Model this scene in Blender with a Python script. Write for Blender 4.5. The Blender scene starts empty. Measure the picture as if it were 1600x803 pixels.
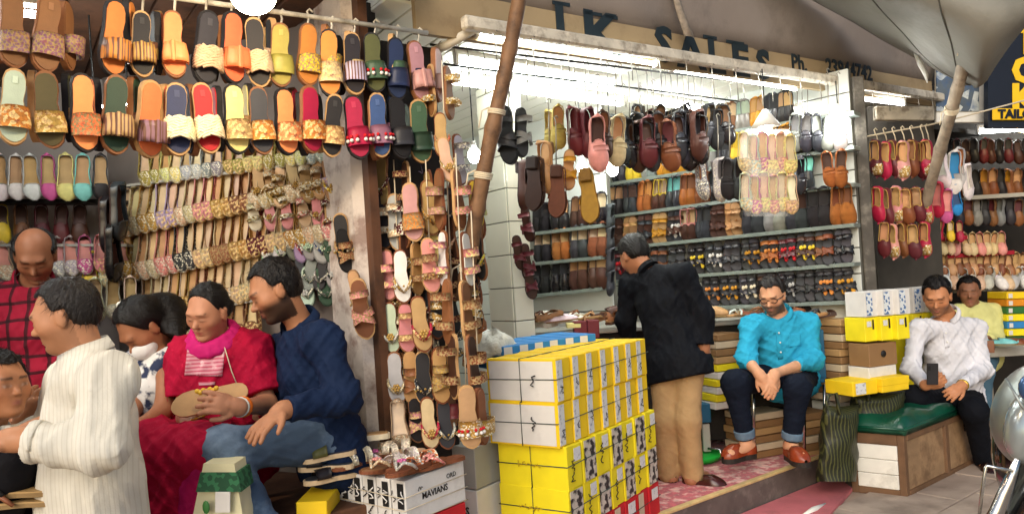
import bpy, math, random
import numpy as np
from mathutils import Vector, Matrix
random.seed(7); RNG = np.random.default_rng(7)
sc = bpy.context.scene
COL = sc.collection
# ------------------------------------------------------------------ camera
FPX, PX0, PY0 = 1155.0, 800.0, 440.0
EYE = Vector((0, 0, 1.45)); ROLL = math.radians(3.7)
CR = Vector((math.cos(ROLL), 0, -math.sin(ROLL))); CU = Vector((math.sin(ROLL), 0, math.cos(ROLL))); CF = Vector((0, 1, 0))
cam_d = bpy.data.cameras.new('camera'); cam = bpy.data.objects.new('camera', cam_d); COL.objects.link(cam)
cam_d.sensor_width = 36; cam_d.lens = 36 * FPX / 1600; cam_d.shift_y = (PY0 - 401.5) / 1600
cam_d.clip_start = 0.05; cam_d.clip_end = 300
cam.matrix_world = Matrix(((CR.x, CU.x, -CF.x, EYE.x), (CR.y, CU.y, -CF.y, EYE.y), (CR.z, CU.z, -CF.z, EYE.z), (0, 0, 0, 1)))
sc.camera = cam
# ------------------------------------------------------------------ dusk sky
world = bpy.data.worlds.new('World'); sc.world = world; world.use_nodes = True
wn = world.node_tree.nodes; wl = world.node_tree.links
sky = wn.new('ShaderNodeTexSky'); sky.sky_type = 'NISHITA'; sky.sun_disc = False
SUN_EL, SUN_AZ = math.radians(24), math.radians(200)
sky.sun_elevation = SUN_EL; sky.sun_rotation = SUN_AZ; sky.dust_density = 2.0; sky.air_density = 1.0; sky.ozone_density = 1.0
wl.new(sky.outputs[0], wn['Background'].inputs[0]); wn['Background'].inputs[1].default_value = 0.08
sd = bpy.data.lights.new('sun', 'SUN'); sd.energy = 0.85; sd.angle = math.radians(40); sd.color = (1.0, 0.96, 0.90)
sun = bpy.data.objects.new('sun', sd); COL.objects.link(sun)
# an overcast dusk: the light comes in from the open street behind the camera
sun.rotation_euler = Vector((0.25, 1.0, -0.62)).to_track_quat('-Z', 'Y').to_euler()
sc.view_settings.view_transform = 'Standard'; sc.view_settings.look = 'None'
sc.view_settings.exposure = 0.85; sc.view_settings.gamma = 1.0
sc.render.engine = 'CYCLES'
sc.cycles.use_denoising = True; sc.cycles.max_bounces = 5; sc.cycles.diffuse_bounces = 3; sc.cycles.glossy_bounces = 3
sc.cycles.transmission_bounces = 4; sc.cycles.transparent_max_bounces = 8; sc.cycles.sample_clamp_indirect = 4.0
sc.cycles.caustics_reflective = False; sc.cycles.caustics_refractive = False

# ------------------------------------------------------------------ placing
def ray(px, py): return CR * ((px - PX0) / FPX) + CU * ((PY0 - py) / FPX) + CF
def P(px, py, D): return EYE + ray(px, py) * D
def onplane(px, py, p0, n):
    r = ray(px, py); n = Vector(n); return EYE + r * ((Vector(p0) - EYE).dot(n) / r.dot(n))
def onz(px, py, z): return onplane(px, py, (0, 0, z), (0, 0, 1))
def vplane(px, py, a, b):                      # vertical plane through the ground points a, b
    d = Vector((b[0] - a[0], b[1] - a[1], 0)); return onplane(px, py, (a[0], a[1], 0), (-d.y, d.x, 0))
UX = Vector((0.82, 0.574, 0)).normalized(); VX = Vector((-UX.y, UX.x, 0)); ZX = Vector((0, 0, 1))   # along the street front, into the shops
A0 = Vector((-0.40, 3.07, 0))
def lerp(a, b, t): return a + (b - a) * t

# ------------------------------------------------------------------ objects
MESHES = {}
def tag(o, label=None, cat=None, group=None, kind=None):
    if label: o['label'] = label
    if cat: o['category'] = cat
    if group: o['group'] = group
    if kind: o['kind'] = kind
    return o
def thing(name, label, cat, loc=(0, 0, 0), group=None, mat3=None):
    o = bpy.data.objects.new(name, None); COL.objects.link(o); o.empty_display_size = 0.05
    m = (mat3.to_4x4() if mat3 is not None else Matrix.Identity(4)); m.translation = Vector(loc); o.matrix_world = m
    return tag(o, label, cat, group)
def ob(name, me, parent=None, mat=None, color=None, loc=None, mat3=None):
    o = bpy.data.objects.new(name, me); COL.objects.link(o)
    if parent is not None: o.parent = parent
    if loc is not None or mat3 is not None:
        m = (mat3.to_4x4() if mat3 is not None else Matrix.Identity(4)); m.translation = Vector(loc or (0, 0, 0)); o.matrix_local = m
    if mat is not None:
        if not me.materials: me.materials.append(mat)
        if me.materials[0] is not mat:
            o.material_slots[0].link = 'OBJECT'; o.material_slots[0].material = mat
    if color is not None: o.color = (*color[:3], 1)
    return o
def np_mesh(name, V, F, smooth=True):
    """V: n x 3, F: m x 4 (or list of tuples)"""
    me = bpy.data.meshes.new(name)
    if isinstance(F, np.ndarray) and F.ndim == 2:
        n, m, k = len(V), len(F), F.shape[1]
        me.vertices.add(n); me.vertices.foreach_set('co', np.asarray(V, np.float32).ravel())
        me.loops.add(m * k); me.loops.foreach_set('vertex_index', F.astype(np.int32).ravel())
        me.polygons.add(m); me.polygons.foreach_set('loop_start', np.arange(0, m * k, k, dtype=np.int32))
        me.update(calc_edges=True)
    else:
        me.from_pydata([tuple(v) for v in V], [], F); me.update()
    if smooth: me.polygons.foreach_set('use_smooth', np.ones(len(me.polygons), bool))
    return me
class MB:
    """collects shapes into one mesh"""
    def __init__(s): s.v = []; s.f = []; s.sm = []
    def add(s, V, F, smooth=False):
        b = len(s.v); s.v += [tuple(x) for x in V]; s.f += [tuple(b + i for i in f) for f in F]; s.sm += [smooth] * len(F); return s
    def hexa(s, p):                            # 8 points: bottom ring 0-3, top ring 4-7
        return s.add(p, [(3, 2, 1, 0), (4, 5, 6, 7), (0, 1, 5, 4), (1, 2, 6, 5), (2, 3, 7, 6), (3, 0, 4, 7)])
    def box(s, c, ax, ay, az, sx, sy, sz, bev=0.0):   # centre, axes, full sizes
        c = Vector(c); ax = Vector(ax) * sx / 2; ay = Vector(ay) * sy / 2; az = Vector(az) * sz / 2
        if bev <= 0:
            return s.hexa([c + ax * i + ay * j + az * k for k in (-1, 1) for i, j in ((-1, -1), (1, -1), (1, 1), (-1, 1))])
        fx, fy, fz = 1 - 2 * bev / sx, 1 - 2 * bev / sy, 1 - 2 * bev / sz
        V = []; idx = {}
        for i in (-1, 1):
            for j in (-1, 1):
                for k in (-1, 1):
                    for q in range(3):
                        sc_ = [fx, fy, fz]; sc_[q] = 1
                        idx[(i, j, k, q)] = len(V); V.append(c + ax * i * sc_[0] + ay * j * sc_[1] + az * k * sc_[2])
        F = []
        for q in range(3):
            a, b = (q + 1) % 3, (q + 2) % 3
            for sgn in (-1, 1):
                ring = []
                for (m, n) in ((-1, -1), (1, -1), (1, 1), (-1, 1)):
                    key = [0, 0, 0]; key[q] = sgn; key[a] = m; key[b] = n; ring.append(idx[(*key, q)])
                F.append(tuple(ring if sgn > 0 else ring[::-1]))
        for q in range(3):
            a, b = (q + 1) % 3, (q + 2) % 3
            for m in (-1, 1):
                for n in (-1, 1):
                    k0 = [0, 0, 0]; k0[a] = m; k0[b] = n; k0[q] = -1; k1 = list(k0); k1[q] = 1
                    r = (idx[(*k0, a)], idx[(*k1, a)], idx[(*k1, b)], idx[(*k0, b)])
                    F.append(r if m * n < 0 else r[::-1])
        for i in (-1, 1):
            for j in (-1, 1):
                for k in (-1, 1):
                    r = tuple(idx[(i, j, k, q)] for q in range(3)); F.append(r if i * j * k > 0 else r[::-1])
        return s.add(V, F)
    def tube(s, pts, r, n=8, caps=True, flat=None):
        pts = [Vector(p) for p in pts]; rr = r if isinstance(r, (list, tuple)) else [r] * len(pts)
        V = []; up = Vector((0, 0, 1)); prev = None
        for i, p in enumerate(pts):
            d = (pts[min(i + 1, len(pts) - 1)] - pts[max(i - 1, 0)]).normalized()
            if prev is None:
                a = d.cross(up) if abs(d.z) < .95 else d.cross(Vector((1, 0, 0)))
            else: a = prev - d * prev.dot(d)
            a.normalize(); prev = a; b = d.cross(a)
            for k in range(n):
                t = 2 * math.pi * k / n; V.append(p + (a * math.cos(t) + b * math.sin(t)) * rr[i])
        F = [(i * n + k, i * n + (k + 1) % n, (i + 1) * n + (k + 1) % n, (i + 1) * n + k) for i in range(len(pts) - 1) for k in range(n)]
        if caps: F += [tuple(range(n - 1, -1, -1)), tuple(range((len(pts) - 1) * n, len(pts) * n))]
        return s.add(V, F, True)
    def ball(s, c, r, n=8, m=5, ax=None):
        c = Vector(c); r = r if isinstance(r, (tuple, list)) else (r, r, r); ax = ax or (Vector((1, 0, 0)), Vector((0, 1, 0)), Vector((0, 0, 1)))
        V = []; F = []
        for i in range(m + 1):
            ph = math.pi * i / m
            for k in range(n):
                t = 2 * math.pi * k / n
                V.append(c + ax[0] * r[0] * math.sin(ph) * math.cos(t) + ax[1] * r[1] * math.sin(ph) * math.sin(t) + ax[2] * r[2] * math.cos(ph))
        for i in range(m):
            for k in range(n): F.append((i * n + k, (i + 1) * n + k, (i + 1) * n + (k + 1) % n, i * n + (k + 1) % n))
        return s.add(V, F, True)
    def grid(s, rows, smooth=True, close=False):
        m = len(rows[0]); V = [p for r in rows for p in r]
        F = [(i * m + k, i * m + (k + 1) % m, (i + 1) * m + (k + 1) % m, (i + 1) * m + k) for i in range(len(rows) - 1) for k in range(m if close else m - 1)]
        return s.add(V, F, smooth)
    def mesh(s, name):
        me = bpy.data.meshes.new(name); me.from_pydata(s.v, [], s.f); me.update()
        me.polygons.foreach_set('use_smooth', np.array(s.sm, bool)); return me
    def build(s, name, mat, parent=None, color=None, inv=None):
        """inv: world matrix of the parent, when the collected points are in world space"""
        if parent is not None and inv is not None:
            im = inv.inverted(); s.v = [tuple(im @ Vector(p)) for p in s.v]
        return ob(name, s.mesh(name), parent, mat, color)
def solid_grid(mb, rows, nrm, th):
    """a sheet of points given thickness th along -nrm"""
    nrm = Vector(nrm) * th; back = [[Vector(p) - nrm for p in r] for r in rows]
    m = len(rows[0]); n = len(rows); V = [p for r in rows for p in r] + [p for r in back for p in r]; o = n * m
    F = []
    for i in range(n - 1):
        for k in range(m - 1):
            a = (i * m + k, i * m + k + 1, (i + 1) * m + k + 1, (i + 1) * m + k); F += [a, tuple(o + x for x in a[::-1])]
    edge = [k for k in range(m)] + [i * m + m - 1 for i in range(1, n)] + [(n - 1) * m + k for k in range(m - 2, -1, -1)] + [i * m for i in range(n - 2, 0, -1)]
    for q in range(len(edge)):
        a, b = edge[q], edge[(q + 1) % len(edge)]; F.append((b, a, o + a, o + b))
    return mb.add(V, F, True)
FONT_CACHE = {}
def text_mesh(txt, size, extrude=0.001, bold=0.0):
    key = (txt, size, extrude, bold)
    if key not in FONT_CACHE:
        cu = bpy.data.curves.new('lettering', 'FONT'); cu.body = txt; cu.size = size; cu.extrude = extrude; cu.offset = bold
        cu.align_x = 'CENTER'; cu.align_y = 'CENTER'; cu.resolution_u = 2
        o = bpy.data.objects.new('lettering', cu); COL.objects.link(o)
        bpy.context.view_layer.update()
        me = bpy.data.meshes.new_from_object(o.evaluated_get(bpy.context.evaluated_depsgraph_get())); bpy.data.objects.remove(o)
        me.materials.clear(); FONT_CACHE[key] = me
    return FONT_CACHE[key]

# ------------------------------------------------------------------ materials
MATS = {}
def mat(name, color=(.5, .5, .5), rough=.6, metal=0.0, var=0.12, vs=12.0, bump=0.0, bs=60.0, objcol=False, col2=None, mix='noise', ms=20.0, mt=.5,
        emit=0.0, spec=.4, alpha=1.0, trans=0.0, coat=0.0, sheen=0.0, vcol=False, stain=None, dist=0.002, wrinkle=0.0):
    if name in MATS: return MATS[name]
    m = bpy.data.materials.new(name); m.use_nodes = True; MATS[name] = m
    nt = m.node_tree; N = nt.nodes; L = nt.links; b = N['Principled BSDF']
    b.inputs['Roughness'].default_value = rough; b.inputs['Metallic'].default_value = metal; b.inputs['Specular IOR Level'].default_value = spec
    b.inputs['Coat Weight'].default_value = coat; b.inputs['Sheen Weight'].default_value = sheen
    b.inputs['Alpha'].default_value = alpha; b.inputs['Transmission Weight'].default_value = trans
    if emit:
        b.inputs['Emission Color'].default_value = (*color, 1); b.inputs['Emission Strength'].default_value = emit
    tc = N.new('ShaderNodeTexCoord'); co = tc.outputs['Object']
    if objcol: src = N.new('ShaderNodeObjectInfo').outputs['Color']
    elif vcol:
        a = N.new('ShaderNodeAttribute'); a.attribute_name = 'Col'; src = a.outputs['Color']
    else:
        r = N.new('ShaderNodeRGB'); r.outputs[0].default_value = (*color, 1); src = r.outputs[0]
    def mixn(fac, A, B, blend='MIX'):
        x = N.new('ShaderNodeMix'); x.data_type = 'RGBA'; x.blend_type = blend
        for s_, v in ((0, fac), (6, A), (7, B)):
            if hasattr(v, 'is_linked') or isinstance(v, bpy.types.NodeSocket): L.new(v, x.inputs[s_])
            elif s_ == 0: x.inputs[0].default_value = v
            else: x.inputs[s_].default_value = (*v, 1)
        return x.outputs[2]
    if col2 is not None:
        if mix == 'noise':
            t = N.new('ShaderNodeTexNoise'); t.inputs['Scale'].default_value = ms; t.inputs['Detail'].default_value = 3; f = t.outputs['Fac']; w = .04
        elif mix == 'voronoi':
            t = N.new('ShaderNodeTexVoronoi'); t.inputs['Scale'].default_value = ms; f = t.outputs['Distance']; w = .03
        elif mix == 'cells':
            t = N.new('ShaderNodeTexVoronoi'); t.inputs['Scale'].default_value = ms; f = N.new('ShaderNodeSeparateColor').outputs[0]; L.new(t.outputs['Color'], f.node.inputs[0]); w = .02
        else:
            t = N.new('ShaderNodeTexWave'); t.inputs['Scale'].default_value = ms; t.bands_direction = mix; t.inputs['Distortion'].default_value = .6; t.inputs['Detail'].default_value = 1; f = t.outputs['Fac']; w = .12
        L.new(co, t.inputs['Vector'])
        rp = N.new('ShaderNodeMapRange'); rp.inputs[1].default_value = mt - w; rp.inputs[2].default_value = mt + w; L.new(f, rp.inputs[0])
        src = mixn(rp.outputs[0], src, col2)
    if stain is not None:                       # (colour, scale, threshold, amount)
        t = N.new('ShaderNodeTexNoise'); t.inputs['Scale'].default_value = stain[1]; t.inputs['Detail'].default_value = 6; t.inputs['Roughness'].default_value = .65; L.new(co, t.inputs['Vector'])
        rp = N.new('ShaderNodeMapRange'); rp.inputs[1].default_value = stain[2] - .08; rp.inputs[2].default_value = stain[2] + .1; rp.inputs[4].default_value = stain[3]; L.new(t.outputs['Fac'], rp.inputs[0])
        src = mixn(rp.outputs[0], src, stain[0])
    if var:
        t = N.new('ShaderNodeTexNoise'); t.inputs['Scale'].default_value = vs; t.inputs['Detail'].default_value = 4; L.new(co, t.inputs['Vector'])
        rp = N.new('ShaderNodeMapRange'); rp.inputs[1].default_value = .3; rp.inputs[2].default_value = .7; rp.inputs[3].default_value = 1 - var; rp.inputs[4].default_value = 1 + var; L.new(t.outputs['Fac'], rp.inputs[0])
        src = mixn(1.0, src, rp.outputs[0], 'MULTIPLY')
    L.new(src, b.inputs['Base Color'])
    if bump:
        t = N.new('ShaderNodeTexNoise'); t.inputs['Scale'].default_value = bs; t.inputs['Detail'].default_value = 3; L.new(co, t.inputs['Vector'])
        bp = N.new('ShaderNodeBump'); bp.inputs['Strength'].default_value = bump; bp.inputs['Distance'].default_value = dist; L.new(t.outputs['Fac'], bp.inputs['Height']); L.new(bp.outputs[0], b.inputs['Normal'])
        if wrinkle:
            t2 = N.new('ShaderNodeTexNoise'); t2.inputs['Scale'].default_value = 9; t2.inputs['Detail'].default_value = 3; t2.inputs['Distortion'].default_value = 1.6; t2.inputs['Roughness'].default_value = .45; L.new(co, t2.inputs['Vector'])
            b2 = N.new('ShaderNodeBump'); b2.inputs['Strength'].default_value = wrinkle; b2.inputs['Distance'].default_value = .03; L.new(t2.outputs['Fac'], b2.inputs['Height']); L.new(b2.outputs[0], bp.inputs['Normal'])
    return m
def stripes(name, base, dark, axis_scales, width=.12, rough=.8, bump=.15, amount=1.0, base2=None):
    """woven checks or stripes: thin lines of DARK across BASE; axis_scales: (axis vector, lines per metre, phase)"""
    if name in MATS: return MATS[name]
    m = mat(name, base, rough, var=.10, vs=9, bump=bump, bs=160, wrinkle=.2); nt = m.node_tree; N = nt.nodes; L = nt.links; b = N['Principled BSDF']
    src = b.inputs['Base Color'].links[0].from_socket; tc = [n for n in N if n.type == 'TEX_COORD'][0]
    for ax, fr, ph in axis_scales:
        d = N.new('ShaderNodeVectorMath'); d.operation = 'DOT_PRODUCT'; d.inputs[1].default_value = Vector(ax) * fr; L.new(tc.outputs['Object'], d.inputs[0])
        nz = N.new('ShaderNodeTexNoise'); nz.inputs['Scale'].default_value = 5; L.new(tc.outputs['Object'], nz.inputs['Vector'])
        ad = N.new('ShaderNodeMath'); ad.operation = 'MULTIPLY_ADD'; ad.inputs[1].default_value = .5; L.new(nz.outputs['Fac'], ad.inputs[0]); L.new(d.outputs['Value'], ad.inputs[2])
        fr_ = N.new('ShaderNodeMath'); fr_.operation = 'FRACT'; L.new(ad.outputs[0], fr_.inputs[0])
        lt = N.new('ShaderNodeMapRange'); lt.inputs[1].default_value = width; lt.inputs[2].default_value = width + .08; lt.inputs[3].default_value = amount; lt.inputs[4].default_value = 0; L.new(fr_.outputs[0], lt.inputs[0])
        x = N.new('ShaderNodeMix'); x.data_type = 'RGBA'; L.new(lt.outputs[0], x.inputs[0]); L.new(src, x.inputs[6]); x.inputs[7].default_value = (*dark, 1); src = x.outputs[2]
    L.new(src, b.inputs['Base Color']); return m
def hx(h):                                     # sRGB hex -> linear
    c = [int(h[i:i + 2], 16) / 255 for i in (0, 2, 4)]
    return tuple(x / 12.92 if x <= .04045 else ((x + .055) / 1.055) ** 2.4 for x in c)
# things' colours come through the object colour so one mesh serves many shoes
LEATHER = mat('leather', objcol=True, rough=.48, var=.14, vs=25, bump=.25, bs=220, spec=.4)
SUEDE = mat('suede', objcol=True, rough=.85, var=.2, vs=30, bump=.4, bs=300)
GLOSS = mat('glossy_leather', objcol=True, rough=.25, var=.15, vs=20, bump=.12, bs=120, spec=.5)
FOOTBED = mat('footbed', objcol=True, rough=.6, var=.12, vs=18, bump=.2, bs=200)
RUBBER = mat('sole_rubber', objcol=True, rough=.7, var=.15, vs=30, bump=.3, bs=120)
EMBROID = mat('embroidery', objcol=True, rough=.75, col2=hx('A98D60'), mix='voronoi', ms=110, mt=.50, bump=.9, bs=160, var=.25, vs=70, stain=(hx('8A3A32'), 60, .58, .7), dist=.004)
FLORAL = mat('floral_print', objcol=True, rough=.7, col2=hx('E8C98A'), mix='cells', ms=95, mt=.62, bump=.8, bs=160, var=.3, vs=60, stain=(hx('7A2A30'), 75, .57, .8), dist=.004)
STRIPED = mat('striped_ribbon', objcol=True, rough=.5, col2=hx('6E4A3A'), mix='X', ms=26, mt=.62, bump=.3, bs=90, var=.15)
GLITTER = mat('glitter', objcol=True, rough=.3, metal=.35, col2=hx('E6DFC8'), mix='cells', ms=150, mt=.7, bump=1.0, bs=240, var=.4, vs=130, dist=.004)
BEAD = mat('bead', objcol=True, rough=.2, spec=.6, var=.1)
WOVEN = mat('woven_cord', objcol=True, rough=.7, var=.15, bump=.5, bs=200)
WHITE = mat('white_paint', hx('E9E6DC'), .55, var=.06, stain=(hx('8C8576'), 5, .62, .5))
# ================================================================== the setting
def Fp(s, t, z): return A0 + UX * s + VX * t + ZX * z
def sof(p): d = Vector((p[0], p[1], 0)) - A0; return d.dot(UX), d.dot(VX)
def front(px, py, t=0.0):                      # pixel -> point on the vertical plane t behind the street front
    return onplane(px, py, A0 + VX * t, VX)
def fbox(mb, s0, s1, t0, t1, z0, z1, bev=0.0):
    return mb.box(Fp((s0 + s1) / 2, (t0 + t1) / 2, (z0 + z1) / 2), UX, VX, ZX, abs(s1 - s0), abs(t1 - t0), abs(z1 - z0), bev)
def struct(name, mb, m, parent=None):
    o = mb.build(name, m, parent)
    if parent is None: o['kind'] = 'structure'
    return o
asphalt = mat('street_stone', hx('A89584'), .8, var=.18, vs=3, bump=.5, bs=40, stain=(hx('5E5048'), 2.2, .6, .6))
pav = mat('paver_stone', hx('A89686'), .75, var=.2, vs=4, bump=.4, bs=50, stain=(hx('6A5A50'), 3, .58, .55))
matm = mat('pink_mat', hx('C76E72'), .85, var=.15, vs=5, bump=.5, bs=150, stain=(hx('8E5A58'), 4, .58, .5))
carpet = mat('red_carpet', hx('B84B54'), .95, col2=hx('D8A59A'), mix='noise', ms=13, mt=.55, var=.3, vs=30, bump=.9, bs=220, stain=(hx('E3CDB4'), 22, .62, .8), sheen=.2)
riser = mat('grey_riser_stone', hx('5E544F'), .7, var=.25, vs=8, bump=.4, bs=40, stain=(hx('8F857C'), 9, .62, .5))
brass = mat('worn_yellow_edging', hx('CDB27A'), .5, var=.2, vs=20)
wallw = mat('white_wall', hx('E4E2D4'), .6, var=.05, vs=3, bump=.15, bs=30)
slatw = mat('white_slat_board', hx('D6D9D2'), .45, var=.06, vs=5, bump=.1, bs=40)
tilem = mat('cream_tile', hx('E7E4CF'), .25, var=.05, vs=4, spec=.5, bump=.06, bs=20)
grout = mat('dark_grout', hx('6A685E'), .9)
wooddark = mat('old_brown_wood', hx('5A3A26'), .7, var=.3, vs=7, bump=.5, bs=40, stain=(hx('2E1D14'), 6, .55, .7))
woodgrey = mat('weathered_grey_wood', hx('8D867A'), .8, var=.25, vs=9, bump=.6, bs=50, stain=(hx('3F3A33'), 8, .58, .6))
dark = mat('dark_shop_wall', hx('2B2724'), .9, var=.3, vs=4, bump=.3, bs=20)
black = mat('black_metal', hx('151413'), .5, var=.2)
plaster = mat('peeling_pink_plaster', hx('CFC2B8'), .85, var=.15, vs=6, bump=.8, bs=25, stain=(hx('7D6258'), 7, .56, .8), dist=.006)
grubby = mat('grubby_pipe_paint', hx('CFC7B6'), .6, var=.2, vs=10, bump=.3, bs=60, stain=(hx('6E5D4A'), 12, .55, .7))
shelfm = mat('grey_glass_shelf', hx('7C867F'), .3, var=.1, spec=.6)
greywall = mat('grey_board', hx('B7B4AA'), .7, var=.1, vs=5)
steel = mat('hook_wire', hx('8F8A80'), .35, metal=.8, var=.1)
cordm = mat('string', hx('D9CBB0'), .8, var=.1)

m = MB(); m.add([(-60, -30, 0), (60, -30, 0), (60, 60, 0), (-60, 60, 0)], [(0, 1, 2, 3)]); street = struct('street', m, asphalt)
# stone pavers in front of the bench and the vehicle
PL0, PL1 = onz(1050, 797, .18), onz(1275, 715, .18)          # front edge of the raised shop floor
PU = (PL1 - PL0).normalized(); PV = Vector((-PU.y, PU.x, 0))
def Q(a, b, z): return PL0 + PU * a + PV * b + ZX * (z - .18)
k = 0
for i in range(9):
    for j in range(5):
        c = Q(.2 + i * .56 + (j % 2) * .2, -.55 - j * .46, .004 + random.uniform(0, .004))
        MB().box(c, PU, PV, ZX, .552, .452, .02, .004).build('paver', pav, street); k += 1
# pink mat
m = MB()
mp = [Q(-.9, -.9, 0), onz(1332, 768, .0), Q(1.62, -.012, 0), Q(-.9, -.012, 0)]
m.hexa([Vector((p.x, p.y, z)) for z in (.004, .026) for p in mp])
tag(m.build('floor_mat', matm), 'pink red rubber mat on the street below the carpeted step', 'mat')
# raised floor of the middle shop
m = MB(); m.hexa([Q(-2.2, 0, .0), Q(4.2, 0, .0), Q(4.2, 4.5, .0), Q(-2.2, 4.5, .0), Q(-2.2, 0, .172), Q(4.2, 0, .172), Q(4.2, 4.5, .172), Q(-2.2, 4.5, .172)])
plat = struct('shop_floor', m, riser)
m = MB(); m.box(Q(1.0, .012, .176), PU, PV, ZX, 6.2, .035, .018, .004); m.build('edging', brass, plat)
m = MB(); m.box(Q(1.0, .98, .176), PU, PV, ZX, 6.2, 1.9, .012, .003)
tag(m.build('carpet', carpet), 'red carpet with pale floral pattern on the raised shop floor', 'carpet')
# raised ledge of the left shop
m = MB(); fbox(m, -3.2, -.06, .02, 2.2, 0, .60); ledge = struct('shop_ledge_floor', m, wooddark)
m = MB(); fbox(m, -3.2, -.26, -.14, .30, .60, .655, .006); m.build('plank', wooddark, ledge)
m = MB(); fbox(m, -.26, -.14, -.17, .25, .0, .70, .012); m.build('post', plaster, ledge)

# ---- left shop shell
m = MB(); fbox(m, -4.2, -.2, -.04, 2.6, 2.74, 2.80); ceilL = struct('shop_ceiling', m, wooddark)
for i in range(22):
    m = MB(); s0 = -3.6 + i * .155; fbox(m, s0, s0 + .146, .0, 2.5, 2.715 + .003 * (i % 3), 2.738, .004); m.build('plank', wooddark, ceilL)
m = MB(); m.box(Fp(-2.0, -.05, 2.79), UX, VX, ZX, 4.1, .06, .30, .008)
stained = mat('stained_fascia', hx('7C6660'), .8, var=.35, vs=5, bump=.5, bs=25, stain=(hx('2F2420'), 7, .5, .85))
tag(m.build('fascia_board', stained), 'stained brown fascia board along the top of the sandal shop', 'fascia')
# back walls of the left shop
LW0, LW1 = P(-80, 440, 4.15), P(190, 440, 4.12)
LR0, LR1 = P(180, 440, 4.1), P(566, 440, 3.36)
def vwall(name, a, b, z0, z1, m_, th=.04, parent=None):
    d = Vector((b.x - a.x, b.y - a.y, 0)); n = Vector((-d.y, d.x, 0)).normalized(); mb = MB()
    p = [(a.x, a.y), (b.x, b.y), (b.x + n.x * th, b.y + n.y * th), (a.x + n.x * th, a.y + n.y * th)]
    mb.hexa([Vector((x, y, z)) for z in (z0, z1) for x, y in p]); return struct(name, mb, m_, parent)
shadewall = mat('gap_shade_wall', hx('857A73'), .8, var=.15, vs=3, bump=.2)  # shade of the gaps between the flats is put into this wall colour
wl_l = vwall('wall_left', LW0, LW1, 0, 2.75, mat('pale_shop_wall', hx('B3A9A3'), .8, var=.12, vs=3, bump=.2))
wl_r = vwall('wall_rack', LR0, LR1, 0, 2.75, shadewall)
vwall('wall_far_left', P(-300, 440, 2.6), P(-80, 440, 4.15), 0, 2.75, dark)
# pillar between the shops and its dark post
m = MB(); c0, c1 = front(563, 500, .16), front(590, 500, .10)
m.hexa([Vector((*(q.xy), z)) for z in (0.0, 2.74) for q in (c0, c1, c1 + VX * .25, c0 + VX * .25 + UX * -.02)])
struct('pillar', m, plaster)
m = MB(); c0, c1 = front(590.5, 500, .06), front(604, 500, .06)
m.hexa([Vector((*(q.xy), z)) for z in (0.0, 2.74) for q in (c0, c1, c1 + VX * .1, c0 + VX * .1)])
tag(m.build('wooden_post', wooddark), 'dark wooden post beside the peeling plaster pillar', 'post')
# partition behind the sandal curtain
vwall('wall_partition', Fp(.04, .30, 0), Fp(-.10, 1.6, 0), 0, 2.74, dark)

# ---- middle shop shell
CEIL = 2.70
m = MB(); fbox(m, .02, 5.3, .12, 4.6, CEIL + .02, CEIL + .06); ceilM = struct('shop_ceiling', m, wallw)
for i in range(34):
    m = MB(); s0 = .02 + i * .152; fbox(m, s0, s0 + .143, .14, 4.4, CEIL, CEIL + .019, .003); m.build('ceiling_board', wallw, ceilM)
BL0, BL1 = P(700, 440, 6.6), P(958, 440, 5.45)
BR0, BR1 = P(945, 440, 6.3), P(1347, 440, 4.85)
def slat_wall(name, a, b, z0, z1, step):
    w = vwall(name, a, b, z0, z1, grout); d = Vector((b.x - a.x, b.y - a.y, 0)); L_ = d.length; d.normalize(); n = Vector((-d.y, d.x, 0)); z = z0
    while z < z1 - .02:
        h = min(step - .008, z1 - z); c = (a + b) / 2; MB().box((c.x - n.x * .008, c.y - n.y * .008, z + h / 2), d, n, ZX, L_, .014, h, .003).build('slat', slatw, w); z += step
    return w, d, n
wbl, dbl, nbl = slat_wall('wall_back', BL0, BL1, .17, CEIL, .17)
wbr, dbr, nbr = slat_wall('wall_side', BR0, BR1, .17, CEIL, .17)
vwall('wall_end', P(958, 440, 5.46), P(946, 440, 6.35), .17, CEIL, wallw)
vwall('wall_behind_partition', P(560, 440, 4.9), P(700, 440, 6.6), .17, CEIL, wallw)
# cream tiled pillar: each tile its own
pc = P(801, 440, 4.55); pc.z = 0
m = MB(); m.box(pc + UX * .07 + VX * .13 + ZX * 1.43, UX, VX, ZX, .14, .26, 2.54); pil = struct('tiled_pillar', m, grout)
z = .18; 
while z < 2.66:
    h = min(.205, 2.69 - z)
    for (c, ax, ay, w) in ((pc + UX * .07 - VX * .006, UX, VX, .146), (pc + VX * .13 - UX * .006, VX, UX, .262)):
        MB().box(c + ZX * (z + h / 2), ax, ay, ZX, w - .004, .012, h - .006, .002).build('tile', tilem, pil)
    z += .205
# shelves that carry the shoes on the two white walls
def shelf_on(a_px, b_px, wall_a, wall_b, n, depth, parent, m_=shelfm):
    pa, pb = vplane(*a_px, wall_a, wall_b), vplane(*b_px, wall_a, wall_b); d = (pb - pa)
    mb = MB(); c = (pa + pb) / 2 - n * (depth / 2 + .014); up = ZX - d.normalized() * d.normalized().z
    mb.box(c, d.normalized(), n, up.normalized(), d.length, depth, .026, .002); return mb.build('shelf', m_, parent)
LEFT_ROWS = [((822, 369), (956, 353)), ((826, 414), (956, 402)), ((830, 463), (956, 450))]
for a, b in LEFT_ROWS: shelf_on(a, b, BL0, BL1, nbl, .12, wbl)
RIGHT_TOP = ((948, 240), (1346, 180))
RIGHT_ROWS = [((948, 292), (1346, 233)), ((948, 342), (1346, 290)), ((948, 391), (1346, 352)), ((948, 441), (1346, 412)), ((948, 486), (1346, 470))]
for a, b in [RIGHT_TOP] + RIGHT_ROWS: shelf_on(a, b, BR0, BR1, nbr, .12, wbr)
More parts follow.
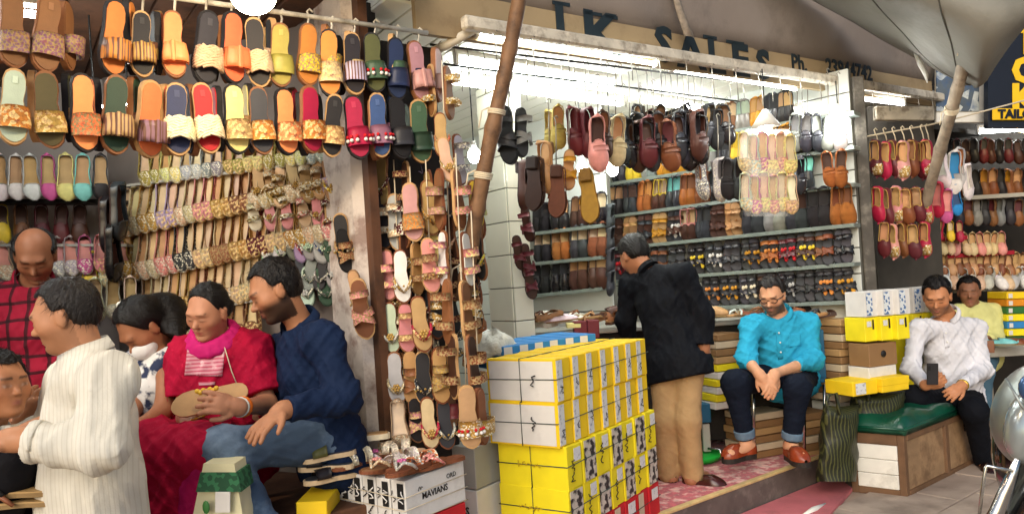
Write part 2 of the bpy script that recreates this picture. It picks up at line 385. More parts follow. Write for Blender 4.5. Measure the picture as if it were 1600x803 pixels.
# posts on the boundary to the next shop
for (x0, x1, D, m_, lab) in ((1336, 1350, 4.9, woodgrey, 'pale weathered wooden post at the end of the white shoe wall'), (1353, 1371, 4.85, mat('dark_grey_wood', hx('57524B'), .8, var=.3, vs=9, bump=.6, stain=(hx('8D867A'), 9, .6, .6)), 'dark grey wooden post beside the hanging red slippers')):
    a, b = P(x0, 440, D), P(x1, 440, D); w = (b - a).length; c = (a + b) / 2
    tag(MB().box((c.x, c.y + .04, 1.4), Vector((1, 0, 0)), Vector((0, 1, 0)), ZX, w, .07, 2.5, .006).build('wooden_post', m_), lab, 'post', 'posts between two shops')
# ---- right shop shell
vwall('wall_next_shop', P(1372, 440, 5.6), P(1475, 440, 5.9), 0, 2.6, mat('dark_board', hx('4A4640'), .85, var=.25, vs=5), th=.03)
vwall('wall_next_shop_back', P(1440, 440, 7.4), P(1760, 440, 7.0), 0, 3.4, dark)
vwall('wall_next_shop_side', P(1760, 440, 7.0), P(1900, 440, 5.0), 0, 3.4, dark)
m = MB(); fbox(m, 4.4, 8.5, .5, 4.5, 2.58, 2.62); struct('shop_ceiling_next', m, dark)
# the dark upper floors behind everything
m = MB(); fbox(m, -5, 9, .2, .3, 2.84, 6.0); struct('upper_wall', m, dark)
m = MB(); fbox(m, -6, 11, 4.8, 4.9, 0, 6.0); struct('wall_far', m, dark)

# ---- beam, sign and cloth above the middle shop
b0, b1 = front(738, 38), front(1503, 158)
m = MB(); d = (b1 - b0); up = VX.cross(d.normalized()) * -1
m.box((b0 + b1) / 2 - d.normalized() * 0, d.normalized(), VX, (d.normalized().cross(VX)).normalized(), d.length + .1, .05, .062, .01)
beam = tag(m.build('awning_beam', grubby), 'grubby cream beam running along the front of the white shoe shop', 'beam')
side0 = front(742, 40); side1 = front(690, 62) ; 
m = MB(); m.tube([front(748, 42) + VX * .02, P(700, 70, 3.32), P(640, 98, 3.6)], .022, 8)
tag(m.build('side_rail', grubby), 'grubby cream rail turning back from the corner of the shop beam', 'rail')
signm = mat('tan_sign_board', hx('9C8868'), .8, var=.14, vs=3, bump=.15, stain=(hx('6E5A44'), 4, .62, .5))
clothm = mat('grey_canvas', hx('8B8078'), .9, var=.12, vs=2, bump=.4, bs=90, stain=(hx('5E554F'), 2.5, .6, .5))
du = d.normalized()
def bpt(px_s, t, z_off): return b0 + du * px_s + VX * t + ZX * z_off
Lb = d.length
m = MB(); m.hexa([bpt(-.25, .06, -.05), bpt(Lb - .35, .06, -.05), bpt(Lb - .35, .09, -.05), bpt(-.25, .09, -.05), bpt(-.25, .06, .155), bpt(Lb - .35, .06, .14), bpt(Lb - .35, .09, .14), bpt(-.25, .09, .155)])
sign = tag(m.build('shop_sign', signm), 'tan shop sign reading LK SALES with a phone number above the beam', 'sign')
inkm = mat('sign_ink', hx('1E2A30'), .6, var=.15)
mu = Matrix((du, VX.cross(du) * 1.0, -VX)).transposed()
if mu.col[1].z < 0: mu = Matrix((du, -VX.cross(du), -VX)).transposed()
def sign_text(txt, px, py, size, bold, sx=1.0):
    p = onplane(px, py, bpt(0, .06, 0), VX) - VX * .004
    o = ob('lettering', text_mesh(txt, size, .002, bold), sign, inkm); mm = (mu @ Matrix.Diagonal((sx, 1, 1))).to_4x4(); mm.translation = p; o.matrix_world = mm; return o
def serif(px0, px1, py):                       # slab serifs on the heavy capitals
    p, q = onplane(px0, py, bpt(0, .06, 0), VX) - VX * .004, onplane(px1, py + (px1 - px0) * .165, bpt(0, .06, 0), VX) - VX * .004
    dd = (q - p); MB().box((p + q) / 2, dd.normalized(), VX, dd.normalized().cross(VX), dd.length, .004, .018).build('serif', inkm, sign)
for ch, px, py, sz, sx, sw in (('L', 884, 46, .30, 1.0, 26), ('K', 938, 57, .30, 1.25, 0), ('S', 1037, 73, .26, 1.15, 0), ('A', 1079, 83, .27, 1.2, 0), ('L', 1118, 91, .27, 1.1, 20), ('E', 1156, 97, .26, 1.25, 26), ('S', 1192, 104, .24, 1.15, 0)):
    sign_text(ch, px, py, sz, .010, sx); D_ = onplane(px, py, bpt(0, .06, 0), VX).y
    if sw: serif(px - 14 - sw * .3, px - 14 + sw * .75, py - .36 * sz * FPX / D_ - 7.5)
    if ch == 'K': serif(px - 26, px + 2, py - .36 * sz * FPX / D_ - 4); serif(px + 6, px + 26, py - .36 * sz * FPX / D_ + 2)
sign_text('Ph.', 1248, 100, .14, .003); sign_text('23944742', 1327, 111, .145, .003)
# canvas curtain above the sign: a hanging cloth with soft folds
rows = []
for i in range(14):
    zz = .142 + i * .11; row = []
    for j in range(60):
        s_ = -.35 + j * (Lb + .05) / 59
        row.append(bpt(s_, .075 - .02 * i + .012 * math.sin(s_ * 5 + i * .5) + .008 * math.sin(s_ * 13 + 2 + i), zz))
    rows.append(row)
m = MB(); solid_grid(m, rows, -VX, .006)
tag(m.build('canvas_curtain', clothm), 'grey canvas sheet hanging above the shoe shop sign', 'canvas')
# frayed rag caught on the canvas
m = MB(); rag = [front(1050, -25, .02), front(1062, 15, .0), front(1072, 42, -.02), front(1078, 58, -.02)]
solid_grid(m, [[p - UX * w, p + VX * -.012, p + UX * w] for p, w in zip(rag, (.02, .03, .035, .04))], -VX, .006)
tag(m.build('torn_rag', mat('torn_rag', hx('8E8172'), .95, var=.3, vs=30, bump=.8, bs=120)), 'frayed grey rag hanging down over the letter A of the sign', 'rag')

# ---- grey tarpaulin over the right
tarpm = mat('grey_tarpaulin', hx('85837A'), .6, var=.12, vs=2.5, bump=.4, bs=14, stain=(hx('6E6C62'), 2.2, .58, .6), dist=.01)
ctrl = [[(1180, -60, 4.3), (1300, -60, 4.2), (1440, -60, 4.05), (1560, -60, 4.0), (1700, -60, 4.0)],
        [(1262, -4, 4.75), (1350, 0, 4.35), (1452, 5, 4.05), (1560, 20, 3.95), (1640, 5, 4.0)],
        [(1345, 42, 4.95), (1402, 52, 4.6), (1475, 66, 4.25), (1540, 80, 4.1), (1598, 48, 4.15)],
        [(1420, 84, 5.1), (1450, 94, 4.8), (1493, 112, 4.5), (1533, 122, 4.35), (1566, 90, 4.4)],
        [(1490, 122, 5.2), (1500, 128, 5.05), (1512, 133, 4.9), (1530, 136, 4.8), (1543, 126, 4.8)]]
def subd(c, n):
    c = np.array([[list(P(*q)) for q in r] for r in c])
    def cat(a, n):
        out = []; m_ = len(a)
        for i in range(n + 1):
            x = i / n * (m_ - 1); k_ = min(int(x), m_ - 2); t = x - k_
            p0, p1, p2, p3 = a[max(k_ - 1, 0)], a[k_], a[k_ + 1], a[min(k_ + 2, m_ - 1)]
            out.append(.5 * (2 * p1 + (p2 - p0) * t + (2 * p0 - 5 * p1 + 4 * p2 - p3) * t * t + (3 * p1 - p0 - 3 * p2 + p3) * t ** 3))
        return np.array(out)
    c = cat(c, n); return np.array([cat(r, n) for r in c])
g = subd(ctrl, 28)
for i in range(g.shape[0]):
    for j in range(g.shape[1]):
        g[i, j] += np.array([0, -1, .3]) * .012 * math.sin(j * .9 + 2.5 * math.sin(i * .22)) * (i / 28)
m = MB(); solid_grid(m, [[Vector(p) for p in r] for r in g], (0, -1, .2), .006)
tarp = tag(m.build('tarpaulin', tarpm), 'grey tarpaulin bulging down over the next shop, tied to a bamboo pole', 'tarpaulin')
m = MB()
for j in (8, 15):
    m = MB(); m.tube([Vector(g[i, j]) + Vector((0, -.004, -.004)) for i in range(0, 29, 2)], .005, 5); m.build('seam', mat('tarp_seam', hx('4E4C44'), .8), tarp)
# ---- bamboo poles
bamboo = mat('bamboo', hx('7A5A3F'), .6, var=.3, vs=14, bump=.5, bs=70, stain=(hx('3C2A1E'), 10, .56, .7))
bamboo2 = mat('grey_bamboo', hx('9A8B78'), .6, var=.3, vs=14, bump=.5, bs=70, stain=(hx('4C4136'), 10, .56, .7))
def pole(p, q, r0, r1, knots, m_, label, rope=()):
    t = thing('bamboo_pole', label, 'pole', p, 'bamboo poles'); inv = t.matrix_world.copy(); n = 40; pts = []; rr = []
    side = (q - p).normalized().cross(CF).normalized()
    for i in range(n + 1):
        f = i / n; pts.append(lerp(p, q, f) + side * .010 * math.sin(f * 5.2) + CF * .008 * math.sin(f * 9)); w = min(abs(f - k_) for k_ in knots); rr.append(lerp(r0, r1, f) * (1 + .16 * math.exp(-(w / .012) ** 2)) * (1 + .03 * math.sin(f * 37)))
    MB().tube(pts, rr, 12).build('cane', m_, t, inv=inv)
    for f, turns in rope:
        i = int(f * n); c = pts[i]; ax = (q - p).normalized(); a = side; b = ax.cross(side); hp = []
        for k_ in range(turns * 10 + 1):
            th = k_ / 10 * 2 * math.pi; hp.append(c + ax * (.007 * k_ / 10 - .003 * turns) + (a * math.cos(th) + b * math.sin(th)) * (rr[i] + .004))
        hp += [hp[-1] + a * .03 - ZX * .02, hp[-1] + a * .045 - ZX * .09]
        MB().tube(hp, .0035, 5).build('rope', cordm, t, inv=inv)
    return t
pole(P(724, 470, 3.06), P(812, -30, 2.92), .033, .029, (.08, .3, .55, .8), bamboo, 'brown wooden pole leaning at the corner of the shoe shop', ((.42, 4), (.62, 3), (.12, 3)))
pole(P(1436, 372, 5.22), P(1540, -40, 4.0), .033, .036, (.12, .4, .62, .86), bamboo2, 'grey bamboo pole slanting up under the tarpaulin', ((.55, 5), (.8, 3)))
# rope over the pole to the next shop
m = MB(); m.tube([P(1352, 214, 5.2), P(1400, 205, 5.15), P(1450, 196, 5.1), P(1500, 184, 5.1), P(1560, 168, 5.1), P(1610, 155, 5.1)], .006, 6)
tag(m.build('clothes_line', cordm), 'pale cord stretched above the hanging red slippers', 'cord')
# ---- upright sign of the tailor and a framed panel
navy = mat('navy_sign', hx('0E1626'), .4, var=.15, vs=3); yel = mat('sign_yellow', hx('F2C31A'), .5, var=.06)
t = thing('tailor_sign', 'dark navy upright sign with yellow letters and a yellow TAILO band', 'sign', P(1575, 196, 5.6)); inv = t.matrix_world.copy()
MB().box(P(1592, 100, 5.6), CR, CF, CU, .50, .05, .98).build('board', navy, t, inv=inv)
MB().box(P(1592, 179, 5.56), CR, CF, CU, .40, .012, .088, .004).build('band', yel, t, inv=inv)
def stext(txt, p, size, m_, par, bold=.004, sx=1.0):
    o = ob('lettering', text_mesh(txt, size, .002, bold), par, m_); mm = (Matrix((CR, CU, -CF)).transposed() @ Matrix.Diagonal((sx, 1, 1))).to_4x4(); mm.translation = p; o.matrix_world = mm
stext('TAILOR', P(1592, 179, 5.548), .09, navy, t); stext('T', P(1604, 66, 5.57), .27, yel, t, .012); stext('O', P(1604, 112, 5.57), .27, yel, t, .012); stext('K', P(1599, 155, 5.57), .28, yel, t, .012)
t = thing('picture_panel', 'white framed panel of small pictures behind the bamboo pole', 'panel', P(1500, 190, 5.75)); inv = t.matrix_world.copy()
MB().box(P(1502, 142, 5.75), CR, CF, CU, .40, .03, .50, .004).build('frame', WHITE, t, inv=inv)
MB().box(P(1496, 138, 5.73), CR, CF, CU, .33, .012, .36).build('picture', mat('small_pictures', hx('55606A'), .5, col2=hx('C6CCC8'), mix='cells', ms=16, mt=.6, stain=(hx('3A5A86'), 9, .55, .8)), t, inv=inv)
m = MB(); m.box(P(1412, 178, 5.3), CR, CF, CU, .42, .05, .10, .006); tag(m.build('ledge_board', grubby), 'grubby cream board above the hanging red slippers', 'board')
m = MB(); m.tube([P(1430, 82, 4.9), P(1438, 100, 4.88), P(1447, 118, 4.9), P(1449, 130, 4.9)], [.012, .018, .014, .003], 6); tag(m.build('cloth_strip', WHITE), 'white cloth strip dangling from the tarpaulin edge', 'cloth')

# ================================================================== lamps
glow = mat('tube_glow', (.95, 1.0, .97), .4, var=0, emit=36.0); glowb = mat('bulb_glow', (.97, 1.0, .97), .4, var=0, emit=45.0); glowd = mat('strip_glow', (1.0, .98, .93), .4, var=0, emit=22.0)
warm = mat('warm_glow', (1.0, .80, .52), .4, var=0, emit=90.0); plast = mat('white_plastic', hx('E8E6DE'), .4, var=.04)
def tube_light(pa, pb, label, r=.014, gm=glow):
    d = pb - pa; t = thing('tube_light', label, 'light', pa, 'tube lights under the shop ceiling'); inv = t.matrix_world.copy(); dn = d.normalized(); sd_ = dn.cross(ZX).normalized(); up = sd_.cross(dn)
    MB().box((pa + pb) / 2 + up * .045, dn, sd_, up, d.length + .05, .045, .032, .006).build('housing', plast, t, inv=inv)
    MB().tube([pa, pb], r, 10).build('tube', gm, t, inv=inv)
    for e, sg in ((pa, -1), (pb, 1)): MB().box(e + dn * sg * .012 + up * .012, dn, sd_, up, .022, .036, .06, .004).build('end_cap', plast, t, inv=inv)
ZT = 2.58
tube_light(onz(748, 54, ZT), onz(1022, 101, ZT), 'white tube light just under the beam beside the leaning pole')
tube_light(onz(1052, 108, ZT), onz(1240, 138, ZT), 'white tube light under the beam below the letters ALES')
tube_light(onz(1282, 147, ZT), onz(1410, 163, ZT), 'dotted strip light under the beam below the phone number', .011, glowd)
tube_light(onz(716, 97, 2.64), onz(958, 133, 2.64), 'tube light on the ceiling behind the leaning pole, second from the beam')
tube_light(onz(705, 128, 2.64), onz(968, 163, 2.64), 'tube light farther back on the ceiling above the olive loafers')
tube_light(onz(1006, 158, 2.64), onz(1165, 182, 2.64), 'tube light on the ceiling above the bagged slippers')
tube_light(vplane(1102, 208, BR0, BR1) - nbr * .06, vplane(1258, 176, BR0, BR1) - nbr * .06, 'tube light running along the white side wall above the grey shoes')
def bulb(p, r, label, gm=glowb, cord=.25, shade=False, long=1.25):
    t = thing('light_bulb', label, 'bulb', p, 'bare bulbs'); inv = t.matrix_world.copy()
    MB().ball(p, (r, r, r * long), 14, 9).build('glass', gm, t, inv=inv)
    MB().tube([p + ZX * r * long * .9, p + ZX * (r * long + .035)], [r * .55, .012], 10).build('socket', plast, t, inv=inv)
    MB().tube([p + ZX * (r * long + .03), p + ZX * (r * long + .03 + cord)], .004, 5).build('cord', black, t, inv=inv)
    if shade: MB().tube([p + ZX * (r * .9), p + ZX * (r * long + .09)], [.085, .012], 14).build('shade', plast, t, inv=inv)
bulb(P(910, 262, 5.0), .035, 'glowing bulb between the maroon shoes and the mustard loafer', cord=.8)
bulb(P(957, 264, 5.0), .04, 'glowing bulb beside the hanging dark loafers', cord=.8)
bulb(P(741, 243, 4.1), .035, 'glowing bulb beside the leaning pole', cord=.6)
bulb(P(1197, 206, 4.4), .035, 'bulb under a white cone above the bagged slippers', shade=True, cord=.3)
bulb(P(1310, 190, 4.7), .062, 'large glowing bulb beside the grey post', cord=.15)
bulb(P(395, -8, 2.15), .066, 'warm glowing bulb in front of the hanging slides', warm, cord=.3, long=.85)
# ================================================================== footwear
SL = 0.26
PROF = [(0, 0), (.012, .014), (.05, .026), (.13, .033), (.25, .0335), (.4, .031), (.55, .036), (.7, .043), (.82, .0415), (.91, .034), (.965, .021), (.99, .010), (1, 0)]
def hw(t, k=1.0): return float(np.interp(t, [p[0] for p in PROF], [p[1] for p in PROF])) * k
def outline(k=1.0, skew=.006, ts=None):
    ts = ts or [.012, .05, .13, .25, .4, .55, .7, .82, .91, .965, .99]
    f = lambda t: skew * math.sin(t * 3.0) * (1 if t > .3 else .3)
    r = [(hw(t) * k + f(t), ((t - .5) * k) * SL) for t in ts]; l = [(-hw(t) * k + f(t), ((t - .5) * k) * SL) for t in ts]
    return r + [(f(1), .5 * k * SL)] + l[::-1] + [(0, -.5 * k * SL)]
def slab(mb, k, z0, z1, bev=.003, lift=None):
    o = outline(k); o2 = outline(k - bev / .05 * .5 * .2); n = len(o); lf = lift or (lambda y: 0)
    V = [(x, y, z0 + lf(y)) for x, y in o] + [(x, y, z1 - bev + lf(y)) for x, y in o] + [(x, y, z1 + lf(y)) for x, y in o2]
    F = [tuple(range(n - 1, -1, -1)), tuple(range(2 * n, 3 * n))] + [(i + a * n, (i + 1) % n + a * n, (i + 1) % n + (a + 1) * n, i + (a + 1) * n) for a in (0, 1) for i in range(n)]
    return mb.add(V, F)
def arch(mb, t0, t1, z, H, th=.004, nt=4, na=10, skew=0.0, wk=1.06, flare=0.0):
    rows = []
    for i in range(nt + 1):
        t = lerp(t0, t1, i / nt); w = hw(t) * wk + .003; ring = []
        for s_, rr in ((1, 0), (-1, th)):
            for j in range(na + 1):
                a = math.pi * (j if s_ > 0 else na - j) / na
                c = math.cos(a); x = (w - rr) * (abs(c) ** .8) * (1 if c > 0 else -1); zz = z + (H * (1 + flare * (i / nt - .5)) - rr) * (math.sin(a) ** .75)
                ring.append((x, (t - .5 + skew * c) * SL, zz))
        rows.append(ring)
    n0 = len(mb.v); mb.grid(rows, True, True); m_ = len(rows[0])
    for r_, fl in ((0, 1), (nt, 0)):
        for j in range(na):
            q = (n0 + r_ * m_ + j, n0 + r_ * m_ + j + 1, n0 + r_ * m_ + m_ - 2 - j, n0 + r_ * m_ + m_ - 1 - j); mb.f.append(q if fl else q[::-1]); mb.sm.append(False)
    return mb
def archpt(t, a, z, H, wk=1.08):
    c = math.cos(a); return Vector(((hw(t) * wk + .004) * (abs(c) ** .8) * (1 if c > 0 else -1), (t - .5) * SL, z + H * math.sin(a) ** .75))
def shell(mb, topen, side, H, k=1.06, z=.010, nt=18, na=10):
    """upper of a closed shoe: heel, low sides, vamp and toe, opening left free"""
    hh = lambda t: float(np.interp(t, [0, .08, .3, .5, .68, .85, .96, 1], [H * 1.15, H * 1.12, H * .85, H * .95, H, H * .72, H * .45, H * .2]))
    T = [i / nt for i in range(nt + 1)]; rows = []
    for t in T:
        tt = min(max(t, .006), .994); w = hw(tt) * k + .002
        rows.append([Vector((w * (abs(math.cos(a)) ** .7) * (1 if math.cos(a) > 0 else -1) + .006 * math.sin(tt * 3) * (1 if tt > .3 else .3), (t - .5) * SL * 1.02, z + hh(t) * (max(math.sin(a), 0) ** .8))) for a in [math.pi * j / na for j in range(na + 1)]])
    m_ = na + 1; F = []
    def isopen(i, j):
        tm = (T[i] + T[i + 1]) / 2; u = abs((j + .5) / na - .5) * 2
        edge = topen + .10 * u * u
        return tm > .07 and tm < edge and u < 1 - side
    for i in range(nt):
        for j in range(na):
            if not isopen(i, j): F.append((i * m_ + j, i * m_ + j + 1, (i + 1) * m_ + j + 1, (i + 1) * m_ + j))
    V = [p for r in rows for p in r]; mb.add(V, F, True)
    # rim: follow the opening's edge
    rim_edges = {}
    for f in F:
        for a, b in zip(f, f[1:] + f[:1]):
            e = (min(a, b), max(a, b)); rim_edges[e] = rim_edges.get(e, 0) + 1
    free = [e for e, c in rim_edges.items() if c == 1 and not any(v % m_ in (0, m_ - 1) for v in e) and not all(v // m_ in (0, nt) for v in e)]
    return V, free
def rim_tube(mb, V, edges, r):
    adj = {}
    for a, b in edges: adj.setdefault(a, []).append(b); adj.setdefault(b, []).append(a)
    if not adj: return
    st = next((v for v, n in adj.items() if len(n) == 1), next(iter(adj))); path = [st]; prev = None
    while True:
        nx = [n for n in adj[path[-1]] if n != prev and n not in path[1:]]
        if not nx or nx[0] == st: break
        prev = path[-1]; path.append(nx[0])
    closed = len(adj[st]) == 2
    pts = [V[i] for i in path] + ([V[st]] if closed else [])
    sm = [pts[0]] + [(pts[i - 1] + pts[i] * 2 + pts[i + 1]) / 4 for i in range(1, len(pts) - 1)] + [pts[-1]]
    mb.tube(sm, r, 5, caps=not closed)
def part_mesh(key):
    if key in MESHES: return MESHES[key]
    m = MB(); k, *a = key.split(':')
    if k == 'sole': slab(m, 1.0, 0, float(a[0]))
    elif k == 'bed': slab(m, .93, float(a[0]) - .001, float(a[0]) + .004)
    elif k == 'stamp':
        z = float(a[0]) + .0056; m.box((0, -.088, z), Vector((1, 0, 0)), Vector((0, 1, 0)), ZX, .016, .024, .001)
    elif k == 'band': arch(m, .53, .80, .012, .046, flare=-.25)
    elif k == 'narrow': arch(m, .62, .74, .012, .044)
    elif k == 'bow':
        rows = []
        for i in range(5):
            t = .53 + .27 * i / 4; rows.append([archpt(t, a_, .014, .050 + .006 * (1 if q % 2 else 0), 1.08) for q, a_ in enumerate([math.pi * (.14 + .72 * j / 14) for j in range(15)])])
        solid_grid(m, rows, ZX, .004); m.box((.010, (.665 - .5) * SL, .068), Vector((1, 0, 0)), Vector((0, 1, 0)), ZX, .016, .078, .012, .004)
    elif k == 'woven':
        for sg in (1, -1):
            for q in range(-2, 8):
                pts = []
                for j in range(11):
                    aa = math.pi * (.02 + .96 * j / 10); t = .5 + (q * .036) + sg * .13 * (j / 10 - .5) * 2 * .9
                    if .50 <= t <= .81: pts.append(archpt(t, aa, .012, .046 + .003 * math.sin(j * 2.2 + sg + q), 1.06))
                if len(pts) > 1: m.tube(pts, .0052, 5)
    elif k == 'pom':
        for i in range(6): m.ball(archpt(.735, math.pi * (.12 + .76 * i / 5), .014, .048, 1.1), .0078, 7, 5)
    elif k == 'pom2':
        for i in range(6): m.ball(archpt(.675, math.pi * (.12 + .76 * i / 5), .014, .048, 1.1), .007, 7, 5)
    elif k == 'cross':
        arch(m, .56, .68, .012, .044, skew=.08); arch(m, .56, .68, .015, .046, skew=-.08)
    elif k == 'ankle': arch(m, .20, .31, .012, .062, nt=2)
    elif k == 'ankle2': arch(m, .30, .44, .012, .056, nt=2)
    elif k == 'thong':
        for sg in (1, -1): m.tube([archpt(.5, math.pi * (.5 - sg * .47), .01, .01), archpt(.6, math.pi * (.5 - sg * .34), .012, .036, 1.0), archpt(.72, math.pi * (.5 - sg * .12), .012, .036, .9), Vector((0, .30 * SL, .018))], [.0055, .0075, .0075, .004], 6)
    elif k == 'flower':
        for i in range(6): m.ball((.013 * math.cos(i * 1.047), .165 * SL + .013 * math.sin(i * 1.047), .050), (.0085, .0085, .006), 6, 4)
        m.ball((0, .165 * SL, .054), .006, 6, 4)
    elif k == 'beads':
        for i in range(9): m.ball(archpt(.675 + .03 * (i % 2), math.pi * (.1 + .8 * i / 8), .014, .045, 1.08), .0062, 6, 4)
    elif k in ('flat', 'loafer', 'mule', 'jutti'):
        V, e = shell(m, *{'flat': (.68, .34, .040), 'loafer': (.47, .46, .056), 'mule': (.44, .16, .054), 'jutti': (.52, .40, .045)}[k]); MESHES[k + '_rim'] = (V, e)
        if k == 'jutti': m.tube([Vector((.005, .49 * SL, .018)), Vector((.005, .525 * SL, .024)), Vector((.005, .53 * SL, .036))], [.012, .007, .003], 6)
    elif k == 'rim':
        part_mesh(a[0]); V, e = MESHES[a[0] + '_rim']; rim_tube(m, V, e, .0032)
    elif k == 'saddle': arch(m, .55, .64, .012, .058, th=.003, nt=2, wk=1.10)
    elif k == 'toecap':
        rows = [[archpt(t, math.pi * (.12 + .76 * j / 8), .011, float(np.interp(t, [.62, .68, .85, .96], [.042, .044, .033, .022])), 1.08) for j in range(9)] for t in (.66, .74, .82, .89, .95)]; solid_grid(m, rows, ZX, .003)
    elif k == 'heel': m.box((0, -.36 * SL, -.011), Vector((1, 0, 0)), Vector((0, 1, 0)), ZX, .058, .062, .022, .006)
    elif k == 'tissue':
        r_ = random.Random(3)
        for i in range(6): m.ball((r_.uniform(-.018, .018), r_.uniform(-.01, .07), .040 + r_.uniform(0, .012)), (r_.uniform(.009, .018), r_.uniform(.012, .03), .007), 7, 5)
    MESHES[key] = m.mesh(key.replace(':', '_').replace('.', '')); return MESHES[key]
def orient(c, tilt=0, turn=0, pitch=0):
    h = EYE - c; h.z = 0; h.normalize(); r = ZX.cross(h)
    turn, tilt, pitch = math.radians(turn), math.radians(tilt), math.radians(pitch)
    n = h * math.cos(turn) + r * math.sin(turn); r2 = ZX.cross(n)
    n2 = n * math.cos(pitch) - ZX * math.sin(pitch); toe = -ZX * math.cos(pitch) - n * math.sin(pitch)
    toe2 = toe * math.cos(tilt) + r2 * math.sin(tilt); x = toe2.cross(n2)
    return Matrix((x, toe2, n2)).transposed()
ORD = 'first second third fourth fifth sixth seventh eighth ninth tenth eleventh twelfth thirteenth fourteenth fifteenth sixteenth seventeenth eighteenth nineteenth twentieth'.split()
ORD += ['twenty-' + o for o in ORD[:9]] + ['thirtieth']
CN = {k: hx(v) for k, v in dict(brown='8A5A38', mauve='8C6478', orange='CF8238', black='211E20', gold='B8924A', peach='F0935A', coral='F07A4C', olive='A9994A', darkolive='55512F', navy='25304E', pink='B98A88',
    mint='B7CFB4', green='3F5A45', darkgreen='26402F', red='C2161E', crimson='B01F42', cream='EBDDBE', lemon='E6D98A', tan='BD9463', beige='CDB490', white='E8E4DE', teal='7FCFC4', magenta='C65C92', yellow='E4C636',
    blue='35507E', grey='8A8A86', darkbrown='46291E', maroon='5C2026', mustard='C48A22', chestnut='7A4528', charcoal='34353A', silver='B9B8B4', rose='D88E88', sand='D2B48C', cognac='9C5A26', skyblue='2E86C8', lilac='B9A3C6').items()}
NICE = dict(darkolive='dark olive', darkgreen='dark green', darkbrown='dark brown', skyblue='sky blue', lemon='pale yellow')
def nice(c): return NICE.get(c, c)
GOT = set()
def shoe(kind, c, m3, L, bed, strap, label, group, cat=None, st=None, sole=None, deco=None, name=None, over=None):
    """one shoe at c (its middle); kinds: slide, thong, strappy, flat, jutti, loafer, mule, peshawari"""
    L = min(max(L, .19), .33); s_ = L / SL * (random.uniform(.97, 1.03)); wv = random.uniform(.96, 1.06)
    nm = name or {'slide': 'slide_sandal', 'thong': 'thong_sandal', 'strappy': 'strappy_sandal', 'flat': 'ballet_flat', 'jutti': 'embroidered_slipper', 'loafer': 'loafer', 'mule': 'mule_shoe', 'peshawari': 'cross_strap_sandal'}[kind]
    t = thing(nm, label, cat or {'slide': 'sandal', 'thong': 'sandal', 'strappy': 'sandal', 'peshawari': 'sandal', 'flat': 'shoe', 'jutti': 'slipper', 'loafer': 'shoe', 'mule': 'shoe'}[kind], c, group, m3 @ Matrix.Diagonal((s_ * wv, s_, s_)))
    b = CN[bed] if isinstance(bed, str) else bed; u = CN[strap] if isinstance(strap, str) else strap
    jit = lambda c_: tuple(min(1, max(0, x * random.uniform(.9, 1.1))) for x in c_)
    b, u = jit(b), jit(u); so = CN[sole] if sole else tuple(x * .55 for x in b)
    st = st or LEATHER
    if kind in ('slide', 'thong', 'strappy', 'peshawari'):
        th = {'slide': '0.022', 'thong': '0.012', 'strappy': '0.012', 'peshawari': '0.018'}[kind]; zz = float(th)
        ob('sole', part_mesh('sole:' + th), t, RUBBER, so); fb = ob('footbed', part_mesh('bed:' + th), t, FOOTBED, b)
        up = Matrix.Translation((0, 0, zz - .012))
        def pp(n_, k_, m_, c_, par=t):
            o = ob(n_, part_mesh(k_), par, m_, c_); o.matrix_local = up if par is t else Matrix.Identity(4); return o
        if kind == 'slide':
            ob('stamp', part_mesh('stamp:' + th), fb, FOOTBED, tuple(min(1, x * 1.25 + .02) for x in b)) if (deco or '') != 'plain' and random.random() < .45 else None
            if deco == 'woven': pp('strap', 'woven', WOVEN, u)
            else:
                sp = pp('strap', 'band', st, u)
                if deco == 'bow': pp('bow', 'bow', st, u, sp)
                if deco == 'pom': pp('pompoms', 'pom', WOVEN, CN['white'], sp); pp('pompoms', 'pom2', WOVEN, CN['red'], sp)
        elif kind == 'thong':
            sp = pp('strap', 'thong', st, u)
            if deco: pp('ornament', deco, BEAD if deco == 'flower' else GLITTER, over or CN['gold'], sp)
        elif kind == 'strappy':
            sp = pp('strap', 'narrow' if deco != 'cross' else 'cross', st, u); pp('ankle_strap', random.choice(('ankle', 'ankle2')), st, u)
            if deco and deco != 'cross': pp('ornament', deco, GLITTER, over or CN['gold'], sp)
        else:
            sp = pp('strap', 'cross', st, u); pp('heel_strap', 'ankle', st, u)
            if deco == 'tissue': pp('paper_stuffing', 'tissue', FOOTBED, over or CN['mustard'], sp)
    else:
        ob('sole', part_mesh('sole:0.010'), t, RUBBER, so)
        if kind == 'loafer' or kind == 'mule': ob('heel', part_mesh('heel'), t, RUBBER, tuple(x * .3 for x in u))
        ob('insole', part_mesh('bed:0.010'), t, FOOTBED, b); up_ = ob('upper', part_mesh(kind), t, st, u)
        ob('trim', part_mesh('rim:' + kind), up_, LEATHER, over or tuple(x * .8 for x in u))
        if deco == 'saddle': ob('saddle', part_mesh('saddle'), up_, st, tuple(x * .75 for x in u))
        if deco == 'toecap': ob('toe_cap', part_mesh('toecap'), up_, GLITTER, over or CN['gold'])
        if deco == 'tissue': ob('paper_stuffing', part_mesh('tissue'), t, FOOTBED, over or CN['white'])
    return t
def hang(kind, px, py, lpx, D, bed, strap, label, group, tilt=0, turn=0, pitch=4, **kw):
    c = P(px, py, D); return shoe(kind, c, orient(c, tilt, turn, pitch), lpx * D / FPX / math.cos(math.radians(pitch)), bed, strap, label, group, **kw)
def hook(p, q, label, group, m_=steel, r=.0035):
    d = (q - p); MB_ = MB(); side = CR
    MB_.tube([p + side * .012 + ZX * .004, p + ZX * .016, p - side * .010 + ZX * .006, p - side * .004 - ZX * .02, lerp(p, q, .5), q], r, 5)
    return tag(MB_.build('wire_hook', m_), label, 'hook', group)

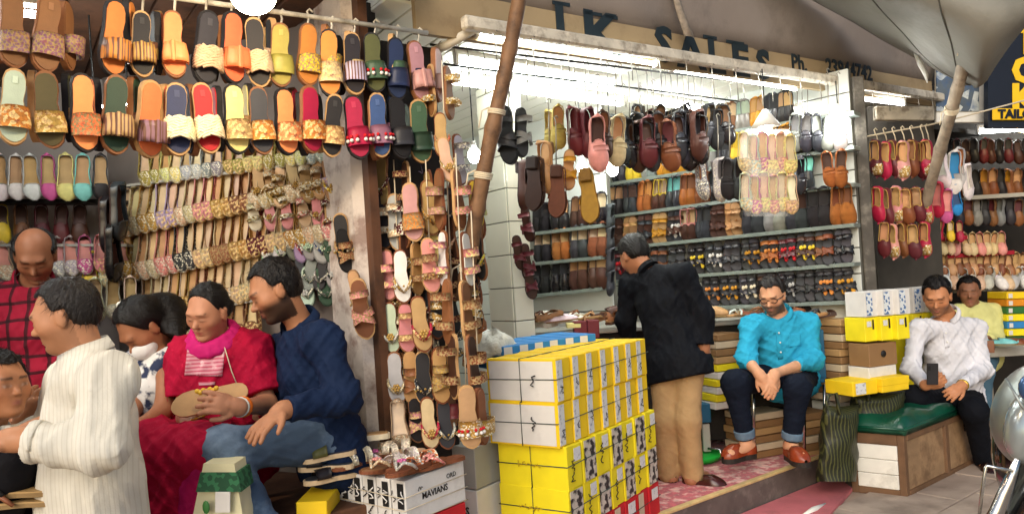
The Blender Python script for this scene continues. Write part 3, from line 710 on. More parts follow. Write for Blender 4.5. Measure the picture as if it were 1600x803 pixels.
# ---- two rows of slides along the front of the left shop
row1 = [(20, -8, 107, 'brown', 'mauve', EMBROID, None), (72, -6, 115, 'brown', 'mauve', EMBROID, None), (175, 0, 122, 'orange', 'orange', STRIPED, 'bow'), (222, 18, 124, 'black', 'gold', STRIPED, 'bow'), (272, 18, 126, 'peach', 'peach', LEATHER, 'bow'),
        (321, 20, 132, 'charcoal', 'beige', None, 'woven'), (361, 20, 133, 'coral', 'coral', LEATHER, 'bow'), (403, 31, 137, 'black', 'beige', None, 'woven'), (438, 38, 138, 'olive', 'olive', LEATHER, None), (480, 37, 138, 'orange', 'yellow', EMBROID, None),
        (516, 49, 153, 'orange', 'beige', FLORAL, None), (552, 52, 152, 'black', 'lilac', STRIPED, None), (584, 53, 148, 'darkolive', 'green', LEATHER, 'pom'), (618, 62, 158, 'navy', 'navy', LEATHER, None), (652, 66, 163, 'pink', 'pink', LEATHER, 'bow')]
row2 = [(22, 108, 230, 'mint', 'orange', FLORAL, None), (78, 114, 232, 'darkolive', 'gold', FLORAL, None), (129, 116, 240, 'peach', 'coral', EMBROID, None), (180, 119, 243, 'darkgreen', 'tan', STRIPED, 'bow'), (231, 126, 248, 'coral', 'mauve', STRIPED, 'bow'),
        (277, 129, 248, 'navy', 'cream', None, 'woven'), (321, 132, 241, 'red', 'cream', None, 'woven'), (367, 132, 243, 'lemon', 'tan', FLORAL, None), (407, 136, 244, 'charcoal', 'orange', FLORAL, None), (444, 139, 244, 'peach', 'peach', FLORAL, None),
        (483, 136, 240, 'crimson', 'orange', FLORAL, None), (520, 147, 248, 'black', 'tan', FLORAL, None), (556, 150, 251, 'crimson', 'crimson', LEATHER, 'pom'), (592, 146, 248, 'blue', 'mauve', LEATHER, 'pom'), (622, 152, 251, 'black', 'charcoal', LEATHER, None), (656, 158, 254, 'green', 'darkgreen', LEATHER, None)]
RAILT = .03
r0, r1 = front(150, -20, RAILT), front(668, 52, RAILT)
m = MB(); m.tube([r0, r1], .010, 8); tag(m.build('hook_rail', grubby), 'pale rail above the upper row of hanging slides', 'rail')
m = MB(); m.tube([front(470, -12, .35), front(690, 33, .35)], .011, 8); tag(m.build('hook_rail', grubby), 'pale rail under the wooden ceiling behind the slides', 'rail')
decon = {None: 'slide with a printed band', 'bow': 'slide with a pleated bow', 'woven': 'slide with a woven cord band', 'pom': 'slide with a pompom band'}
for rn, row, gname in (('upper', row1, 'upper row of hanging slides'), ('lower', row2, 'lower row of hanging slides')):
    for i, (x, y0, y1, bed, strap, st, deco) in enumerate(row):
        py = (y0 + y1) / 2; pt = front(x, py); D = pt.y
        d_ = decon[deco] if st is not LEATHER or deco else 'slide with a plain band'
        hang('slide', x, py, y1 - y0, D, bed, strap, f'{nice(bed)} {d_}, {ORD[i]} from the left in the {rn} row', gname, tilt=random.uniform(-6, 6), turn=random.uniform(-8, 32), pitch=random.uniform(-3, 8), st=st or LEATHER, deco=deco, sole=random.choice(('black', 'tan', 'brown')))
        # its mate, turned edge-on just behind
        hang('slide', x + random.choice((-26, 27, 24)), py - random.uniform(-4, 6), (y1 - y0) * .93, D + .07, bed, strap, f'{nice(bed)} slide edge-on behind the {ORD[i]} slide of the {rn} row', gname, tilt=random.uniform(-4, 4), turn=random.choice((-70, 66, 74)), pitch=0, st=st or LEATHER, deco='plain', sole=random.choice(('tan', 'brown', 'black')))
        if rn == 'upper': hook(front(x + 4, y0 - 16 if y0 > 30 else -34, RAILT), front(x, y0 + 6, .01), f'wire hook holding the {ORD[i]} slide of the upper row', 'hooks of the upper row of slides', grubby, .0045)

# ---- ballet flats and slippers on the back wall of the left shop
flats = [(0, 'white', 'grey'), (26, 'white', 'white'), (50, 'white', 'silver'), (78, 'magenta', 'magenta'), (105, 'lemon', 'lemon'), (131, 'teal', 'teal'), (158, 'black', 'charcoal'), (-24, 'white', 'cream')]
for i, (x, c1, c2) in enumerate(sorted(flats)):
    hang('flat', x, 279, 72, 3.8, 'tan', c1, f'{nice(c1)} ballet flat, {ORD[i]} from the left in the row under the mint slide', 'ballet flats under the slides', tilt=random.uniform(-2, 3), turn=random.uniform(-6, 10), pitch=-8, over=CN[c2])
m = MB(); m.box(P(85, 316, 3.9), CR, CF, ZX, .75, .12, .02); m.build('shelf', black, wl_l)
for i, (x, c1) in enumerate([(4, 'yellow'), (34, 'chestnut'), (66, 'maroon'), (98, 'maroon'), (126, 'darkbrown')]):
    hang('jutti', x, 352, 62, 3.92, 'darkbrown', c1, f'{nice(c1)} slipper, {ORD[i]} from the left in the shaded row', 'shaded slippers behind the red checked shirt', turn=random.uniform(-10, 12), pitch=-14)
m = MB(); m.box(P(90, 384, 3.92), CR, CF, ZX, .8, .12, .014); m.build('shelf', greywall, wl_l)
for i, (x, y, c1, st) in enumerate([(6, 412, 'beige', GLITTER), (92, 405, 'silver', GLITTER), (112, 404, 'silver', GLITTER), (134, 402, 'magenta', GLITTER), (145, 428, 'yellow', LEATHER), (170, 422, 'cream', FLORAL), (160, 400, 'rose', FLORAL), (190, 405, 'gold', GLITTER)]):
    hang('flat', x, y, 58, 3.85, 'rose', c1, f'{nice(c1)} flat shoe, {ORD[i]} from the left on the shelf by the bald head', 'flats on the shelf behind the red checked shirt', turn=random.uniform(-14, 14), pitch=-30, st=st)
for i, (x, y) in enumerate([(150, 470), (178, 468), (205, 466)]):
    hang('flat', x, y, 66, 3.75, 'tan', 'cream', f'cream edged flat, {ORD[i]} from the left above the ponytail', 'cream flats above the ponytail', turn=6, pitch=-16, st=GLITTER)
for i, (x, y, c) in enumerate([(163, 352, 'black'), (180, 330, 'charcoal'), (172, 395, 'black')]):
    hang('flat', x, y, 92, 3.7, 'darkbrown', c, f'glossy {c} flat hanging edge-on, {ORD[i]} from the left beside the slanted rack', 'dark flats beside the slanted rack', turn=58, tilt=8, st=GLOSS)
# ---- slanted rack: rows of tan flats with worked toes
def rack(n, x0, y0, x1, y1, lpx, rowname, toes, kind='flat', turn=-38, pitch=-14, beds=('tan', 'sand', 'beige')):
    for i in range(n):
        f = i / max(n - 1, 1); x, y = lerp(x0, x1, f), lerp(y0, y1, f); pt = vplane(x, y, LR0, LR1); D = pt.y - .10
        bd = random.choice(beds); toe, st = toes[int(i / 2) % len(toes)]
        hang(kind, x, y, lpx * random.uniform(.96, 1.04), D, bd, toe, f'{nice(toe)} toed flat, {ORD[i]} from the left in the {rowname} row of the slanted rack', f'{rowname} row of flats on the slanted rack', tilt=random.uniform(2, 9), turn=turn + random.uniform(-6, 6), pitch=pitch, st=st, sole='tan')
    a, b = vplane(x0 - 12, y0 + lpx * .5, LR0, LR1), vplane(x1 + 10, y1 + lpx * .5, LR0, LR1); d = (b - a).normalized(); nn = Vector((-d.y, d.x, 0)).normalized()
    MB().box((a + b) / 2 - nn * .05 , d, nn, d.cross(nn), (b - a).length, .10, .012).build('rack_shelf', greywall, wl_r)
T1 = [('sand', GLITTER), ('gold', GLITTER), ('lilac', FLORAL), ('beige', GLITTER), ('rose', FLORAL), ('gold', FLORAL), ('brown', FLORAL), ('sand', GLITTER), ('gold', GLITTER)]
T2 = [('gold', GLITTER), ('sand', GLITTER), ('rose', GLITTER), ('charcoal', GLITTER), ('beige', FLORAL), ('brown', EMBROID), ('gold', FLORAL), ('maroon', FLORAL), ('sand', FLORAL)]
T3 = [('beige', FLORAL), ('cream', EMBROID), ('gold', FLORAL), ('brown', FLORAL), ('tan', GLITTER), ('sand', FLORAL)]
rack(20, 232, 262, 540, 222, 62, 'topmost', [('olive', GLITTER), ('lemon', GLITTER), ('silver', GLITTER), ('grey', GLITTER), ('olive', FLORAL), ('lemon', FLORAL)])
rack(25, 204, 334, 548, 264, 76, 'second', T1)
rack(25, 204, 405, 548, 334, 78, 'third', T2)
rack(16, 238, 466, 446, 424, 74, 'fourth', T3)
rack(8, 250, 520, 400, 492, 74, 'lowest', T3)
# right end of the rack: gold sandals and glittery ones
gs = [(408, 290, 70, 'gold', 'tan'), (425, 284, 66, 'sand', 'tan'), (440, 292, 70, 'gold', 'sand'), (462, 282, 66, 'tan', 'sand'), (480, 285, 70, 'cream', 'tan'), (500, 280, 72, 'sand', 'tan'), (520, 284, 82, 'yellow', 'tan'), (545, 312, 84, 'gold', 'chestnut'), (398, 334, 60, 'beige', 'cream'), (424, 332, 58, 'cream', 'rose'),
      (450, 330, 60, 'cream', 'rose'), (476, 326, 60, 'rose', 'sand'), (498, 328, 60, 'sand', 'rose'), (518, 336, 62, 'maroon', 'tan')]
for i, (x, y, l, c, bd) in enumerate(gs):
    D = vplane(x, y, LR0, LR1).y - .13
    hang('strappy' if i % 3 else 'thong', x, y, l, D, bd, c, f'{nice(c)} strapped sandal on a {nice(bd)} sole, {ORD[i]} of the gold sandals on the rack', 'gold sandals at the end of the rack', tilt=random.uniform(4, 16), turn=-20 + random.uniform(-12, 12), pitch=-10, st=GLITTER, deco='flower' if not i % 3 else 'beads')
gl = [(422, 392, 60, 'white', 'mint'), (440, 385, 60, 'mint', 'white'), (455, 378, 62, 'charcoal', 'grey'), (470, 380, 64, 'crimson', 'lilac'), (484, 376, 62, 'mint', 'grey'), (500, 380, 60, 'blue', 'silver'), (516, 380, 62, 'green', 'darkgreen'), (430, 424, 60, 'grey', 'silver'), (450, 426, 62, 'maroon', 'black'), (468, 428, 62, 'silver', 'charcoal'),
      (486, 424, 60, 'green', 'grey'), (504, 424, 62, 'silver', 'black'), (522, 420, 60, 'charcoal', 'grey'), (460, 448, 56, 'maroon', 'charcoal'), (482, 448, 56, 'silver', 'mint'), (506, 448, 56, 'grey', 'green')]
for i, (x, y, l, c, bd) in enumerate(gl):
    D = vplane(x, y, LR0, LR1).y - .12
    hang('thong', x, y, l, D, bd, c, f'glittery {nice(c)} sandal, {ORD[i]} of the sparkling cluster above the navy shirt', 'sparkling sandals on the rack', tilt=random.uniform(-16, 16), turn=random.uniform(-30, 20), pitch=-8, st=GLITTER, deco=random.choice(('flower', 'beads')), over=CN[random.choice(('silver', 'white', 'mint', c))])
hang('thong', 538, 375, 88, 3.14, 'black', 'brown', 'black footbed sandal with beaded ring strap at the rack corner', 'sandals hung by the pillar', tilt=6, turn=-15, st=EMBROID, deco='beads', sole='tan')
hang('strappy', 538, 392, 70, 3.12, 'black', 'brown', 'dark sandal with brown embroidered bands at the rack corner', 'sandals hung by the pillar', tilt=8, turn=20, st=EMBROID, deco='cross')
hang('thong', 560, 458, 78, 3.05, 'tan', 'rose', 'tan sandal behind the pink strapped one on the plaster pillar', 'sandals hung by the pillar', tilt=10, turn=-20, st=EMBROID, deco='beads')
hang('strappy', 567, 482, 96, 3.0, 'chestnut', 'rose', 'brown sandal with wide pink embroidered straps on the plaster pillar', 'sandals hung by the pillar', tilt=6, turn=-12, st=EMBROID, deco='cross', sole='tan')
for i, (x, y, c) in enumerate([(582, 262, 'silver'), (600, 268, 'black'), (616, 262, 'white'), (632, 266, 'black'), (650, 258, 'lilac')]):
    hang('flat', x, y, 68, 3.35, 'charcoal', c, f'{c} flat hanging under the green slides, {ORD[i]} from the left', 'flats under the green slides', turn=-60 + 15 * i, st=GLOSS)
# ---- curtain of sandals hung on strings between the two shops
cur = [  # px, py, len, kind, footbed, strap, material, deco, tilt, turn, D
 (676, 142, 84, 'strappy', 'brown', 'gold', GLITTER, 'beads', 0, -66, 3.1), (699, 146, 84, 'strappy', 'brown', 'gold', GLITTER, 'beads', 2, 64, 3.1),
 (690, 212, 56, 'thong', 'tan', 'red', EMBROID, None, 2, 6, 3.05), (698, 250, 58, 'thong', 'sand', 'gold', GLITTER, 'flower', 10, 8, 3.0),
 (646, 332, 92, 'slide', 'pink', 'orange', EMBROID, None, 4, -12, 3.05), (671, 325, 86, 'thong', 'tan', 'mustard', EMBROID, 'beads', 4, 20, 3.1), (621, 348, 92, 'strappy', 'silver', 'beige', GLITTER, None, 4, -10, 3.15), (600, 345, 88, 'strappy', 'charcoal', 'sand', GLITTER, 'beads', 4, -24, 3.2),
 (690, 312, 96, 'strappy', 'brown', 'pink', EMBROID, None, -3, -64, 3.0), (714, 312, 96, 'strappy', 'brown', 'rose', EMBROID, None, 6, 60, 3.0),
 (607, 430, 82, 'strappy', 'rose', 'rose', FLORAL, None, 2, -14, 3.1), (628, 432, 86, 'thong', 'white', 'gold', GLITTER, 'beads', 2, 4, 3.05), (650, 420, 84, 'strappy', 'tan', 'brown', EMBROID, None, 0, 50, 3.12), (672, 415, 88, 'strappy', 'rose', 'brown', EMBROID, 'beads', 4, 10, 3.02),
 (696, 405, 90, 'strappy', 'white', 'rose', FLORAL, None, -3, -62, 3.0), (728, 406, 90, 'strappy', 'white', 'rose', FLORAL, None, 8, 60, 3.0),
 (612, 512, 82, 'thong', 'mint', 'silver', GLITTER, 'flower', 2, -12, 3.08), (635, 512, 80, 'strappy', 'rose', 'tan', FLORAL, None, 2, 8, 3.06), (658, 506, 92, 'thong', 'tan', 'crimson', FLORAL, 'flower', 6, 6, 2.98), (681, 488, 84, 'strappy', 'charcoal', 'gold', GLITTER, 'cross', 0, 30, 3.06),
 (703, 488, 104, 'strappy', 'brown', 'brown', EMBROID, None, -3, -66, 2.96), (727, 488, 104, 'strappy', 'brown', 'brown', EMBROID, None, 7, 62, 2.96),
 (620, 590, 84, 'thong', 'silver', 'beige', GLITTER, 'flower', 3, -8, 3.06), (643, 590, 82, 'strappy', 'tan', 'brown', LEATHER, 'cross', 2, 12, 3.06), (663, 590, 86, 'thong', 'black', 'charcoal', GLITTER, 'beads', 2, 0, 3.02), (688, 586, 88, 'strappy', 'tan', 'gold', EMBROID, 'cross', 2, 14, 3.0),
 (712, 572, 104, 'strappy', 'darkbrown', 'chestnut', EMBROID, None, -4, -66, 2.94), (737, 572, 104, 'strappy', 'darkbrown', 'chestnut', EMBROID, None, 8, 62, 2.94),
 (733, 650, 102, 'slide', 'tan', 'gold', GLITTER, 'pom', 3, 4, 2.85), (748, 650, 92, 'slide', 'brown', 'gold', GLITTER, None, 6, 60, 2.92),
 (626, 662, 84, 'flat', 'cream', 'sand', GLITTER, None, 4, -8, 3.04), (650, 655, 74, 'strappy', 'black', 'rose', FLORAL, 'cross', 4, 10, 3.06), (671, 660, 82, 'thong', 'sand', 'crimson', FLORAL, 'flower', 4, 6, 3.0), (696, 662, 78, 'thong', 'charcoal', 'silver', GLITTER, 'beads', 4, 10, 3.02),
 (600, 470, 74, 'thong', 'rose', 'gold', EMBROID, 'beads', 3, 30, 3.2), (745, 478, 80, 'strappy', 'black', 'gold', GLITTER, 'cross', 8, -40, 3.1), (752, 400, 76, 'thong', 'charcoal', 'yellow', GLITTER, 'beads', 6, -50, 3.15), (742, 320, 76, 'strappy', 'yellow', 'lemon', FLORAL, None, 6, 40, 3.12), (716, 250, 80, 'strappy', 'silver', 'grey', GLITTER, None, 4, 50, 3.2), (682, 400, 80, 'strappy', 'lemon', 'cream', FLORAL, None, 2, -40, 3.14), (660, 620, 80, 'strappy', 'darkbrown', 'brown', EMBROID, 'cross', 0, -50, 3.12), (640, 545, 82, 'strappy', 'charcoal', 'brown', LEATHER, 'cross', 3, -30, 3.14), (700, 625, 84, 'slide', 'brown', 'maroon', LEATHER, None, 3, 60, 3.06), (668, 545, 84, 'thong', 'brown', 'beige', GLITTER, 'beads', 3, -60, 3.13)]
rr_ = random.Random(11)
for q in range(30):
    cur.append((600 + (q * 37) % 150, 280 + q * 13.5, 84, rr_.choice(('strappy', 'thong')), rr_.choice(('darkbrown', 'charcoal', 'brown', 'tan')), rr_.choice(('brown', 'charcoal', 'beige', 'maroon')), rr_.choice((LEATHER, EMBROID, GLITTER)), rr_.choice((None, 'cross', 'beads')), rr_.uniform(-4, 8), rr_.choice((-64, 58, 40, -44)), 3.19 - .06 * (q % 2)))
rows_ = {}
for c in cur: rows_.setdefault(round((c[1] - 100) / 88), []).append(c)
rown = {0: 'top', 1: 'second', 2: 'third', 3: 'fourth', 4: 'fifth', 5: 'sixth', 6: 'lowest', 7: 'bottom'}
for r, lst in rows_.items():
    for i, (x, y, l, kd, bd, stp, st, de, ti, tu, D) in enumerate(sorted(lst)):
        hang(kd, x, y, l, D, bd, stp, f'{nice(bd)} sandal with {nice(stp)} straps, {ORD[i]} from left in the sandal curtain {rown[r]} row', 'sandal curtain between the shops', tilt=ti, turn=tu, pitch=0, st=st, deco=de, sole=random.choice(('tan', 'brown', 'chestnut')))
for i, (x, y0, y1, D) in enumerate([(712, 240, 600, 2.93), (615, 250, 640, 3.1), (640, 260, 640, 3.08), (665, 250, 650, 3.06), (690, 95, 620, 3.04), (736, 330, 610, 2.95)]):
    m = MB(); m.tube([P(x + (y - y0) * .045, y, D + .02) for y in np.linspace(y0, y1, 8)], .0028, 5)
    tag(m.build('string', cordm), f'pale hanging string of the sandal curtain, {ORD[i]} of six', 'string', 'strings of the sandal curtain')
m = MB(); m.box(P(655, 400, 3.32), UX, VX, ZX, .28, .03, 1.9, .006); tag(m.build('display_board', dark), 'dark board behind the sandal curtain', 'board')

# ---- shoes hanging in the middle shop
hg = [(795, 212, 92, 'peshawari', 'charcoal', 'charcoal', 4.0, -30, LEATHER), (813, 208, 80, 'peshawari', 'charcoal', 'grey', 4.0, 40, LEATHER), (873, 200, 66, 'loafer', 'tan', 'olive', 4.3, 6, SUEDE), (866, 206, 66, 'loafer', 'tan', 'olive', 4.4, -40, SUEDE), (903, 206, 76, 'loafer', 'maroon', 'maroon', 4.25, -30, LEATHER), (915, 210, 76, 'loafer', 'maroon', 'maroon', 4.25, 40, LEATHER),
      (934, 226, 88, 'loafer', 'darkbrown', 'rose', 4.2, 10, LEATHER), (946, 212, 76, 'loafer', 'brown', 'darkbrown', 4.3, -10, LEATHER), (962, 222, 80, 'loafer', 'tan', 'beige', 4.35, 26, SUEDE), (832, 286, 84, 'loafer', 'darkbrown', 'darkbrown', 4.1, 150, LEATHER), (815, 290, 80, 'loafer', 'darkbrown', 'darkbrown', 4.2, 60, LEATHER),
      (869, 298, 82, 'loafer', 'chestnut', 'chestnut', 4.05, 165, SUEDE), (858, 262, 80, 'mule', 'tan', 'tan', 4.2, -40, LEATHER), (889, 266, 66, 'peshawari', 'tan', 'mustard', 4.2, 10, LEATHER), (918, 305, 86, 'loafer', 'mustard', 'mustard', 4.0, 175, SUEDE)]
cl = ['charcoal', 'black', 'darkbrown', 'black', 'maroon', 'charcoal', 'black', 'darkbrown', 'chestnut', 'charcoal']
for i in range(14):
    x = 974 + i * 9.4; hg.append((x, 218 + (i % 3) * 7 - i * .4, 78, 'loafer', cl[(i * 3) % 10], cl[i % 10], 4.55 + .03 * (i % 4), -40 + (i * 37) % 90, GLOSS if i % 2 else LEATHER))
for i in range(5): hg.append((1246 + i * 16, 208 + i * .5, 58, 'loafer', 'grey', ('grey', 'charcoal', 'charcoal', 'grey', 'silver')[i], 4.95 - .04 * i, -20 + 12 * i, GLOSS))
hg += [(1296, 265, 56, 'loafer', 'darkbrown', 'cognac', 4.75, -6, SUEDE), (1314, 264, 58, 'loafer', 'darkbrown', 'cognac', 4.72, 6, SUEDE), (1246, 276, 56, 'loafer', 'black', 'charcoal', 4.8, 40, GLOSS), (1102, 282, 62, 'loafer', 'brown', 'grey', 4.6, -50, GLITTER), (1122, 282, 66, 'loafer', 'grey', 'silver', 4.55, 40, GLITTER), (1140, 280, 66, 'loafer', 'black', 'black', 4.5, -20, SUEDE), (1152, 280, 66, 'loafer', 'black', 'charcoal', 4.5, 30, SUEDE)]
for i in range(9): hg.append((1000 + i * 17, 196 + (i % 2) * 8, 62, 'loafer', ('tan', 'black', 'brown')[i % 3], ('black', 'darkbrown', 'charcoal', 'black')[i % 4], 4.85, -30 + (i * 53) % 80, (LEATHER, SUEDE, GLOSS)[i % 3]))
for i, (x, y, l, kd, bd, up_, D, tu, st) in enumerate(sorted(hg)):
    wh = 'beside the leaning pole' if x < 840 else 'near the glowing bulbs' if x < 968 else 'in the dark bunch under the tubes' if x < 1100 else 'next to the bagged slippers' if x < 1200 else 'near the large bulb'
    hang(kd, x, y, l, D, bd, up_, f'{nice(up_)} {"sandal" if kd == "peshawari" else "shoe"} hanging {wh}, {("" if i < 29 else "another ")}{ORD[i % 29]} along', 'shoes hung from hooks in the white shop', tilt=random.uniform(-5, 7), turn=tu, pitch=2, st=st, deco='saddle' if kd == 'loafer' else None)
    if i % 2 == 0: hook(P(x, y - l * .5 - 60 - random.uniform(0, 20), D), P(x, y - l * .45, D), f'thin hook holding the {("" if i < 29 else "later ")}{ORD[i % 29]} hanging shoe of the white shop', 'hooks in the white shop')
# empty hooks on the rails under the ceiling
for (a, b, D0, D1, lab) in (((672, 70), (1245, 138), 3.5, 5.0, 'thin dark rail just under the tube lights'), ((690, 100), (1165, 160), 3.9, 5.3, 'thin dark rail with hooks farther back under the ceiling')):
    m = MB(); m.tube([P(lerp(a[0], b[0], f), lerp(a[1], b[1], f), 1 / lerp(1 / D0, 1 / D1, f)) for f in np.linspace(0, 1, 8)], .006, 6); tag(m.build('hook_rail', black), lab, 'rail')
    for i in range(24):
        f = (i + .5 + random.uniform(-.2, .2)) / 24; D = 1 / lerp(1 / D0, 1 / D1, f); p = P(lerp(a[0], b[0], f), lerp(a[1], b[1], f) - 1, D)
        hook(p, p - ZX * random.uniform(.08, .16) + CR * random.uniform(-.01, .01), f'empty wire hook, {ORD[i]} from left on the {"rail by the tubes" if D0 < 3.6 else "rear ceiling rail"}', 'empty wire hooks under the ceiling', steel, .0028)
for i in range(22):
    f = (i + .5) / 22; p = lerp(b0, b1, f) - ZX * .03 - VX * .02; hook(p, p - ZX * random.uniform(.09, .2), f'empty wire hook dangling from the cream beam, {ORD[i]} from left', 'empty wire hooks along the beam', steel, .003)

# ---- shoes on the shelves of the white walls
def shelf_row(wall, n, rowi, n_shoes, x0, x1, pal, rowname, group, lpx, kind='mule', deco=None, turnv=0):
    (ax, ay), (bx, by) = rowi
    for i in range(n_shoes):
        pr, k_ = divmod(i, 2); x = lerp(x0, x1, (i + .5) / n_shoes) + (1.2 if k_ == 0 else -1.2); yb = lerp(ay, by, (x - ax) / (bx - ax))
        c1, c2, st, kd, de, ov = pal[pr % len(pal)]; l = lpx * lerp(.92, 1.1, (x - x0) / max(x1 - x0, 1)); q = vplane(x, yb - l * .5, *wall); D = q.y - .10 * abs(n.y) - .02
        hang(kd, x, yb - l * .5, l, D, c1, c2, f'{nice(c2)} {"sandal" if kd == "peshawari" else "shoe"}, {ORD[i]} from the left on the {rowname}', group, tilt=random.uniform(-4, 4), turn=turnv + random.uniform(-9, 9), pitch=(6 if yb < 400 else -8) + random.uniform(-4, 4), st=st, deco=de, over=ov)
Lb_ = lambda a, b, s=LEATHER, k_='mule', d=None, o=None: (a, b, s, k_, d, o)
palA = [Lb_('black', 'black', SUEDE), Lb_('tan', 'black'), Lb_('brown', 'darkbrown', SUEDE), Lb_('beige', 'black', GLOSS)]
palB = [Lb_('sand', 'black', SUEDE), Lb_('tan', 'cognac', SUEDE), Lb_('beige', 'charcoal'), Lb_('sand', 'chestnut', SUEDE), Lb_('sand', 'black', SUEDE)]
palC = [Lb_('black', 'black', SUEDE), Lb_('charcoal', 'black', GLOSS), Lb_('tan', 'darkbrown', SUEDE), Lb_('tan', 'darkbrown'), Lb_('chestnut', 'cognac', LEATHER, 'loafer', 'tissue', CN['white'])]
WL, WR = (BL0, BL1), (BR0, BR1)
shelf_row(WL, nbl, LEFT_ROWS[0], 8, 832, 950, palA, 'top shelf left of the black jacket', 'top shelf of the back wall', 52)
shelf_row(WL, nbl, LEFT_ROWS[1], 8, 834, 950, palB, 'middle shelf left of the black jacket', 'middle shelf of the back wall', 52)
shelf_row(WL, nbl, LEFT_ROWS[2], 8, 832, 950, palC, 'lowest shelf left of the black jacket', 'lowest shelf of the back wall', 53)
palR1 = [Lb_('charcoal', 'charcoal', GLOSS), Lb_('yellow', 'yellow'), Lb_('grey', 'grey', GLOSS), Lb_('mustard', 'mustard'), Lb_('tan', 'mustard'), Lb_('charcoal', 'charcoal', GLOSS), Lb_('mint', 'grey', GLOSS)]
shelf_row(WR, nbr, RIGHT_TOP, 16, 1064, 1240, [Lb_('tan', 'mustard'), Lb_('black', 'charcoal', GLOSS), Lb_('tan', 'black'), Lb_('sand', 'brown'), Lb_('mint', 'grey', GLOSS)], 'uppermost shelf under the slanting tube', 'uppermost shelf of the side wall', 50)
shelf_row(WR, nbr, RIGHT_ROWS[0], 24, 956, 1240, palR1, 'top shelf of the side wall', 'top shelf of the side wall', 51)
palR2 = [Lb_('tan', 'black'), Lb_('darkbrown', 'charcoal'), Lb_('orange', 'cognac', SUEDE, 'loafer'), Lb_('beige', 'darkbrown', LEATHER, 'loafer', 'tissue', CN['yellow']), Lb_('teal', 'charcoal', GLOSS), Lb_('chestnut', 'cognac', LEATHER), Lb_('brown', 'chestnut', SUEDE), Lb_('charcoal', 'black', GLOSS), Lb_('grey', 'charcoal', SUEDE)]
shelf_row(WR, nbr, RIGHT_ROWS[1], 28, 952, 1270, palR2, 'second shelf of the side wall', 'second shelf of the side wall', 54)
palR2b = [Lb_('charcoal', 'charcoal', SUEDE), Lb_('black', 'black', SUEDE), Lb_('chestnut', 'cognac', SUEDE, 'loafer', 'tissue', CN['white'])]
shelf_row(WR, nbr, ((948, 391), (1346, 352)), 10, 1160, 1334, [Lb_('charcoal', 'charcoal', SUEDE), Lb_('charcoal', 'grey', SUEDE), Lb_('darkbrown', 'charcoal', SUEDE), Lb_('black', 'black', SUEDE), Lb_('chestnut', 'cognac', SUEDE, 'loafer')], 'third shelf under the bagged slippers', 'third shelf of the side wall, near end', 64, )
palR3 = [Lb_('darkbrown', 'darkbrown', LEATHER, 'peshawari'), Lb_('tan', 'tan', LEATHER, 'peshawari'), Lb_('darkbrown', 'charcoal', LEATHER, 'peshawari'), Lb_('tan', 'mustard', LEATHER, 'peshawari'), Lb_('charcoal', 'darkbrown', LEATHER, 'peshawari', 'tissue', CN['white']), Lb_('sand', 'darkbrown', LEATHER, 'loafer', 'tissue', CN['rose']), Lb_('charcoal', 'charcoal', SUEDE)]
shelf_row(WR, nbr, RIGHT_ROWS[2], 18, 952, 1158, palR3, 'third shelf above the black jacket', 'third shelf of the side wall, far end', 53)
palR4 = [Lb_('charcoal', 'maroon', GLOSS, 'peshawari', 'tissue', CN['red']), Lb_('charcoal', 'darkbrown', LEATHER, 'peshawari', 'tissue', CN['yellow']), Lb_('charcoal', 'chestnut', LEATHER, 'peshawari'), Lb_('charcoal', 'black', GLOSS, 'peshawari'), Lb_('black', 'black', GLOSS, 'peshawari', 'tissue', CN['yellow']), Lb_('charcoal', 'charcoal', GLOSS, 'peshawari', 'tissue', CN['white']), Lb_('charcoal', 'charcoal', GLOSS, 'peshawari'), Lb_('charcoal', 'black', LEATHER, 'peshawari', 'tissue', CN['mustard']), Lb_('charcoal', 'cognac', LEATHER, 'peshawari', 'tissue', CN['orange'])]
shelf_row(WR, nbr, RIGHT_ROWS[3], 26, 958, 1332, palR4, 'fourth shelf of black sandals', 'fourth shelf of the side wall', 53)
palR5 = [Lb_('charcoal', 'black', LEATHER, 'peshawari', 'tissue', CN['orange']), Lb_('charcoal', 'black', LEATHER, 'peshawari', 'tissue', CN['mustard']), Lb_('charcoal', 'charcoal', GLOSS, 'peshawari', 'tissue', CN['cream']), Lb_('charcoal', 'darkbrown', LEATHER, 'peshawari'), Lb_('charcoal', 'black', GLOSS, 'peshawari', 'tissue', CN['silver']), Lb_('charcoal', 'black', LEATHER, 'peshawari')]
shelf_row(WR, nbr, RIGHT_ROWS[4], 16, 1096, 1334, palR5, 'lowest shelf behind the turquoise shirt', 'lowest shelf of the side wall', 54)
for i, (x, y) in enumerate([(826, 350), (812, 395), (828, 440), (822, 410)]):
    hang('peshawari', x, y, 58, 4.5, 'darkbrown', 'maroon', f'dark brown sandal hung at the edge of the tiled pillar, {ORD[i]} of four', 'sandals hung on the tiled pillar', turn=-40 + 25 * i, tilt=8)
for i in range(4):
    hang('loafer', 951, 340 + i * 34, 40, 5.25, 'charcoal', 'charcoal', f'charcoal shoe in the upright strip at the wall corner, {ORD[i]} from the top', 'shoes at the wall corner', turn=60)
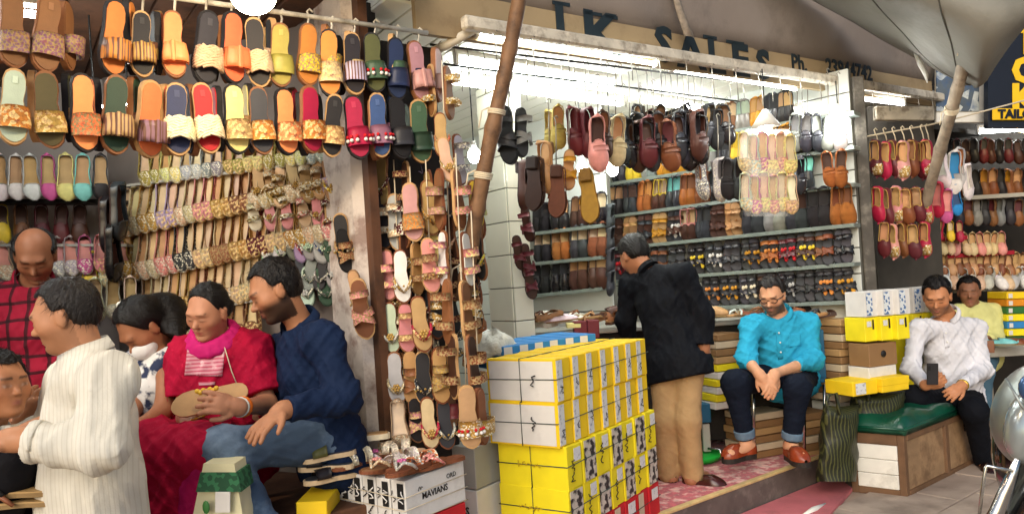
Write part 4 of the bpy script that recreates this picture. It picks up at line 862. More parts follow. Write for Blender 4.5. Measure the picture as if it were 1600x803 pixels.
# ---- clear bags of slippers
bagm = mat('clear_bag', (.95, .96, .93), .12, var=0, alpha=.16, spec=.6)
for r_, (y, n_, x0) in enumerate(((238, 6, 1166), (300, 6, 1168))):
    for i in range(n_):
        x = x0 + i * 13.5; c = [('cream', 'beige'), ('beige', 'mint'), ('tan', 'magenta'), ('beige', 'lemon'), ('tan', 'rose'), ('beige', 'lemon')][(i + r_) % 6]
        hang('flat', x, y + (i % 2) * 4, 62, 4.4 - .01 * i, c[0], c[1], f'{nice(c[1])} slipper in clear plastic, {ORD[i]} from left in the {("upper", "lower")[r_]} hanging bag', f'{("upper", "lower")[r_]} bagged slippers', turn=-20 + 8 * i, pitch=0, st=FLORAL)
    rows = []
    for i in range(9):
        f = i / 8; rows.append([P(1199 + (40 * math.cos(th) + 3 * math.sin(7 * th + i)) * (.82 + .2 * math.sin(math.pi * f)), y - 36 + 74 * f, 4.38 - .07 * math.sin(th) * (1 + .2 * math.sin(3 * th + i))) for th in [2 * math.pi * q / 22 for q in range(23)]])
    m = MB(); m.grid(rows); tag(m.build('plastic_bag', bagm), f'{("upper", "lower")[r_]} clear plastic bag of slippers under the cone lamp', 'bag', 'clear bags of slippers')

# ---- next shop: red slippers on cords
for r_, (y, xs, l) in enumerate(((248, (1372, 1386, 1400, 1414, 1428, 1444, 1452), 58), (320, (1376, 1390, 1404, 1420, 1436, 1452), 58), (374, (1384, 1398, 1414, 1430, 1448), 56))):
    for i, x in enumerate(xs):
        c = ('maroon', 'crimson', 'maroon', 'rose', 'chestnut')[(i + r_) % 5]
        hang('jutti', x, y + (i % 2) * 3, l, 5.0 + .02 * (i % 3), 'tan', c, f'{c} slipper, {ORD[i]} from the left in the {("top", "middle", "lowest")[r_]} string beside the grey post', f'{("top", "middle", "lowest")[r_]} string of red slippers', tilt=random.uniform(-4, 6), turn=-30 + random.uniform(-16, 22), pitch=0, st=LEATHER, deco='toecap' if (i + r_) % 3 == 0 else None, over=CN['gold'])
        if r_ == 0: hook(P(x - 4, 206 - (x - 1352) * .08, 5.05), P(x, y - 26, 5.05), f'pale loop holding the {ORD[i]} red slipper of the top string', 'loops of the red slippers', cordm, .004)
for i, (x, y, c1, c2, l, tu) in enumerate([(1477, 265, 'white', 'white', 58, -40), (1490, 270, 'skyblue', 'white', 66, 20), (1500, 262, 'peach', 'silver', 60, -10), (1492, 312, 'blue', 'skyblue', 50, 30), (1468, 312, 'rose', 'crimson', 56, -30), (1480, 322, 'rose', 'magenta', 52, 0), (1508, 285, 'white', 'white', 56, 60)]):
    hang('flat', x, y, l, 5.1, c1, c2, f'{nice(c2)} canvas shoe, {ORD[i]} in the bunch hanging by the bamboo pole', 'canvas shoes by the bamboo pole', tilt=random.uniform(-6, 8), turn=tu, pitch=0, name='canvas_shoe')
def far_row(y, x0, x1, n_, l, D, kd, pal, rowname, dy=0.0, pitch=-6, st=LEATHER):
    for i in range(n_):
        x = lerp(x0, x1, i / (n_ - 1)); a, b = pal[i % len(pal)]
        hang(kd, x, y + dy * (x - x0) + random.uniform(-1.5, 1.5), l, D, a, b, f'{nice(b)} shoe, {ORD[i]} from left in the far shop {rowname}', f'{rowname} of the far shop', turn=random.uniform(-25, 25), pitch=pitch, tilt=random.uniform(-4, 4), st=st)
far_row(238, 1482, 1604, 10, 38, 6.6, 'loafer', [('black', 'black'), ('black', 'maroon'), ('darkbrown', 'darkbrown')], 'top dark row')
far_row(288, 1512, 1604, 8, 46, 6.6, 'loafer', [('tan', 'chestnut'), ('black', 'black'), ('mustard', 'brown')], 'second dark row')
far_row(332, 1500, 1604, 9, 42, 6.6, 'loafer', [('black', 'charcoal'), ('maroon', 'brown'), ('grey', 'grey')], 'third dark row')
far_row(383, 1474, 1566, 9, 34, 6.5, 'jutti', [('tan', 'beige'), ('tan', 'sand'), ('tan', 'rose')], 'tan row over the red shelf', pitch=-25)
far_row(415, 1476, 1600, 12, 34, 6.5, 'jutti', [('tan', 'brown'), ('tan', 'tan'), ('tan', 'chestnut')], 'tan row under the red shelf', pitch=-25)
far_row(440, 1478, 1602, 10, 26, 6.4, 'loafer', [('white', 'white'), ('tan', 'beige'), ('grey', 'silver')], 'pale row on the counter', pitch=-55)
far_row(362, 1440, 1500, 5, 26, 6.4, 'jutti', [('tan', 'crimson'), ('sand', 'yellow')], 'short red row', pitch=-20)
redsh = mat('red_shelf_cloth', hx('9E1A2E'), .8, var=.15)
for (y, x0, x1, m_, lab) in ((401, 1470, 1572, redsh, 'red covered shelf in the far shop'), (433, 1470, 1604, wooddark, 'brown shelf below the tan slippers in the far shop'), (455, 1470, 1606, greywall, 'grey shelf under the pale shoes in the far shop'), (311, 1505, 1606, greywall, 'grey shelf under the dark shoes in the far shop'), (376, 1436, 1500, redsh, 'short red shelf in the far shop')):
    p, q = P(x0, y, 6.6), P(x1, y - (x1 - x0) * .06, 6.6); m = MB(); m.box((p + q) / 2, (q - p).normalized(), CF, ZX, (q - p).length, .22, .035); tag(m.build('wall_shelf', m_), lab, 'shelf', 'shelves of the far shop')
tube_light(P(1530, 206, 7.0), P(1640, 199, 6.9), 'tube light at the back of the far shop', .02)
tube_light(P(1545, 196, 6.3), P(1600, 205, 6.2), 'warm strip light under the awning of the far shop', .012, mat('warm_strip', (1, .75, .35), .4, var=0, emit=25))
# unseen from the street: the lamps behind the slides that light the left shop
tube_light(Fp(-2.3, .62, 2.60), Fp(-1.2, .62, 2.60), 'tube light inside the sandal shop behind the hanging slides')
tube_light(Fp(-2.9, .95, 2.60), Fp(-2.4, .3, 2.60), 'short tube light added to brighten the sandal shop above the ballet flats')  # added out of view to brighten the left end of the shop
bulb(P(148, 172, 3.2), .035, 'white bulb glinting between the mint and the olive slide', cord=.7)
bulb(P(200, 152, 3.2), .03, 'white bulb glinting beside the green slide', cord=.6)
# ================================================================== boxes, furniture, bags
card = lambda n, c, **k: mat(n, hx(c), .65, var=.08, vs=8, bump=.2, bs=30, **k)
YEL = card('yellow_card', 'F0C91C'); YEL2 = card('lemon_card', 'EFDC1E'); WCARD = card('white_card', 'DCD9D4', stain=(hx('A8A29A'), 5, .62, .5)); BLU = card('blue_card', '2F7FBE'); REDC = card('red_card', 'C21E26'); BRN = card('brown_card', '8C6A45'); GREYC = card('grey_card', 'A7A6A0'); TANC = card('tan_card', 'B08C5E'); BEI = card('beige_card', 'C9B79A')
inkb = mat('black_ink', hx('1B1A1A'), .6); LAB = mat('paper_label', hx('D9DAD8'), .6, col2=hx('A9ABB0'), mix='noise', ms=55, mt=.60, var=.05); PIC = mat('printed_photo', hx('C9C2B4'), .5, col2=hx('2E2B2A'), mix='noise', ms=26, mt=.52, var=.2, vs=40)
strm = mat('packing_string', hx('3E4A44'), .7)
def shoebox(c, ax, ay, az, sx, sy, sz, m_, label, group, lid=None, front=None, name='shoe_box', frontax=1, sq=True):
    """closed carton; front: list of (material, u0, u1, v0, v1) panels printed on the -ay face (u along ax, v along az)"""
    j = lambda: random.uniform(-.003, .003); c = Vector(c) + ax * j() + ay * j(); r_z = Matrix.Rotation(math.radians(random.uniform(-1.0, 1.0)), 3, az); ax, ay = r_z @ Vector(ax), r_z @ Vector(ay)
    t = thing(name, label, 'box', c - az * sz / 2, group, Matrix((ax, ay, az)).transposed())
    I = (Vector((1, 0, 0)), Vector((0, 1, 0)), Vector((0, 0, 1)))
    MB().box((0, 0, sz / 2), *I, sx, sy, sz, .003).build('carton', m_, t)
    if lid == 'top': MB().box((0, 0, sz - .022), *I, sx + .006, sy + .006, .046, .002).build('lid', m_, t)
    if lid == 'side': MB().box((-sx / 2 + .02, 0, sz / 2), *I, .044, sy + .006, sz + .005, .002).build('lid', m_, t)
    for (pm, u0, u1, v0, v1, *ff) in front or []:
        face = ff[0] if ff else '-y'; nm = ff[1] if len(ff) > 1 else 'print'
        if face == '-y': MB().box((lerp(-sx, sx, (u0 + u1) / 2) / 2, -sy / 2 - .0042, sz * (v0 + v1) / 2), *I, sx * (u1 - u0), .002, sz * (v1 - v0)).build(nm, pm, t)
        elif face == '-x': MB().box((-sx / 2 - .0042, lerp(-sy, sy, (u0 + u1) / 2) / 2, sz * (v0 + v1) / 2), *I, .002, sy * (u1 - u0), sz * (v1 - v0)).build(nm, pm, t)
    return t
def btext(t, txt, pos, right, up, size, m_=inkb, bold=.001):
    o = ob('lettering', text_mesh(txt, size, .0006, bold), t, m_); o.matrix_local = Matrix.Translation(pos) @ Matrix((right, up, right.cross(up))).transposed().to_4x4(); return o
X_, Y_, Z_ = Vector((1, 0, 0)), Vector((0, 1, 0)), Vector((0, 0, 1))
def scribble(t, pos, right, up, size, seed, m_=inkb):
    r_ = random.Random(seed * 7 + 1); n_ = r_.randint(5, 10); pts = [Vector(pos) + right * (size * (.22 * math.sin(i * r_.uniform(.9, 2.4) + seed) + .12 * r_.uniform(-1, 1))) + up * (size * r_.uniform(.7, 1.1) * (i / n_ - .5)) for i in range(n_)]
    MB().tube(pts, size * .045, 4).build('marking', m_, t)
# ---- the big tied stack of yellow boxes
SD = Vector((.57, .82, 0)).normalized(); SN = Vector((-SD.y, SD.x, 0))          # along the row, away from the street
BW, BLn, BH = .132, .36, .187
corner = P(866, 575, 3.14); corner.z = 0
top = P(866, 562, 3.14).z
names = ['top', 'second', 'third', 'fourth', 'fifth', 'sixth']
stack0 = corner.copy()
for l in range(6):
    z1 = top - l * (BH + .003); 
    if z1 - BH < 0.0: bh = z1
    off = SD * (.0 if l < 2 else .03) - SN * (.0 if l < 2 else .012) + SN * random.uniform(-.006, .006)
    n_ = 7
    for i in range(n_):
        c = stack0 + off + SD * (BW * (i + .5)) + SN * BLn / 2 + ZX * (z1 - BH / 2)
        # axes: x along the row, y into depth (-y = street side), z up
        if l < 2:
            fr = [(LAB, .02, .40, .04, .97, '-y', 'paper_label')]; mm = YEL
            if i == 0: fr += [(WCARD, .03, .97, .04, .96, '-x', 'end_panel')]
        elif l < 4:
            fr = ([(PIC, .10, .95, .02, .98)] if (i + l) % 2 else [(LAB, .45, .9, .62, .92, '-y', 'size_label')]); mm = YEL2
        else: fr = [(BEI, .1, .55, .04, .96)] if i % 2 else [(LAB, .2, .8, .6, .9, '-y', 'size_label')]; mm = REDC
        t = shoebox(c, SD, SN, Z_, BW - .010, BLn, BH, mm, f'{"yellow and white" if l < 2 else "lemon yellow printed" if l < 4 else "red"} shoe box, {ORD[i]} from the corner in the {names[l]} stack layer', 'tied stack of yellow shoe boxes', lid='side' if l < 4 else None, front=fr)
        if l < 2: scribble(t, (-.028, -BLn / 2 - .006, BH * (.3 + .1 * (i % 3))), X_, Z_, .05, i + l * 7)
        elif l < 4 and not (i + l) % 2: [scribble(t, (-.024 + dx_, -BLn / 2 - .006, BH * (.30 + .04 * (i % 3)) + dz_), X_, Z_, .055, i * 3 + l + int(dz_ * 100)) for dx_, dz_ in ((0, 0), (.006, .05))]
        if i == 0 and l < 2:
            scribble(t, (-BW / 2 - .012, -.07, BH * .55), -Y_, Z_, .07, 3 + l)
        if i == 0 and l >= 2: [scribble(t, (-BW / 2 - .005, .05 - .04 * q_, BH * .55), Z_, -Y_, .05, q_ + l, mat('faint_ink', hx('C7A618'), .7)) for q_ in range(3)]
    # string round the layer
    o_ = stack0 + off; z = z1 - BH * .45; a_, b_, c_, d_ = o_ - SD * .004 - SN * .006, o_ + SD * (BW * 7 + .004) - SN * .006, o_ + SD * (BW * 7 + .004) + SN * (BLn + .006), o_ - SD * .004 + SN * (BLn + .006)
    m = MB(); m.tube([q + ZX * (z + dz) for q, dz in ((a_, 0), (b_, .012), (c_, .0), (d_, -.006), (a_, 0))], .0022, 4)
    tag(m.build('string', strm), f'dark packing string round the {names[l]} layer of the yellow boxes', 'string', 'packing strings')
    m = MB(); e = o_ + SN * BLn * .5 - SD * .005; m.tube([e + ZX * (z1 - BH), e + ZX * (z1 + .003), e + SD * BW * 7 + ZX * (z1 + .003)], .0022, 4); tag(m.build('string', strm), f'dark upright packing string over the {names[l]} layer of the yellow boxes', 'string', 'packing strings')
# grey and white cartons beside the stack
for i, (z1, m_) in enumerate(((top - 2 * BH - .01, GREYC), (top - 3 * BH - .015, WCARD), (top - 4 * BH - .02, GREYC))):
    c = stack0 + SN * (BLn + .10) + SD * .06 + ZX * (z1 - BH / 2)
    t = shoebox(c, SD, SN, Z_, .30, .14, BH, m_, f'{("pale grey", "off-white", "grey")[i]} carton tucked behind the yellow stack, {ORD[i]} from the top', 'cartons behind the yellow stack')
    if i == 1: btext(t, '2S', (-.153, .0, .09), -Y_, Z_, .05)
# blue boxes lying behind
for i in range(6):
    p = P(776 + i * 23, 556 - i * 3.6, 3.80 + .05 * i); d_ = Vector((.86, .5, 0)).normalized(); n_ = Vector((-d_.y, d_.x, 0))
    t = shoebox(p, d_, n_, Z_, .105, .34, .12, BLU, f'blue and white shoe box, {ORD[i]} from the left behind the yellow stack', 'blue boxes behind the yellow stack', front=[(WCARD, .0, .45, .03, .97)])
    t = shoebox(p - ZX * .125, d_, n_, Z_, .105, .34, .12, BLU, f'blue box under the {ORD[i]} blue box behind the yellow stack', 'blue boxes behind the yellow stack') if i < 0 else None
# ---- white boxes with black print, red boxes under them, sandals on top
wd = Vector((.8, -.6, 0)).normalized(); wn = Vector((.6, .8, 0)).normalized()
fc = P(524, 735, 2.86); zt = fc.z; w_ = .074
for r_ in range(2):
    for i in range(5):
        c = fc + wd * (w_ * (i + .5)) + wn * .165; c.z = zt - .080 - r_ * .162
        if r_ == 0:
            t = shoebox(c, wd, wn, Z_, w_ - .004, .33, .156, WCARD, f'white shoe box with black lettering, {ORD[i]} from the left under the loose sandals', 'white boxes under the loose sandals', front=[(inkb, .5, .92, .36, .94, '-y')])
            scribble(t, (-.016, -.171, .105), X_, Z_, .05, i + 40); scribble(t, (.012, -.171, .032), X_, Z_, .045, i + 50); scribble(t, (.015, -.174, .10), X_, Z_, .06, i + 60, WCARD)
            if i == 4: btext(t, 'MAVIANS', (.037, -.01, .080), Y_, Z_, .034, inkb, .0004); btext(t, 'ORD', (.037, .085, .118), Y_, Z_, .026, inkb, 0); scribble(t, (.037, -.085, .115), Z_, Y_, .03, 5)
        else:
            t = shoebox(c, wd, wn, Z_, w_ - .004, .33, .156, REDC, f'red and white shoe box, {ORD[i]} from the left in the lower row', 'red boxes under the white ones', front=[(WCARD, .1, .42, .0, 1.0)])
e = fc + wd * (w_ * 5)
for i in range(3):
    m = MB(); m.tube([fc - wn * .008 + ZX * (-.05 - .05 * i), e - wn * .008 + wd * .006 + ZX * (-.06 - .045 * i), e + wn * .336 + wd * .006 + ZX * (-.055 - .05 * i)], .0018, 4); tag(m.build('string', cordm), f'white packing string round the white boxes, {ORD[i]} from the top', 'string', 'packing strings')
lay = [(548, 716, 'white', 'gold', 20), (575, 714, 'tan', 'beige', 35), (602, 716, 'tan', 'white', 10), (560, 726, 'brown', 'cream', 65), (600, 728, 'brown', 'sand', 70), (632, 722, 'brown', 'white', 50), (640, 736, 'chestnut', 'silver', 70), (662, 724, 'chestnut', 'peach', 60), (686, 720, 'chestnut', 'rose', 55), (622, 710, 'sand', 'cream', 15)]
for i, (x, y, bd, c, yaw) in enumerate(lay):
    p = onz(x, y + 6, zt + .010); p.z += .016 * (i % 3 == 0) ; a = math.radians(yaw); toe = Vector((-math.cos(a) * .96, -math.sin(a) * .6, 0)).normalized(); toe = (toe + ZX * random.uniform(-.05, .12)).normalized(); x_ = toe.cross(ZX).normalized()
    shoe('strappy' if i % 2 else 'thong', p, Matrix((x_, toe, x_.cross(toe))).transposed(), .245, bd, c, f'{nice(bd)} sandal with {nice(c)} sequin straps, {ORD[i]} from the left on the white boxes', 'loose sandals on the white boxes', st=GLITTER, deco='cross' if i % 4 == 1 else ('flower' if i % 2 == 0 else 'beads'), over=CN[('rose', 'silver', 'magenta', 'white')[i % 4]], sole='chestnut')
# sandals stacked on the ledge
for i in range(3):
    p = P(514 + random.uniform(-6, 6), 716 + i * 17, 2.76); a_ = random.uniform(-.5, .4); toe = Vector((-math.cos(a_), -.3 + math.sin(a_), random.uniform(-.08, .1))).normalized(); x_ = toe.cross(ZX).normalized()
    shoe('slide', p, Matrix((x_, toe, x_.cross(toe))).transposed(), .205, 'charcoal', 'darkolive' if i == 0 else 'black', f'dark slide with a pale sole, {ORD[i]} from the top of the pile beside the jeans', 'slides piled beside the jeans', sole='beige', deco='plain')
shoe('slide', P(560, 688, 2.95), Matrix((Vector((.3, -.95, 0)), Vector((-.95, -.3, .05)), ZX)).transposed(), .25, 'tan', 'black', 'tan slide lying under the plaster pillar', 'slides piled beside the jeans', sole='cream')
p = P(498, 792, 2.74); t = shoebox(p, CR, CF, Z_, .11, .2, .10, YEL, 'yellow packet under the piled slides', 'packets beside the ledge'); [scribble(t, (-.03 + .02 * q_, -.103, .045), X_, Z_, .03, q_ + 70, mat('ochre_ink', hx('8E6A12'), .6)) for q_ in range(4)]
shoebox(P(500, 826, 2.72), CR, CF, Z_, .12, .2, .10, card('magenta_card', 'D0286A'), 'magenta packet under the yellow one', 'packets beside the ledge')
# cream shopping bag with green band
t = thing('shopping_bag', 'cream shopping bag with a green woven band and a leaf under the jeans', 'bag', P(350, 830, 2.45)); inv = t.matrix_world.copy()
bagc = mat('cream_bag_paper', hx('DDD6AE'), .7, var=.08, bump=.2, bs=15); gband = mat('green_woven_print', hx('2F6B46'), .8, col2=hx('1E4A30'), mix='cells', ms=70, mt=.5); 
def bagq(m_, nm, y0, y1, D, x00, x01, x10, x11, th=.14):
    a, b, c_, d_ = P(x00, y0, D), P(x01, y0, D), P(x11, y1, D - .02), P(x10, y1, D - .02); f = Vector((0, th, 0)); m = MB(); m.hexa([d_, c_, c_ + f, d_ + f, a, b, b + f, a + f]); return m.build(nm, m_, t, inv=inv)
bagq(bagc, 'paper', 724, 860, 2.40, 318, 366, 290, 388, .10); bagq(gband, 'band', 738, 768, 2.392, 313, 371, 306, 377, .115)
MB().box(P(348, 784, 2.365), CR, CF, CU, .048, .004, .066, .001).build('tag', WCARD, t, inv=inv); [MB().box(P(348, 780 + 5 * q_, 2.366), CR, CF, CU, .030, .002, .003).build('marking', inkb, t, inv=inv) for q_ in range(3)]
MB().ball(P(322, 792, 2.36), (.012, .004, .022), 8, 5).build('leaf', mat('leaf_green', hx('3C7A3A'), .5), t, inv=inv)
# ---- under and behind the people in the middle shop
cw = mat('counter_grey', hx('A9A69C'), .6, var=.1)
t = thing('display_counter', 'low counter heaped with leather goods behind the black jacket', 'counter', P(980, 560, 5.0)); inv = t.matrix_world.copy()
def cbox(nm, m_, px0, px1, py0, py1, D, dp, ax=None):
    a, b = P(px0, py1, D), P(px1, py1, D); h = (py1 - py0) * D / FPX; d_ = (b - a); d_.z = 0; w = d_.length; d_.normalize(); n_ = Vector((-d_.y, d_.x, 0)); return MB().box((a + b) / 2 + n_ * dp / 2 + ZX * h / 2, d_, n_, Z_, w, dp, h, .006).build(nm, m_, t, inv=inv)
cbox('top', cw, 830, 1330, 505, 512, 5.05, .5); cbox('front', dark, 832, 1328, 512, 690, 5.1, .4)
leathers = [('brown', .05), ('tan', .04), ('darkbrown', .05), ('chestnut', .04), ('white', .035), ('charcoal', .045)]
for i in range(26):
    x = 838 + i * 18.5 + random.uniform(-5, 5)
    if 975 < x < 1085: continue
    c, h = random.choice(leathers); p = P(x, 503 - random.uniform(0, 10) - (4 if x > 1100 else 0), 5.0 - random.uniform(-.1, .12)); a = random.uniform(-1, 1); toe = Vector((math.cos(a), -math.sin(a), random.uniform(-.1, .2))).normalized(); x_ = toe.cross(ZX).normalized()
    shoe(random.choice(('mule', 'flat', 'thong')), p, Matrix((x_, toe, x_.cross(toe))).transposed(), .25, 'tan', c, f'{nice(c)} shoe lying on the low counter, {ORD[i]} along from the tiled pillar', 'loose shoes on the low counter')
for i, (x, y, w, m_, lab) in enumerate([(905, 515, 20, card('maroon_card', '6A2228'), 'maroon box standing on the counter'), (925, 513, 18, card('maroon_card', '6A2228'), 'second maroon box on the counter'), (895, 508, 22, card('pale_yellow_card', 'DCD38A'), 'pale yellow box lid on the counter')]):
    p = P(x, y, 4.75); shoebox(p, CR, CF, Z_, w * 4.75 / FPX, .12, .11 if i < 2 else .03, m_, lab + ' beside the black jacket', 'boxes on the low counter')
crum = mat('crumpled_plastic', hx('DDD9C8'), .35, var=.12, vs=9, bump=1.0, bs=20, dist=.02)
def lump(name, label, cat, p, r, m_, seed, n=18, k=9, group=None):
    rr = np.random.default_rng(seed); ph = rr.uniform(0, 6, 12); m = MB(); rows = []
    for i in range(k + 1):
        th = math.pi * .62 * i / k; row = []
        for j in range(n):
            f = 2 * math.pi * j / n; q = 1 + .13 * math.sin(3 * f + ph[0] + 2 * th) + .11 * math.sin(5 * f + ph[1] - 3 * th) + .09 * math.sin(8 * f + ph[2] + 4 * th) + .07 * math.sin(13 * f + ph[3] + 5 * th)
            row.append(Vector(p) + Vector((r[0] * math.sin(th) * math.cos(f) * q, r[1] * math.sin(th) * math.sin(f) * q, r[2] * math.cos(th) * (.8 + .4 * (q - 1) * 3) + .0)))
        rows.append(row)
    m.grid(rows, True, True); return tag(m.build(name, m_), label, cat, group)
lump('crumpled_bag', 'crumpled pale plastic bag between the sandal curtain and the tiled pillar', 'bag', P(770, 545, 3.75), (.13, .1, .10), crum, 1)
lump('crumpled_bag', 'crumpled pale plastic on the counter beside the tiled pillar', 'bag', P(848, 505, 5.0), (.12, .08, .08), crum, 2)
lump('crumpled_bag', 'folded clear plastic in the middle of the counter', 'bag', P(895, 500, 5.1), (.1, .08, .05), crum, 3)
# stacks of flat brown cartons behind the seated men
for st_, (x, y0, n_, w, D, lab) in enumerate(((1308, 497, 11, 46, 4.95, 'beside the white slatted wall'), (1120, 520, 10, 44, 5.0, 'beside the khaki trousers'), (1180, 640, 6, 70, 5.0, 'under the turquoise shirt'), (1255, 640, 6, 50, 5.0, 'behind the chair leg'))):
    for i in range(n_):
        p = P(x + random.uniform(-2, 2), y0 + i * 11.5 + 5, D); mm = (TANC, BRN, BEI, BRN)[(i + st_) % 4]
        if st_ == 1 and i > 3: mm = (YEL2, WCARD)[i % 2]
        shoebox(p, Vector((.93, .37, 0)).normalized(), Vector((-.37, .93, 0)).normalized(), Z_, w * D / FPX, .26, .044, mm, f'flat {"yellow or white" if mm in (YEL2, WCARD) else "brown"} carton, {ORD[i]} from the top of the pile {lab}', f'flat cartons {lab}')
# boxes behind the man in white
dd, nn_ = Vector((.93, .37, 0)).normalized(), Vector((-.37, .93, 0)).normalized()
BPAT = mat('blue_white_print', hx('D9DEE0'), .6, col2=hx('4C6FA0'), mix='cells', ms=60, mt=.55, var=.05)
for i in range(5):
    shoebox(P(1346 + i * 25, 475 - i * 2, 4.70 if i < 3 else 5.35), dd, nn_, Z_, .101 if i < 3 else .115, .16, .158 if i < 3 else .18, WCARD, f'pale box with blue pattern, {ORD[i]} from the left behind the man in white', 'patterned boxes behind the man in white', front=[(BPAT, .08, .55, .06, .94)])
    t = shoebox(P(1345 + i * 25, 514 - i * 2, 4.70 if i < 3 else 5.35), dd, nn_, Z_, .101 if i < 3 else .115, .16, .15 if i < 3 else .17, YEL2, f'lemon yellow box, {ORD[i]} from the left under the patterned boxes', 'lemon boxes behind the man in white', front=[(inkb, .6, .72, .5, .9), (LAB, .15, .5, .62, .85, '-y', 'size_label')])
t = shoebox(P(1363, 552, 4.70), dd, nn_, Z_, .235, .16, .142, BRN, 'brown carton with a round mark under the lemon boxes', 'boxes behind the bench'); MB().tube([(.0, -.082, .075), (.0, -.084, .075)], .022, 12).build('marking', inkb, t)
shoebox(P(1363, 579, 4.70), dd, nn_, Z_, .235, .16, .072, WCARD, 'white carton under the brown carton', 'boxes behind the bench')
shoebox(P(1408, 560, 5.4), dd, nn_, Z_, .11, .2, .44, YEL2, 'tall yellow box beside the man in white', 'boxes behind the bench')
shoebox(P(1330, 603, 4.6), dd, nn_, Z_, .20, .22, .085, YEL, 'yellow box with a paper label lying on the striped sacks', 'yellow boxes on the sacks', front=[(LAB, .1, .5, .1, .9, '-y', 'size_label')])
shoebox(P(1376, 597, 4.65), dd, nn_, Z_, .22, .22, .085, YEL, 'yellow box lying next to the man in white', 'yellow boxes on the sacks', lid='top')
# striped sacks
sackm = stripes('green_striped_sack', hx('1C2012'), hx('4A4C26'), [((.8, .35, 0), 60, 0)], .3, .5, .3)
def sack(x0, x1, y0, y1, D, label, seed):
    rr = random.Random(seed); rows = []
    for i in range(14):
        f = i / 13; y = lerp(y0, y1, f); ring = []
        for q in range(24):
            th = 2 * math.pi * q / 24; w = (x1 - x0) / 2 * (1 - .12 * (1 - f) ** 2); b = 1 + .05 * math.sin(3 * th + i * .8 + seed) + .04 * math.sin(7 * th - i * 1.3)
            c_, s_ = math.cos(th), math.sin(th); c_ = abs(c_) ** .6 * (1 if c_ > 0 else -1); s_ = abs(s_) ** .6 * (1 if s_ > 0 else -1)
            ring.append(P((x0 + x1) / 2 + w * c_ * b + (1 - f) * 6, y - 8 * math.sin(2 * th + seed) * (1 - f), D + .14 * s_ * b))
        rows.append(ring)
    t = thing('striped_sack', label, 'sack', P((x0 + x1) / 2, y1, D), 'striped sacks'); inv = t.matrix_world.copy()
    m = MB(); m.grid(rows, True, True); n_ = len(m.v); m.add([sum((Vector(p) for p in rows[0]), Vector()) / 24 + ZX * .02], []); m.f += [(j, n_, (j + 1) % 24) for j in range(24)]; m.sm += [True] * 24; m.build('cloth', sackm, t, inv=inv)
    m = MB(); m.tube([P(x0 + 12, y0 + 4, D - .14), P(x0 + 18, y0 - 22, D - .12), P(x0 + 30, y0 - 26, D - .1), P(x0 + 36, y0 + 8, D - .15)], .011, 6); m.build('handle', sackm, t, inv=inv)
sack(1276, 1338, 640, 752, 4.55, 'dark green striped sack standing on the pink mat', 1)
sack(1322, 1412, 618, 690, 4.75, 'dark green striped sack slumped behind the crate bench', 2)
# ---- crate bench with green cushion
CB0, CB1, CB2 = onz(1331, 768, .0), onz(1418, 779, .0), onz(1531, 722, .0)
ex = (CB1 - CB0).normalized(); ey = (CB2 - CB1).normalized(); cwood = mat('crate_wood', hx('9A7B5A'), .65, var=.2, vs=8, bump=.4, bs=50, stain=(hx('5A3F2A'), 7, .55, .6)); cwood2 = mat('crate_frame_wood', hx('6B4E36'), .65, var=.25, vs=9, bump=.4, bs=50)
t = thing('crate_bench', 'wooden crate bench with white front boards and green cushion under the man in white', 'bench', CB0); inv = t.matrix_world.copy(); W1, W2, HB = (CB1 - CB0).length, (CB2 - CB1).length, .385
def bq(nm, o, dx, dy, dz, m_, bev=.004):        # block from corner o
    return MB().box(o + ex * dx / 2 + ey * dy / 2 + ZX * dz / 2, ex, ey, Z_, abs(dx), abs(dy), abs(dz), bev).build(nm, m_, t, inv=inv)
bq('carcass', CB0 + ex * .012 + ey * .012 + ZX * .01, W1 - .024, W2 - .02, HB - .02, cwood)
for a_ in (0, W1 - .04): bq('upright', CB0 + ex * a_, .04, .04, HB, cwood2)
bq('upright', CB0 + ex * (W1 - .04) + ey * (W2 * .52), .045, .05, HB, cwood2); bq('upright', CB0 + ex * (W1 - .04) + ey * (W2 - .04), .045, .04, HB, cwood2)
bq('rail', CB0 + ex * .04, W1 - .08, .03, .045, cwood2); bq('rail', CB0 + ex * .04 + ZX * (HB - .07), W1 - .08, .03, .07, cwood2)
bq('rail', CB0 + ex * (W1 - .026) + ey * .04 + ZX * (HB - .045), .03, W2 - .08, .045, cwood2); bq('rail', CB0 + ex * (W1 - .026) + ey * .04, .03, W2 - .08, .04, cwood2)
for i in range(3): bq('white_board', CB0 + ex * .042 + ey * -.002 + ZX * (.046 + i * .089), W1 - .084, .02, .086, WHITE)
cush = mat('green_vinyl', hx('0E4A36'), .28, var=.2, vs=6, bump=.35, bs=14, spec=.6, dist=.01)
rows = []; CL = W2 * .70
for i in range(15):
    row = []
    for j in range(15):
        u, v = i / 14 * 2 - 1, j / 14 * 2 - 1; e = (1 - abs(u) ** 6) * (1 - abs(v) ** 6); z = .075 * e ** .4 + .012 * math.sin(5 * u + 3 * v) * e + .008 * math.sin(9 * v - 4 * u) * e
        row.append(CB0 + ex * (W1 * .5 + (W1 * .5 + .012) * u) + ey * (CL * .5 + (CL * .5 + .01) * v) + ZX * (HB + .03 + z))
    rows.append(row)
m = MB(); solid_grid(m, rows, ZX, .034); m.build('cushion', cush, t, inv=inv)
m = MB(); m.tube([CB0 - ex * .008 - ey * .008 + ZX * (HB + .03), CB0 + ex * (W1 + .01) - ey * .008 + ZX * (HB + .03), CB0 + ex * (W1 + .01) + ey * CL + ZX * (HB + .03)], .010, 6); m.build('piping', cush, t, inv=inv)
